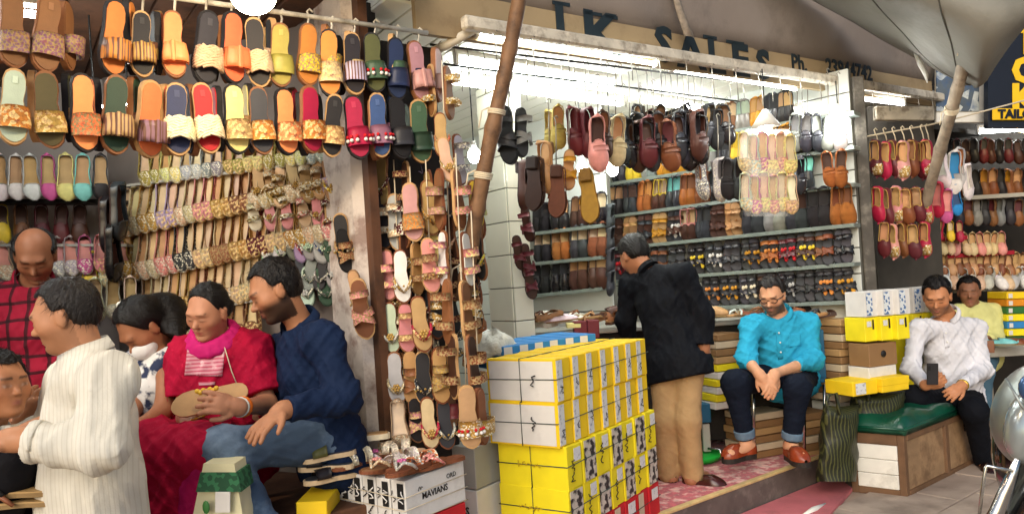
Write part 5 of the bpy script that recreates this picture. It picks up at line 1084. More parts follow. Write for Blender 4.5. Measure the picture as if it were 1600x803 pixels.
# ---- stool, chair, green tray
blue = mat('teal_seat', hx('1F5C7E'), .45, var=.12, vs=8); gren = mat('green_plastic', hx('1FA83C'), .35, var=.06); chrome = mat('chrome', hx('C9C9C6'), .18, metal=1.0, var=.05)
t = thing('fitting_stool', 'low shoe fitting stool with blue seat behind the khaki trousers', 'stool', P(1085, 705, 4.95)); inv = t.matrix_world.copy()
cbox('seat', blue, 1046, 1112, 632, 662, 4.9, .3)
for x in (1058, 1106): cbox('leg', greywall, x - 6, x + 6, 662, 706, 4.92, .05)
MB().tube([P(1106, 700, 4.88), P(1125, 702, 4.84), P(1128, 714, 4.82)], .008, 6).build('foot_rest', chrome, t, inv=inv)
c = onz(1084, 716, .19); m = MB(); m.tube([c, c + ZX * .035, c + ZX * .04], [.17, .19, .185], 24); tag(m.build('plastic_tray', gren), 'round green plastic tray on the carpet behind the khaki trousers', 'tray')
t = thing('metal_chair', 'steel legged chair with blue back under the man in turquoise', 'chair', onz(1240, 690, .18)); inv = t.matrix_world.copy()
cbox('seat', blue, 1150, 1290, 592, 602, 4.85, .36); cbox('backrest', blue, 1279, 1292, 515, 592, 4.85, .3)
for x, y0, y1, D in ((1177, 600, 692, 4.75), (1256, 600, 710, 4.68), (1288, 600, 690, 4.9)): MB().tube([P(x, y0, D), P(x + 1, y1, D)], .011, 8).build('leg', chrome, t, inv=inv)
# ---- far counter and colourful boxes
t = thing('table', 'grey topped table in the next shop behind the man in white', 'table', P(1570, 590, 5.9)); inv = t.matrix_world.copy()
cbox('top', cw, 1535, 1640, 541, 556, 5.8, .5); cbox('leg', woodgrey, 1545, 1555, 556, 640, 5.85, .05); cbox('leg', woodgrey, 1622, 1632, 556, 640, 5.85, .05)
cols = [YEL, card('orange_card', 'D98A1E'), card('green_card', '2E6B34'), YEL2, BLU, YEL2, card('dgreen_card', '27502E')]
for j in range(2):
    for i in range(7):
        shoebox(P(1572 + j * 32, 461 + i * 11.3, 6.1), CR, CF, Z_, .155, .25, .055, cols[(i + j) % 7], f'flat bright box, {ORD[i]} from the top in the {("nearer", "farther")[j]} pile beside the yellow shirt', 'bright boxes beside the yellow shirt', front=[(WCARD, .08, .28, .15, .8)])
for i in range(3): 
    p = P(1560 + i * 14, 538, 5.7); toe = Vector((.8, -.6, .0)); x_ = toe.cross(ZX).normalized(); shoe('jutti', p, Matrix((x_, toe, x_.cross(toe))).transposed(), .24, 'tan', ('teal', 'chestnut', 'maroon')[i], f'{("teal", "chestnut", "maroon")[i]} slipper lying on the grey table', 'slippers on the grey table')
# ---- corner of the parked vehicle
t = thing('parked_vehicle', 'front corner of a parked black vehicle with a large silver headlamp', 'vehicle', onz(1600, 860, 0)); inv = t.matrix_world.copy()
vb = mat('black_car_paint', hx('0D0E10'), .12, var=.05, coat=.6); vs_ = mat('silver_lamp_shell', hx('9CA29F'), .34, metal=.7, var=.08); vg = mat('lamp_glass', hx('BCCACE'), .05, var=0, alpha=.4, spec=.7, coat=.5); vbl = mat('blue_reflection_tint', hx('4A6A96'), .1, var=.1, metal=.4)
ax3 = (CR * .86 + CU * .5, (CU * .86 - CR * .5), CF)
vw = (CR * .955 - CU * .295, CF, CU * .955 + CR * .295)
MB().ball(P(1624, 648, 2.40), (.118, .16, .178), 28, 20, vw).build('headlamp_shell', vs_, t, inv=inv)
MB().ball(P(1616, 664, 2.30), (.082, .07, .128), 24, 18, vw).build('lens', mat('lamp_mirror', hx('AEB8BA'), .22, metal=.6, var=.15, vs=5, coat=.4), t, inv=inv)
m = MB(); m.tube([P(1572, 592, 2.26), P(1584, 612, 2.22), P(1596, 634, 2.20), P(1610, 648, 2.20)], .005, 6); m.build('rim', vs_, t, inv=inv)
m = MB(); m.ball(P(1618, 606, 2.25), (.05, .03, .05), 16, 10); m.build('reflector', vbl, t, inv=inv)  # blue reflection painted as the colour of this lamp part
rows = []
for i in range(18):
    f = i / 17; rows.append([P(lerp(1600, 1528, f) + 120 * g_, lerp(712, 840, f) - 26 * g_ - 10 * math.sin(math.pi * g_), 2.34 - .14 * math.sin(math.pi * .5 * g_) ) for g_ in np.linspace(0, 1.2, 12)])
m = MB(); solid_grid(m, rows, -CF, .02); m.build('fender', vb, t, inv=inv)
m = MB(); m.tube([P(1530, 806, 2.22), P(1534, 770, 2.21), P(1540, 730, 2.20), P(1542, 727, 2.2), P(1560, 731, 2.19), P(1582, 735, 2.19)], .005, 8); m.build('bracket', chrome, t, inv=inv)
m = MB(); rows = [[P(x - w, y, 2.20), P(x, y + 2, 2.185), P(x + w, y + 4, 2.20)] for x, y, w in ((1592, 716, 4), (1582, 742, 9), (1571, 770, 12), (1560, 800, 14), (1548, 836, 15))]; solid_grid(m, rows, -CF, .006); m.build('chrome_strip', chrome, t, inv=inv)
MB().ball(P(1650, 730, 2.42), (.14, .25, .24), 20, 14).build('body', vb, t, inv=inv)
# white strip lying on the street
m = MB(); m.tube([onz(1255, 806, .02), onz(1272, 796, .025), onz(1290, 787, .02)], [.012, .02, .008], 8); tag(m.build('plastic_strip', WHITE), 'white plastic strip lying on the paving at the mat edge', 'strip')
# bottom corner: blue cloth, sandals on the ground level ledge
lump('blue_bag', 'light blue bag beside the kneeling boy', 'bag', P(48, 765, 2.35), (.07, .08, .07), mat('light_blue_cloth', hx('7FA8CC'), .7, var=.1, bump=.4, bs=20), 6)
for i, (x, y, c) in enumerate([(15, 775, 'black'), (30, 790, 'brown')]):
    toe = Vector((-.95, -.2, .05)).normalized(); x_ = toe.cross(ZX).normalized(); shoe('thong', P(x, y, 2.05), Matrix((x_, toe, x_.cross(toe))).transposed(), .25, 'tan', c, f'tan sandal with {c} strap low beside the kneeling boy', 'sandals beside the kneeling boy', deco='flower')
# ================================================================== people: bodies and clothes grown as one smooth skin each
def surfnets(d, lo, h):
    ins = d < 0; c = np.zeros(tuple(n - 1 for n in d.shape), np.uint8); sh = [(i, j, k) for i in (0, 1) for j in (0, 1) for k in (0, 1)]
    sl = lambda o, a: tuple(slice(o[q], a.shape[q] - 1 + o[q]) for q in range(3))
    for o in sh: c += ins[sl(o, d)]
    act = (c > 0) & (c < 8); idx = np.argwhere(act); n = len(idx)
    pos = np.zeros((n, 3)); cnt = np.zeros(n)
    dv = {o: d[idx[:, 0] + o[0], idx[:, 1] + o[1], idx[:, 2] + o[2]] for o in sh}
    for a in sh:
        for q in range(3):
            if a[q] == 0:
                b = tuple(a[r] + (1 if r == q else 0) for r in range(3)); x = (dv[a] < 0) != (dv[b] < 0); t = np.where(x, dv[a] / np.where(x, dv[a] - dv[b], 1), 0)
                for r in range(3): pos[:, r] += np.where(x, a[r] + (t if r == q else 0), 0)
                cnt += x
    V = lo + (idx + pos / cnt[:, None]) * h
    vid = np.full(c.shape, -1, np.int64); vid[act] = np.arange(n); F = []
    for q in range(3):
        r, s_ = (q + 1) % 3, (q + 2) % 3; s0 = [slice(None)] * 3; s1 = [slice(None)] * 3; s0[q] = slice(0, -1); s1[q] = slice(1, None)
        ch = ins[tuple(s0)] != ins[tuple(s1)]; e = np.argwhere(ch); e = e[(e[:, r] > 0) & (e[:, s_] > 0) & (e[:, r] < c.shape[r]) & (e[:, s_] < c.shape[s_])]
        def cell(dr, ds): f = e.copy(); f[:, r] += dr; f[:, s_] += ds; return vid[f[:, 0], f[:, 1], f[:, 2]]
        quad = np.stack([cell(-1, -1), cell(0, -1), cell(0, 0), cell(-1, 0)], 1); fl = ins[e[:, 0], e[:, 1], e[:, 2]]; quad[~fl] = quad[~fl][:, ::-1]; F.append(quad)
    F = np.concatenate(F); F = F[(F >= 0).all(1)]; return V, F
class Field:
    def __init__(s, lo, hi, h):
        s.lo = np.array(lo, float); s.h = h; s.n = np.ceil((np.array(hi, float) - s.lo) / h).astype(int) + 1
        s.S = np.zeros(s.n, np.float32); s.k = .012; s.fine = np.full(s.n, 1.0, np.float32)
    def box(s, lo, hi, pad):
        i0 = np.maximum(np.floor((np.array(lo) - pad - s.lo) / s.h).astype(int), 0); i1 = np.minimum(np.ceil((np.array(hi) + pad - s.lo) / s.h).astype(int) + 1, s.n)
        if (i1 <= i0).any(): return None, None
        ax = [s.lo[q] + s.h * np.arange(i0[q], i1[q]) for q in range(3)]
        return tuple(slice(i0[q], i1[q]) for q in range(3)), np.stack(np.meshgrid(*ax, indexing='ij'), -1).astype(np.float32)
    def put(s, sl, d, fine):
        if fine: s.fine[sl] = np.minimum(s.fine[sl], d)
        else: s.S[sl] += np.exp(-np.clip(d / s.k, -30, 14))
    def cap(s, a, b, ra, rb, side=None, fac=1.0, fine=False):
        a, b = np.array(a, np.float32), np.array(b, np.float32); R = max(ra, rb) * max(fac, 1); sl, p = s.box(np.minimum(a, b) - R, np.maximum(a, b) + R, .10 if not fine else .02)
        if sl is None: return
        ab = b - a; t = np.clip(((p - a) @ ab) / max(ab @ ab, 1e-9), 0, 1); q = p - a - t[..., None] * ab
        if side is not None:
            sd_ = np.array(side, np.float32); q = q + (q @ sd_)[..., None] * sd_ * (1 / fac - 1)
        s.put(sl, np.linalg.norm(q, axis=-1) - (ra + t * (rb - ra)), fine)
    def ell(s, c, r, B=None, fine=False):
        c = np.array(c, np.float32); r = np.array(r, np.float32); sl, p = s.box(c - r.max(), c + r.max(), .08 if not fine else .02)
        if sl is None: return
        q = p - c
        if B is not None: q = q @ np.array(B, np.float32)
        k0 = np.linalg.norm(q / r, axis=-1); k1 = np.linalg.norm(q / (r * r), axis=-1); s.put(sl, k0 * (k0 - 1) / np.maximum(k1, 1e-6), fine)
    def dist(s):
        with np.errstate(divide='ignore'): d = -s.k * np.log(np.maximum(s.S, 1e-12))
        return np.minimum(d, s.fine)
    def pts(s): return np.stack(np.meshgrid(*[s.lo[q] + s.h * np.arange(s.n[q]) for q in range(3)], indexing='ij'), -1).astype(np.float32)
K0 = {23: (1, .3, .22), 8: (.5, .2, .8), 65: (.4, .2, .9), 55: (.4, .2, .9), 51: (.9, .2, .4)}
def folds(p, seed, sc_=1.0, stretch=(1, 1, 1)):
    r = np.random.default_rng(seed); q = p * np.array(stretch, np.float32); out = 0
    w = np.sin(q @ (r.normal(size=3) * 9 * sc_) + 1) * .5 + np.sin(q @ (r.normal(size=3) * 14 * sc_) + 2) * .35
    k0 = np.array(K0.get(seed, (.75, .2, .62)))
    for i in range(5):
        k = k0 * (1 if i % 2 else np.array((-1, 1, 1))) + r.normal(size=3) * .22; k /= np.linalg.norm(k); f = (30 + 21 * i) * sc_; out = out + (1 - np.abs(np.sin(q @ (k * f) + 1.7 * w + r.uniform(0, 6)))) ** 1.8 / (1 + .4 * i)
    return out / 2.0 - .40
V3 = lambda v: np.array(v, float)
def hm(p, h): return p.T[3] + (p.T[3] - p.T[2]).normalized() * h
def hmn(p): return (p.T[3] - p.T[2]).normalized()
class Person:
    def __init__(s, name, label, head, yaw, pitch, roll, hs=1.0, skin='8A5A3E', bulk=1.0, vox=.0075):
        """head: world centre of the head; yaw 0 faces the camera, + turns to the viewer's right; pitch + looks down"""
        s.label = label; s.h = Vector(head); s.hs = hs; s.skin = tuple(min(1, x * 1.3) for x in hx(skin)); s.bulk = bulk; s.vox = vox; s.prims = []; s.name = name
        y, p, r = map(math.radians, (yaw, pitch, roll)); f = Vector((math.sin(y), -math.cos(y), 0)); rt = ZX.cross(f) * -1     # rt: person's right... viewer's left when facing us
        fw = f * math.cos(p) - ZX * math.sin(p); up = ZX * math.cos(p) + f * math.sin(p)
        up2 = up * math.cos(r) + rt * math.sin(r); rt2 = fw.cross(up2); s.B = Matrix((rt2, fw, up2)).transposed(); s.rt, s.fw, s.up = rt2, fw, up2
        s.kids = []
    def H(s, x, y, z): return s.h + (s.rt * x + s.fw * y + s.up * z) * s.hs
    def C(s, a, b, ra, rb, side=None, fac=1.0, fine=False): s.prims.append(('c', Vector(a), Vector(b), ra, rb, side, fac, fine))
    def E(s, c, r, B=None, fine=False): s.prims.append(('e', Vector(c), r, B, fine))
    def headprims(s):
        k = s.hs; E = lambda x, y, z, a, b, c, fine=False: s.E(s.H(x, y, z), (a * k, b * k, c * k), s.B, fine)
        E(0, -.018, .032, .074, .093, .088); E(0, .018, -.038, .060, .066, .078); E(0, .061, -.097, .024, .022, .018)
        s.C(s.H(0, .079, .006), s.H(0, .101, -.030), .0065 * k, .0118 * k, None, 1, True); E(0, .092, -.035, .0165, .011, .008, True)
        s.C(s.H(-.030, .076, .020), s.H(.030, .076, .020), .012 * k, .012 * k); 
        for sg in (-1, 1):
            E(sg * .040, .050, -.024, .022, .024, .022); E(sg * .030, .073, -.002, .0145, .0115, .009, True); E(sg * .076, -.008, -.012, .009, .020, .032, True); E(sg * .080, -.016, .006, .007, .014, .016, True)
        E(0, .083, -.0605, .021, .011, .0058, True); E(0, .082, -.0715, .0185, .011, .0068, True)
    def body(s, neck, sh, el, wr, hip, kn, an, hands=((0, 0, -1), (0, 0, -1)), curl=(.35, .35), palm=None, torso_w=1.0, foot=None, belly=0.0):
        """joints: neck base, (left, right) pairs as seen in the picture"""
        b = s.bulk; s.J = dict(neck=neck, sh=sh, el=el, wr=wr, hip=hip, kn=kn, an=an); side = (sh[1] - sh[0]).normalized(); s.side = side
        mh = (hip[0] + hip[1]) / 2; hd = (hip[1] - hip[0]).normalized() * .085 * b; hip = (mh - hd, mh + hd); s.J['hip'] = hip
        s.headprims(); s.C(s.H(0, -.030, -.06), neck, .050 * max(s.hs, .9), .054 * min(b, 1.1))
        mid = (hip[0] + hip[1]) / 2; ch = lerp((sh[0] + sh[1]) / 2, mid, .28); wa = lerp((sh[0] + sh[1]) / 2, mid, .66); sw = (sh[1] - sh[0]).length
        nk = lerp(neck, ch, .52); s.C(sh[0], sh[1], .046 * b, .046 * b); s.C(lerp(neck, ch, .12), sh[0], .042 * b, .044 * b); s.C(lerp(neck, ch, .12), sh[1], .042 * b, .044 * b); s.C(nk, ch, .084 * b, .105 * b, side, 1.40); s.C(ch, wa, .107 * b, (.10 + belly) * b, side, 1.34 * torso_w); s.C(wa, mid, (.102 + belly) * b, .112 * b, side, 1.36 * torso_w)
        s.T = (nk, ch, wa, mid); s.tr = s.prims[-6:]
        for i in (0, 1):
            if el: s.C(sh[i], el[i], .046 * b, .037 * b); s.C(el[i], wr[i], .037 * b, .026); 
            if el: s.hand(wr[i], Vector(hands[i]), el[i], curl[i], palm[i] if palm else None, i)
            s.C(hip[i], kn[i], .080 * b, .058 * b); s.C(kn[i], an[i], .058 * b, .038)
            fd = (foot[i] if foot else s.fw.copy()); fd = Vector((fd.x, fd.y, fd.z if foot else 0)).normalized(); s.C(an[i] - ZX * .03 - fd * .03, an[i] - ZX * .045 + fd * .15, .038, .028)
    def hand(s, w, d, el, curl, pn, i):
        d = d.normalized(); pn = Vector(pn).normalized() if pn is not None else d.cross(ZX).normalized(); pn = (pn - d * pn.dot(d)).normalized(); sd_ = d.cross(pn)   # pn: out of the back of the hand
        s.C(w, w + d * .03, .025, .028); s.E(w + d * .055, (.040, .047, .016), Matrix((sd_, d, pn)).transposed(), True); s.C(w + d * .01, w + d * .05, .024, .024, None, 1, True)
        for q in range(4):
            off = (q - 1.5) * .019; ln = (.056, .068, .072, .062)[q] if i == 0 else (.062, .072, .068, .056)[q]; b0_ = w + d * .088 + sd_ * off; sp = sd_ * (q - 1.5) * .10
            d1 = (d * math.cos(curl * .8) - pn * math.sin(curl * .8) + sp).normalized(); d2 = (d * math.cos(curl * 2) - pn * math.sin(curl * 2) + sp).normalized(); m_ = b0_ + d1 * ln * .52
            s.C(b0_ - d * .012, m_, .0108, .0098, None, 1, True); s.C(m_, m_ + d2 * ln * .5, .0098, .0082, None, 1, True)
        sg = 1 if i == 0 else -1
        tb = w + d * .03 + sd_ * .030 * sg; td = (d * .75 + sd_ * .55 * sg - pn * .3).normalized(); s.C(tb, tb + td * .035, .014, .0105, None, 1, True); s.C(tb + td * .035, tb + td * .035 + (d * .9 + sd_ * .2 * sg - pn * .45).normalized() * .032, .0105, .0082, None, 1, True)
    def bounds(s, prims):
        pts = []
        for q in prims:
            if q[0] == 'c': R = max(q[3], q[4]) * max(q[6], 1); pts += [q[1] - Vector((R,) * 3), q[1] + Vector((R,) * 3), q[2] - Vector((R,) * 3), q[2] + Vector((R,) * 3)]
            else: R = max(q[2]); pts += [q[1] - Vector((R,) * 3), q[1] + Vector((R,) * 3)]
        a = np.array([list(p) for p in pts]); return a.min(0) - .03, a.max(0) + .03
    def field(s, prims, h, grow=0.0, k=.012, clamp=None):
        lo, hi = s.bounds(prims)
        if clamp is not None: lo = np.maximum(lo, clamp[0]); hi = np.minimum(hi, clamp[1])
        f = Field(lo - grow, hi + grow, h); f.k = k
        for q in prims:
            if q[0] == 'c': f.cap(q[1], q[2], q[3] + grow, q[4] + grow, q[5], q[6], q[7])
            else: f.ell(q[1], [x + grow for x in q[2]], q[3], q[4])
        return f
    def local(s, V): return (V - V3(s.h)) @ np.array(s.B) / s.hs
    def finish(s, base, female=False, beard=0.0, lips='8E4B45', brow='1A1210', moustache=0.0, eyes='down', hairc='15100E', bald=False):
        s.base = Vector(base); f = s.field(s.prims, s.vox); V, F = surfnets(f.dist(), f.lo, f.h); L = s.local(V); x, y, z = L.T; ax = np.abs(x)
        col = np.tile(np.array(s.skin), (len(V), 1)); g = lambda u, c, w: np.exp(-((u - c) / w) ** 2)
        def blend(m_, c): 
            nonlocal col
            m_ = np.clip(m_, 0, 1)[:, None]; col = col * (1 - m_) + np.array(hx(c) if isinstance(c, str) else c) * m_
        inhead = (y > .02) & (z > -.13) & (z < .1)
        blend(.22 * g(ax, .045, .025) * g(z, -.03, .03) * inhead, (s.skin[0] * 1.15, s.skin[1] * .75, s.skin[2] * .7))
        if beard:
            bm = np.clip((-.028 - z + .35 * np.maximum(.02 - y, 0)) * 40, 0, 1) * (z > -.125) * (y > -.035) * np.clip((ax - .0) * 200 + (z < -.045), 0, 1); blend(beard * bm * (1 - .7 * g(x, 0, .02) * g(z, -.066, .010)), hairc)
        if moustache: blend(moustache * g(ax, .012, .017) * g(z, -.050, .0055) * (y > .07), hairc)
        blend(.85 * g(x, 0, .018) * g(z, -.066, .009) * (y > .072) * (ax < .024), lips)
        blend((.6 if female else .9) * (ax > .012) * (ax < .050) * g(z - .10 * (ax - .03), .0225, .0032 if female else .0046) * (y > .045), brow)
        blend(.9 * g(ax, .030, .0125) * g(z, -.007 if eyes == 'down' else -.002, .0036 if eyes == 'down' else .0055) * (y > .06), '120C0A')
        if eyes == 'open': blend(.4 * (g(ax, .021, .004) + g(ax, .039, .004)) * g(z, -.003, .004) * (y > .06), 'D8D0C8')
        blend(.5 * g(ax, .010, .004) * g(z, -.041, .003) * (y > .08), '3A201A')  # nostril shade painted into the skin colour
        hd_ = (y > .03) & (z > -.12) & (z < .08); L2 = L.copy()
        L2[:, 1] -= hd_ * (.0075 * g(ax, .031, .015) * g(z, .006, .010) + .004 * g(ax, 0, .022) * g(z, -.0662, .0032) + .004 * g(ax, .048, .014) * g(z, -.062, .02) + .005 * g(ax, 0, .03) * g(z, -.083, .007))
        L2[:, 1] += hd_ * (.004 * g(ax, .031, .012) * g(z, -.004, .006) + .0035 * g(ax, .03, .02) * g(z, .024, .006) + .004 * g(ax, 0, .008) * g(z, -.026, .012))
        V = V + (L2 - L) @ np.array(s.B).T * s.hs
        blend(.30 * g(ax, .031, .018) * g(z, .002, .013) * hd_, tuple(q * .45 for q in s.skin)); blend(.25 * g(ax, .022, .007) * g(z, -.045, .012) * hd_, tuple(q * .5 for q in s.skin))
        me = np_mesh('person', V - V3(s.base), F); a = me.color_attributes.new('Col', 'FLOAT_COLOR', 'POINT'); a.data.foreach_set('color', np.concatenate([col, np.ones((len(V), 1))], 1).astype(np.float32).ravel())
        s.o = ob(s.name, me, None, mat('skin', vcol=True, rough=.5, var=.06, vs=40, bump=.15, bs=180, spec=.35)); s.o.location = s.base; tag(s.o, s.label, 'person'); return s
    def add(s, nm, V, F, m_, color=None): return ob(nm, np_mesh(nm, V - V3(s.base), F), s.o, m_, color)
    def garment(s, nm, prims, m_, grow=.012, h=None, amp=.012, seed=1, sc_=1.0, stretch=(1, 1, 1), cuts=(), k=.02, clamp=None):
        """cuts: (point, normal): keep the side the normal points away from; or ('ball', c, r): remove a ball"""
        f = s.field(prims, h or s.vox * 1.15, grow, k, clamp); d = f.dist(); p = f.pts(); near = np.abs(d) < .06
        if amp:
            q = p[near]; wt = np.full(len(q), .42, np.float32); jj = [(x, .10) for x in (s.J['el'] or ())] + [(x, .10) for x in s.J['sh']] + [(x, .13) for x in s.J['hip']] + [(x, .11) for x in s.J['kn']] + [(s.T[2], .13), (lerp(s.T[2], s.T[3], .6), .15)]
            for c_, r_ in jj: wt = np.maximum(wt, np.exp(-((q - np.array(c_, np.float32)) ** 2).sum(-1) / (r_ * r_)))
            d[near] += (-amp * 1.25 * wt * folds(q, seed, sc_, stretch)).astype(np.float32)
        for c in cuts:
            if c[0] == 'ball': d = np.maximum(d, c[2] - np.linalg.norm(p - np.array(c[1], np.float32), axis=-1))
            elif c[0] == 'cone': q = p - np.array(c[1], np.float32); a_ = np.array(Vector(c[2]).normalized(), np.float32); t = q @ a_; d = np.maximum(d, np.where(t > -.02, c[3] + c[4] * t - np.linalg.norm(q - t[..., None] * a_, axis=-1), -1))
            elif c[0] == 'half': n_ = np.array(Vector(c[2]).normalized(), np.float32); d = np.maximum(d, np.where(np.linalg.norm(p - np.array(c[1], np.float32), axis=-1) < c[3], (p - np.array(c[1], np.float32)) @ n_, -1))
            else: n_ = np.array(Vector(c[1]).normalized(), np.float32); d = np.maximum(d, (p - np.array(c[0], np.float32)) @ n_)
        V, F = surfnets(d.astype(np.float32), f.lo, f.h); return s.add(nm, V, F, m_)
    def sleeves(s, end=.95, full=True, r=1.0):
        J, b = s.J, s.bulk; out = []
        for i in (0, 1):
            if full: e = lerp(J['el'][i], J['wr'][i], end); out += [('c', J['sh'][i], J['el'][i], .047 * b * r, .040 * b * r, None, 1, False), ('c', J['el'][i], e, .040 * b * r, .031 * r, None, 1, False)]
            else: out += [('c', J['sh'][i], lerp(J['sh'][i], J['el'][i], end), .056 * b * r, .052 * b * r, None, 1, False)]
        return out
    def cuffcuts(s, end=.95, full=True):
        J = s.J; out = []
        for i in (0, 1):
            a, b_ = (J['el'][i], J['wr'][i]) if full else (J['sh'][i], J['el'][i]); e = lerp(a, b_, end); out.append(('half', e, b_ - a, .085))
        return out
    def torso(s, hem=0.0):
        n, c, w, m_ = s.T; b = s.bulk; pr = list(s.tr)
        if hem: dn = (m_ - w).normalized(); pr.append(('c', m_, m_ + dn * hem, .122 * b, .128 * b, s.side, 1.48, False))
        return pr
    def legs(s, end=.97, r=1.0, flare=0.0):
        J, b = s.J, s.bulk; out = []
        for i in (0, 1): out += [('c', J['hip'][i], J['kn'][i], .086 * b * r, .064 * b * r, None, 1, False), ('c', J['kn'][i], lerp(J['kn'][i], J['an'][i], end), .062 * b * r, (.050 + flare) * r, None, 1, False)]
        out.append(('c', J['hip'][0], J['hip'][1], .088 * b, .088 * b, None, 1, False)); return out
    def hair(s, m_, style='short', seed=1, vol=1.0, extra=(), hairline=.055):
        k = s.hs; pr = [('e', s.H(0, -.022, .040), (.080 * k * vol, .098 * k * vol, .090 * k * vol), s.B, False)] + list(extra) + ([('e', s.H(0, -.046, -.008), (.068 * k, .064 * k, .064 * k), s.B, False)] if style != 'long' else [])
        lo, hi = s.bounds(pr); f = Field(lo - .02, hi + .02, .0055); f.k = .012
        for q in pr:
            if q[0] == 'c': f.cap(*q[1:])
            else: f.ell(q[1], q[2], q[3], q[4])
        d = f.dist(); p = f.pts(); L = (p - V3(s.h).astype(np.float32)) @ np.array(s.B, np.float32) / k; x, y, z = L[..., 0], L[..., 1], L[..., 2]
        r = np.random.default_rng(seed); st = .0035 * np.sin(x * 260 + 30 * np.sin(y * 20 + seed) + z * 60) + .003 * np.sin(x * 420 - y * 120 + 9 * np.sin(z * 30)) + .004 * np.sin(y * 90 + x * 130 + seed); d = d + st * (.6 if style == 'short' else .35)
        ax = np.abs(x)
        if style == 'short':     # off the face, above and behind the ears, short nape
            hl = hairline + .024 + .022 * np.clip((ax - .022) / .03, 0, 1) * (y > .02); line = hl - 1.75 * np.clip(.046 - y, 0, .2); line = np.maximum(line, -.062); ear = (ax > .06) & (y > -.03) & (y < .035); line = np.where(ear, np.maximum(line, .018), line)
            cut = (line - z)
        elif style == 'bald':
            cut = np.maximum(np.maximum(-.055 - z, z - .066 + .30 * (y + .05)), np.where(y > .022, y - .022, -1)); ear = (ax > .06) & (y > -.03) & (y < .03); cut = np.where(ear, np.maximum(cut, .016 - z), cut)
        else:                    # long, parted, drawn back
            cut = y - np.interp(z, [-.12, -.05, -.02, .02, .05, .075, .095, .12, .2], [-.03, -.012, .004, .024, .036, .043, .049, .09, .3]) + .10 * np.clip(.012 - ax, 0, .012)
        near = [q for q in range(1)]; inx = (np.abs(x) < .13) & (np.abs(y) < .16) & (z < .16) & (z > -.13)
        if style != 'long': d = np.maximum(d, cut * k)
        else: d = np.where(inx, np.maximum(d, cut * k), d)
        V, F = surfnets(d.astype(np.float32), f.lo, f.h); hr = s.add('hair', V, F, m_)
        rg = np.random.default_rng(seed + 100); fc_ = V[F].mean(1); nr = np.cross(V[F[:, 1]] - V[F[:, 0]], V[F[:, 2]] - V[F[:, 0]]); nr /= np.linalg.norm(nr, axis=1)[:, None] + 1e-9
        rad = fc_ - V3(s.h); ok = np.nonzero((nr * rad).sum(1) > .3 * np.linalg.norm(rad, axis=1))[0]; pick = rg.choice(ok, min(900, len(ok)), replace=False) if len(ok) else []
        SV, SF = [], []; crown = V3(s.H(0, -.06, .13)); fwd_ = V3(s.fw)
        for q in pick:
            c = fc_[q]; n_ = nr[q]; fl = c - crown + fwd_ * (.06 if style == 'short' else -.08) + rg.normal(size=3) * .022; fl -= n_ * (fl @ n_); fl /= np.linalg.norm(fl) + 1e-9; sd_ = np.cross(fl, n_) * .0009; ln = rg.uniform(.015, .034); b0_ = len(SV)
            for t_i, lift in ((0, -.001), (.5, .0025), (1, rg.uniform(.0005, .006))): cc = c + fl * ln * t_i + n_ * lift; SV += [cc - sd_ * (1.1 - t_i), cc + sd_ * (1.1 - t_i)]
            SF += [(b0_, b0_ + 1, b0_ + 3, b0_ + 2), (b0_ + 2, b0_ + 3, b0_ + 5, b0_ + 4)]
        if SV: ob('hair_strands', np_mesh('hair_strands', np.array(SV) - V3(s.base), np.array(SF)), hr, m_)
        return hr
    def collar(s, m_, r=.075, h=.035, tilt=None, open_=.5, lift=.014):
        n = s.J['neck']; ax = (s.H(0, -.028, -.06) - n).normalized(); fw = s.fw - ax * s.fw.dot(ax); fw.normalize(); rt = fw.cross(ax); mb = MB(); rows = []
        for q in range(3):
            row = []
            for i in range(25):
                a = math.pi * (.5 + open_ * .16) + (2 * math.pi - open_ * .32 * math.pi) * i / 24; rr = r * (1 + (.0, .03, .20)[q]) ; z = (-.015, h, h * .1)[q] - .02 * math.sin(a) * (1 if math.sin(a) > 0 else .2)
                row.append(n + (rt * math.cos(a) + fw * math.sin(a)) * rr * (1 if abs(math.cos(a)) < .9 else 1.0) + ax * (z + lift))
            rows.append(row)
        solid_grid(mb, rows, ax * -1, .004); mb.build('collar', m_, s.o, inv=Matrix.Translation(s.base)); return s
    def shoes(s, m_, color, foot=None, L=.26):
        for i in (0, 1):
            fd = (foot[i] if foot else s.fw).copy(); fd.z = 0; fd.normalize(); a = s.J['an'][i]; c = a - ZX * .085 + fd * .065; x = fd.cross(ZX).normalized(); o = bpy.data.objects.new('shoe', part_mesh('loafer')); COL.objects.link(o); o.parent = s.o
            o.matrix_local = Matrix.Translation(c - s.base) @ (Matrix((x, fd, ZX)).transposed() @ Matrix.Diagonal((1.15, L / SL, 1.35))).to_4x4(); o.color = (*color, 1)
            if not o.data.materials: o.data.materials.append(m_)
            o.material_slots[0].link = 'OBJECT'; o.material_slots[0].material = m_
            so = ob('sole', part_mesh('sole:0.022'), o, RUBBER, (.02, .015, .012)); so.matrix_local = Matrix.Translation((0, 0, -.014))
HAIR = mat('black_hair', hx('0E0A09'), .42, var=.25, vs=60, bump=.8, bs=240, spec=.3, dist=.004)
def cloth(n, c, rough=.85, **k): return mat(n, hx(c), rough, wrinkle=k.pop('wrinkle', .3), var=k.pop('var', .12), vs=k.pop('vs', 7), bump=k.pop('bump', .25), bs=k.pop('bs', 220), spec=.15, **k)

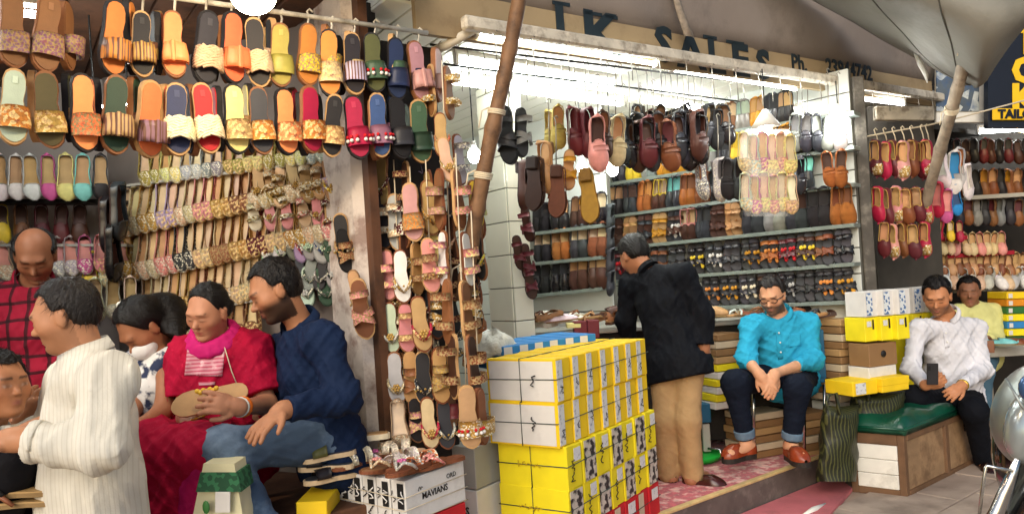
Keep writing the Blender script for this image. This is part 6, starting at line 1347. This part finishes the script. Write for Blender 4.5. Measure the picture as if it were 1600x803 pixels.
# ---- man in navy shirt, seated on the ledge
p = Person('person', 'man in navy shirt and blue jeans seated on the ledge, leaning to the woman', P(428, 455, 2.84), -62, 24, 4, .95, '9A6A4C', .96, .0058)
J = dict(neck=P(472, 512, 2.92), sh=(P(448, 545, 2.76 + .34), P(505, 532, 2.76)), el=(P(455, 625, 3.05), P(540, 622, 2.70)), wr=(P(400, 652, 2.92), P(443, 640, 2.52)), hip=(P(500, 690, 3.06), P(528, 690, 2.82)), kn=(P(352, 688, 2.86), P(345, 700, 2.56)), an=(P(378, 860, 2.78), P(425, 850, 2.52)))
p.body(**J, hands=(Vector((-.8, -.3, -.2)), P(392, 676, 2.42) - P(440, 640, 2.52)), curl=(.5, .30), palm=(ZX, Vector((-.2, -.45, .9))))
p.finish(P(500, 860, 2.8), beard=.9, moustache=.85, eyes='down'); p.hair(HAIR, 'short', 3, 1.05, hairline=.06)
nav = cloth('navy_shirt_cloth', '14233F', .8); jean = mat('blue_denim', hx('3D5068'), .85, var=.15, vs=14, bump=.4, bs=260, stain=(hx('8FA6BE'), 3.2, .5, .55))
hip_m = (J['hip'][0] + J['hip'][1]) / 2
p.garment('shirt', p.torso(.08) + p.sleeves(.93, r=1.06), nav, .013, amp=.024, seed=5, sc_=.85, cuts=p.cuffcuts(.93) + [('cone', J['neck'], p.H(0, -.02, -.06) - J['neck'], .060, .15)])
p.collar(nav, .072, .04); p.garment('trousers', p.legs(1.0, 1.04), jean, .006, amp=.018, seed=8, sc_=1.0)
# ---- woman in crimson
w = Person('person', 'woman in a crimson dress with pink scarf seated, holding a tan sandal sole', P(324, 487, 2.86), -14, 20, -6, .87, 'A9765A', 1.0, .0058)
J = dict(neck=P(336, 538, 2.93), sh=(P(296, 556, 2.94), P(392, 548, 2.96)), el=(P(292, 636, 2.90), P(416, 632, 2.90)), wr=(P(290, 652, 2.70), P(372, 636, 2.62)), hip=(P(318, 700, 3.0), P(388, 700, 3.0)), kn=(P(242, 706, 2.66), P(318, 706, 2.58)), an=(P(255, 850, 2.6), P(310, 850, 2.55)))
w.body(**J, hands=(Vector((.5, -.3, -.1)), P(326, 626, 2.52) - P(372, 636, 2.62)), curl=(.5, .7), palm=(ZX, Vector((.2, -.9, .35))), belly=.012)
w.finish(P(330, 860, 2.8), True, lips='9A3A40', eyes='down'); w.hair(HAIR, 'long', 4, 1.0, [('e', w.H(.0, -.105, -.02), (.045, .045, .045), None, False)])
crim = cloth('crimson_cloth', 'A80E34', .8, stain=(hx('C63A58'), 60, .66, .5)); pinks = cloth('magenta_scarf_cloth', 'C4206C', .7)
dress = w.garment('dress', w.torso(.05) + w.sleeves(.80, False, 1.12) + [('c', J['hip'][0], J['kn'][0], .10, .09, None, 1, False), ('c', J['hip'][1], J['kn'][1], .10, .09, None, 1, False), ('c', J['kn'][0] + ZX * .0, J['kn'][0] - ZX * .22, .09, .085, None, 1, False), ('c', lerp(J['kn'][0], J['kn'][1], .5), lerp(J['kn'][0], J['kn'][1], .6) - ZX * .2, .08, .09, None, 1, False)], crim, .016, amp=.032, seed=12, sc_=.8, cuts=w.cuffcuts(.80, False) + [('cone', J['neck'], w.H(0, .01, -.06) - J['neck'], .058, .2)])
w.garment('trousers', w.legs(1.0, 1.02), cloth('magenta_trousers', 'B01658', .75), .018, amp=.012, seed=15)
nk_ = J['neck']; sax = (w.H(0, -.02, -.05) - nk_).normalized(); sfw = (w.fw - sax * w.fw.dot(sax)).normalized(); srt = sfw.cross(sax)
spr = []
for q in range(4):
    rr2 = np.random.default_rng(q); sp_ = [nk_ + (srt * math.cos(a_) * (.072 + .008 * q) + sfw * math.sin(a_) * (.076 + .008 * q)) + sax * (.062 - .011 * q - .025 * max(math.sin(a_), -.3) + .004 * math.sin(3 * a_ + q * 2)) for a_ in np.linspace(-1.3, 4.5, 17)]
    spr += [('c', sp_[i], sp_[i + 1], .0105, .0105, None, 1, False) for i in range(16)]
w.garment('scarf', spr, pinks, .0, .005, .003, 18, 1.8, k=.005)
yoke = mat('pink_white_yoke', hx('D89AA4'), .8, col2=hx('C25A70'), mix='Z', ms=22, mt=.6, bump=.4, bs=120, var=.15, stain=(hx('F0E0DC'), 24, .6, .7))
inv = Matrix.Translation(w.base)
def surf(o, px, py, lift=.004):
    im = o.matrix_world.inverted(); r = ray(px, py).normalized(); h = o.ray_cast(im @ EYE, im.to_3x3() @ r); return (o.matrix_world @ h[1] - r * lift) if h[0] else None
def patch(per, o, quad, m_, nm, n=14):
    bpy.context.view_layer.update(); mb = MB(); rows = []
    for i in range(n + 1):
        f = i / n; row = []
        for g2 in range(n + 1):
            e = g2 / n; px = lerp(lerp(quad[0][0], quad[1][0], e), lerp(quad[3][0], quad[2][0], e), f); py = lerp(lerp(quad[0][1], quad[1][1], e), lerp(quad[3][1], quad[2][1], e), f); row.append(surf(o, px, py))
        rows.append(row)
    last = None
    for r2 in rows:
        for i, q in enumerate(r2):
            if q is None: r2[i] = last or Vector((0, 3, 1))
            last = r2[i]
    solid_grid(mb, rows, (0, -1, 0), .003); return mb.build(nm, m_, per.o, inv=Matrix.Translation(per.base))
# ---- man in white linen shirt, near, seen from his left side
k_ = Person('person', 'man in a pale striped linen shirt in profile, reaching toward the kneeling boy', P(100, 494, 2.12), -74, 14, 0, .82, 'A87656', .95, .0062)
J = dict(neck=P(134, 556, 2.14), sh=(P(112, 598, 2.33), P(168, 596, 2.02)), el=(P(70, 690, 2.36), P(160, 700, 1.93)), wr=(P(-10, 690, 2.2), P(28, 686, 1.90)), hip=(P(120, 830, 2.32), P(170, 830, 2.06)), kn=(P(100, 1060, 2.3), P(160, 1060, 2.04)), an=(P(120, 1240, 2.3), P(180, 1240, 2.04)))
k_.body(**J, hands=(Vector((-1, -.1, .1)), Vector((-1, -.05, -.02))), curl=(.5, .45), palm=(ZX, Vector((0, -.3, .9))), belly=.02)
k_.finish(P(150, 1240, 2.2), beard=.28, eyes='down'); k_.hair(mat('dark_brown_hair', hx('17100D'), .42, var=.25, vs=60, bump=.8, bs=240, dist=.004), 'short', 7, 1.04, hairline=.062)
lin = stripes('striped_linen', hx('DBD6C8'), hx('BDB4A2'), [((1, .35, 0), 85, 0)], .2, .85, .35, .4)
k_.garment('shirt', k_.torso(.34) + k_.sleeves(.86, r=1.16), lin, .014, amp=.032, seed=23, sc_=.62, stretch=(1, 1, .6), cuts=k_.cuffcuts(.86) + [('cone', J['neck'], k_.H(0, -.02, -.07) - J['neck'], .062, .15)]); k_.collar(lin, .066, .036, lift=.0)
k_.garment('cuff', [('c', lerp(J['el'][1], J['wr'][1], .72), lerp(J['el'][1], J['wr'][1], .88), .052, .048, None, 1, False)], lin, .006, amp=.008, seed=3, cuts=[('half', lerp(J['el'][1], J['wr'][1], .88), J['wr'][1] - J['el'][1], .1), ('half', lerp(J['el'][1], J['wr'][1], .74), J['el'][1] - J['wr'][1], .1)])
k_.garment('trousers', k_.legs(), cloth('grey_trousers', '5A5650'), .008, h=.016, amp=.01, seed=2)
# ---- boy at the edge
b_ = Person('person', 'kneeling boy in dark clothes looking up at the man in linen', P(2, 602, 2.22), 64, -4, 0, .83, '9A6848', .86)
J = dict(neck=P(-22, 668, 2.28), sh=(P(-48, 700, 2.16), P(-12, 700, 2.42)), el=(P(-30, 780, 2.05), P(15, 742, 2.4)), wr=(P(-2, 700, 2.1), P(36, 668, 2.36)), hip=(P(-60, 850, 2.2), P(-30, 850, 2.42)), kn=(P(8, 742, 2.08), P(30, 760, 2.5)), an=(P(-30, 900, 2.1), P(0, 900, 2.5)))
b_.body(**J, hands=(Vector((.9, -.1, .3)), Vector((.4, 0, .8))), curl=(.5, .7))
b_.finish(P(-20, 900, 2.25), eyes='open'); b_.hair(HAIR, 'short', 9, 1.06, hairline=.05)
b_.garment('shirt', b_.torso(.05) + b_.sleeves(.5, True), cloth('grey_shirt_cloth', '8A8782'), .012, amp=.012, seed=4, h=.012, cuts=b_.cuffcuts(.5)); b_.garment('trousers', b_.legs(), cloth('black_trousers', '17161A'), .010, h=.012, amp=.01, seed=2)
# ---- man in red checks
r_ = Person('person', 'balding man in a red checked shirt looking down behind the others', P(55, 400, 3.25), 24, 36, 0, .97, '8A5B42', 1.05)
J = dict(neck=P(52, 440, 3.38), sh=(P(-2, 472, 3.36), P(108, 462, 3.36)), el=(P(-12, 580, 3.3), P(128, 570, 3.28)), wr=(P(20, 640, 3.1), P(100, 650, 3.1)), hip=(P(28, 640, 3.4), P(90, 640, 3.4)), kn=(P(30, 790, 3.4), P(90, 790, 3.4)), an=(P(30, 930, 3.45), P(90, 930, 3.45)))
r_.body(**J, hands=(Vector((.3, -.5, -.8)), Vector((-.3, -.5, -.8))), belly=.012)
r_.finish(P(55, 940, 3.4), beard=.25, moustache=.5, eyes='down'); r_.hair(HAIR, 'bald', 2, 1.06)
chk = stripes('red_checks', hx('A31233'), hx('1D0A12'), [((1, 0, 0), 13, 0), ((0, 0, 1), 13, .3)], .16, .85, .25, .85)
r_.garment('shirt', r_.torso(.06) + r_.sleeves(.95), chk, .014, amp=.022, seed=31, cuts=r_.cuffcuts(.95) + [('cone', J['neck'], r_.H(0, -.0, -.06) - J['neck'], .058, .15)]); r_.collar(chk, .072, .035); r_.garment('trousers', r_.legs(), cloth('charcoal_trousers', '2A2A2D'), .010, h=.014, amp=.01)
# ---- girl with the mask
g_ = Person('person', 'young woman with black hair and white mask bending down in a floral top', P(222, 512, 2.98), -38, 48, 0, .93, '8E5E42', .88)
J = dict(neck=P(252, 545, 3.08), sh=(P(214, 572, 3.05), P(262, 566, 3.0)), el=(P(205, 640, 2.95), P(256, 640, 2.86)), wr=(P(205, 672, 2.8), P(216, 668, 2.72)), hip=(P(225, 680, 3.15), P(275, 680, 3.15)), kn=(P(200, 720, 2.85), P(225, 730, 2.8)), an=(P(200, 860, 2.85), P(230, 860, 2.8)))
g_.body(**J, hands=(Vector((-.3, -.4, -.6)), Vector((-.7, -.3, -.5))))
g_.finish(P(240, 860, 2.95), True, eyes='down'); g_.hair(HAIR, 'long', 6, 1.08, [('e', g_.H(.02, -.12, -.06), (.075, .07, .11), g_.B, False), ('c', g_.H(.03, -.15, -.05), P(276, 556, 2.95), .06, .04, None, 1, False)])
g_.garment('face_mask', [('e', g_.H(0, .060, -.058), (.056, .052, .042), g_.B, False)], cloth('white_mask', 'E6E4E0', .8), .006, .006, .003, 4, cuts=[(g_.H(0, .03, 0), -g_.fw), (g_.H(0, 0, -.018), g_.up)])
flo = mat('floral_top', hx('DDDCD8'), .85, col2=hx('2B3450'), mix='noise', ms=17, mt=.52, var=.1, bump=.2, bs=200)
g_.garment('top', g_.torso(.06), flo, .012, amp=.012, seed=41, cuts=[('cone', J['neck'], g_.H(0, -.0, -.06) - J['neck'], .06, .3)]); g_.garment('trousers', g_.legs(), cloth('black_trousers', '17161A'), .010, h=.014)
m = MB(); m.ball(g_.H(.02, -.03, .125), (.02, .012, .014), 8, 5); m.build('hair_clip', WHITE, g_.o, inv=Matrix.Translation(g_.base))
# ---- man in black jacket, from behind
t_ = Person('person', 'man in a black jacket and khaki trousers seen from behind, leaning to the shelf', P(990, 400, 4.68), -150, 34, 0, 1.04, '8E5E42', .94, .008)
J = dict(neck=P(1014, 424, 4.58), sh=(P(986, 446, 4.70), P(1068, 430, 4.46)), el=(P(978, 500, 4.75), P(1100, 492, 4.42)), wr=(P(985, 540, 4.85), P(1101, 540, 4.40)), hip=(P(1038, 568, 4.50), P(1075, 566, 4.44)), kn=(P(1040, 655, 4.46), P(1075, 655, 4.38)), an=(P(1044, 738, 4.50), P(1083, 740, 4.42)))
t_.body(**J, hands=(Vector((0, .3, -1)), Vector((-.05, 0, -1))), curl=(.4, .5), foot=(Vector((-.5, .8, 0)), Vector((.45, .5, 0))))
t_.finish(P(1062, 755, 4.45)); t_.hair(HAIR, 'short', 12, 1.03)
jack = cloth('black_jacket_cloth', '0A0D14', .75, bump=.2)
t_.garment('jacket', t_.torso(.10) + [('c', t_.T[3], hm(t_, .10), .118, .122, t_.side, 1.5, False)] + t_.sleeves(.96, r=1.12), jack, .016, amp=.024, seed=51, sc_=.8, cuts=t_.cuffcuts(.96) + [(hm(t_, .10), hmn(t_)), ('cone', J['neck'], t_.H(0, -.02, -.06) - J['neck'], .06, .15)]); t_.collar(jack, .064, .034, open_=.2, lift=.0)
kha = cloth('khaki_cloth', 'A98A62', .85, vs=10); t_.garment('trousers', t_.legs(1.0, .98, .006), kha, .010, amp=.009, seed=56, sc_=1.1)
t_.shoes(GLOSS, hx('3E1A16'), (Vector((-.5, .6, 0)), Vector((.75, -.35, 0))))
# ---- man in turquoise
q_ = Person('person', 'bearded man in glasses and turquoise shirt sitting with clasped hands', P(1206, 462, 4.72), -34, 20, 0, .96, 'B98868', 1.10, .0068)
J = dict(neck=P(1218, 496, 4.80), sh=(P(1174, 510, 4.74), P(1262, 506, 4.86)), el=(P(1166, 560, 4.62), P(1270, 562, 4.70)), wr=(P(1186, 584, 4.42), P(1210, 584, 4.42)), hip=(P(1200, 588, 4.88), P(1262, 590, 4.92)), kn=(P(1148, 598, 4.50), P(1246, 606, 4.44)), an=(P(1166, 690, 4.56), P(1236, 692, 4.50)))
q_.body(**J, hands=(Vector((.45, -.3, -.9)), Vector((-.35, -.3, -.9))), curl=(.35, .35), palm=(Vector((-.3, -.9, .2)), Vector((.3, -.9, .2))), belly=.016, foot=(Vector((-.8, -.55, 0)), Vector((.05, -1, 0))))
q_.finish(P(1215, 712, 4.6), beard=.82, moustache=.7, eyes='down'); q_.hair(mat('dark_brown_hair', hx('17100D'), .42), 'short', 15, 1.06, hairline=.058)
tur = cloth('turquoise_cloth', '2C9CC0', .8); tsh = q_.garment('shirt', q_.torso(.03) + q_.sleeves(.45, r=1.04), tur, .009, amp=.026, seed=61, sc_=.9, cuts=q_.cuffcuts(.45) + [('cone', J['neck'], q_.H(0, .0, -.06) - J['neck'], .062, .15)]); q_.collar(tur, .078, .04)
dk = cloth('dark_denim', '101725', .85); q_.garment('trousers', q_.legs(.86, .95), dk, .008, amp=.012, seed=65); 
for i in (0, 1): a, b = J['kn'][i], J['an'][i]; q_.garment('trouser_cuff', [('c', lerp(a, b, .80), lerp(a, b, .90), .056, .054, None, 1, False)], cloth('pale_denim', '5F7487'), .008, amp=.006, cuts=[('half', lerp(a, b, .92), b - a, .1), ('half', lerp(a, b, .78), a - b, .1)])
q_.shoes(GLOSS, hx('8A3A1E'), (Vector((-.85, -.45, 0)), Vector((.05, -1, 0))))
def glasses(per):
    t = MB(); 
    for sg in (-1, 1):
        pts = [per.H(sg * .031 + .023 * math.cos(a), .092 - .006 * abs(math.cos(a)), .0 + .017 * math.sin(a)) for a in np.linspace(0, 2 * math.pi, 17)]; t.tube(pts, .0028, 5, caps=False); t.tube([per.H(sg * .054, .086, .006), per.H(sg * .078, .04, .006), per.H(sg * .080, -.01, .004)], .0026, 5)
    t.tube([per.H(-.008, .094, .003), per.H(.008, .094, .003)], .0026, 5); t.build('glasses', black, per.o, inv=Matrix.Translation(per.base))
glasses(q_)
# ---- man in white on the bench
v_ = Person('person', 'man in a white polo shirt on the crate bench looking at a phone', P(1464, 463, 5.06), -36, 22, 0, 1.05, 'A8724F', 1.08, .0068)
J = dict(neck=P(1482, 496, 5.14), sh=(P(1434, 516, 5.08), P(1524, 514, 5.20)), el=(P(1424, 575, 4.96), P(1536, 578, 5.06)), wr=(P(1446, 602, 4.74), P(1503, 602, 4.78)), hip=(P(1462, 622, 5.20), P(1524, 622, 5.26)), kn=(P(1428, 622, 4.84), P(1522, 640, 4.80)), an=(P(1512, 642, 5.12), P(1536, 718, 4.94)))
v_.body(**J, hands=(Vector((.35, -.5, .25)), Vector((-.75, -.4, -.25))), curl=(.9, .5), palm=(Vector((-.4, -.7, -.4)), Vector((.2, -.7, .6))), belly=.028, foot=(Vector((-.4, -.8, 0)), Vector((-.2, -.9, 0))))
v_.finish(P(1490, 735, 5.04), beard=.5, eyes='down'); v_.hair(HAIR, 'short', 18, 1.05, hairline=.056)
whi = cloth('white_polo_cloth', 'D6D5DA', .8); wsh = v_.garment('shirt', v_.torso(.02) + v_.sleeves(.93, r=.98), whi, .007, amp=.026, seed=71, sc_=.9, cuts=v_.cuffcuts(.93) + [('cone', J['neck'], v_.H(0, .01, -.07) - J['neck'], .06, .22)]); v_.collar(whi, .076, .036)
v_.garment('trousers', v_.legs(1.0, .95), cloth('black_navy_cloth', '0D0F16'), .010, amp=.012, seed=75); v_.shoes(GLOSS, hx('2A1512'), (Vector((-.4, -.8, 0)), Vector((-.2, -.9, 0))))
# ---- man in yellow, far
y_ = Person('person', 'man in a pale yellow shirt sitting behind the table of the next shop', P(1514, 456, 6.0), -30, 4, 0, 1.0, '7E5640', 1.0, .010)
J = dict(neck=P(1522, 480, 6.05), sh=(P(1496, 490, 6.0), P(1550, 488, 6.1)), el=(P(1490, 525, 5.9), P(1556, 530, 6.0)), wr=(P(1510, 530, 5.7), P(1530, 530, 5.75)), hip=(P(1512, 555, 6.1), P(1545, 555, 6.15)), kn=(P(1500, 580, 5.7), P(1535, 580, 5.75)), an=(P(1500, 650, 5.75), P(1535, 650, 5.8)))
y_.body(**J); y_.finish(P(1525, 660, 6.0), moustache=.5); y_.hair(HAIR, 'short', 20, 1.05)
y_.garment('shirt', y_.torso(.03) + y_.sleeves(.5), cloth('pale_yellow_cloth', 'D8D68E', .85), .014, amp=.014, seed=81, cuts=y_.cuffcuts(.5)); y_.garment('trousers', y_.legs(), cloth('blue_grey_trousers', '4E6C80'), .01, h=.014)
# ---- things in hands
t = thing('held_sandal', 'tan sandal sole with yellow trim held by the woman in crimson', 'sandal', P(328, 626, 2.56)); inv = t.matrix_world.copy()
a, b = P(268, 641, 2.62), P(388, 609, 2.70); toe = (a - b).normalized(); nrm = (Vector((0, -1, .35)) - toe * Vector((0, -1, .35)).dot(toe)).normalized(); x_ = toe.cross(nrm)
M3 = Matrix((x_, toe, nrm)).transposed() @ Matrix.Diagonal((1.05, (a - b).length / SL, 1)); 
for nm, key, mm, c in (('sole', 'sole:0.012', FOOTBED, CN['tan']), ('strap', 'band', FLORAL, CN['yellow'])):
    o = ob(nm, part_mesh(key), t, mm, c); o.matrix_world = Matrix.Translation((a + b) / 2) @ (M3 if nm == 'sole' else M3 @ Matrix.Rotation(math.pi, 3, 'Y')).to_4x4()
for i in range(7): MB().ball(P(308 + i * 5, 611 - i * .8 + (i % 2) * 3, 2.60), .009, 7, 5).build('bead', mat('yellow_bead', hx('E8B93A'), .5), t, inv=inv)
t = thing('phone', 'dark phone held by the man in the white polo', 'phone', P(1457, 588, 4.68)); inv = t.matrix_world.copy()
MB().box(P(1457, 584, 4.65), CR, CF, CU, .072, .010, .135, .003).build('case', mat('phone_case', hx('2C2A2C'), .3), t, inv=inv); MB().box(P(1452, 575, 4.643), CR, CF, CU, .022, .004, .03, .002).build('camera_bump', black, t, inv=inv)
def ring_on(per, a, b, f, r, m_, nm, wd_=.016):
    c = lerp(a, b, f); d = (b - a).normalized(); MB().tube([c - d * wd_ / 2, c - d * wd_ * .2, c + d * wd_ * .2, c + d * wd_ / 2], [r, r * 1.08, r * 1.08, r], 14).build(nm, m_, per.o, inv=Matrix.Translation(per.base))
ring_on(w, w.J['el'][1], w.J['wr'][1], .86, .036, mat('orange_bangle', hx('E0701A'), .4), 'bangle', .02); ring_on(w, w.J['el'][1], w.J['wr'][1], .95, .034, mat('white_bangle', hx('D8DCD4'), .4), 'bangle', .014)
ring_on(v_, v_.J['el'][1], v_.J['wr'][1], .97, .036, mat('gold_watch', hx('C9A23A'), .25, metal=.8), 'watch', .018)
patch(w, dress, ((293, 541), (352, 536), (347, 588), (288, 586)), yoke, 'yoke')
patch(w, dress, ((310, 597), (336, 596), (335, 601), (311, 602)), yoke, 'embroidered_line', 6)
cp = [surf(dress, px, py, .006) for px, py in ((350, 540), (356, 560), (362, 580), (370, 600))]; cp = [q for q in cp if q is not None]
m = MB(); m.tube(cp, .0022, 5); m.build('neck_chain', cordm, w.o, inv=Matrix.Translation(w.base))
patch(q_, tsh, ((1212, 512), (1219, 511), (1224, 560), (1216, 562)), tur, 'placket', 8); patch(q_, tsh, ((1232, 522), (1251, 520), (1252, 540), (1233, 543)), tur, 'pocket', 8)
patch(v_, wsh, ((1473, 512), (1480, 511), (1484, 542), (1477, 544)), whi, 'placket', 8)
for per, o_, pts_ in ((q_, tsh, ((1217, 520), (1219, 535), (1220, 550))), (v_, wsh, ((1478, 520), (1480, 534)))):
    for px, py in pts_:
        c = surf(o_, px, py, .007)
        if c is not None: MB().ball(c, .006, 8, 5).build('button', WHITE, per.o, inv=Matrix.Translation(per.base))
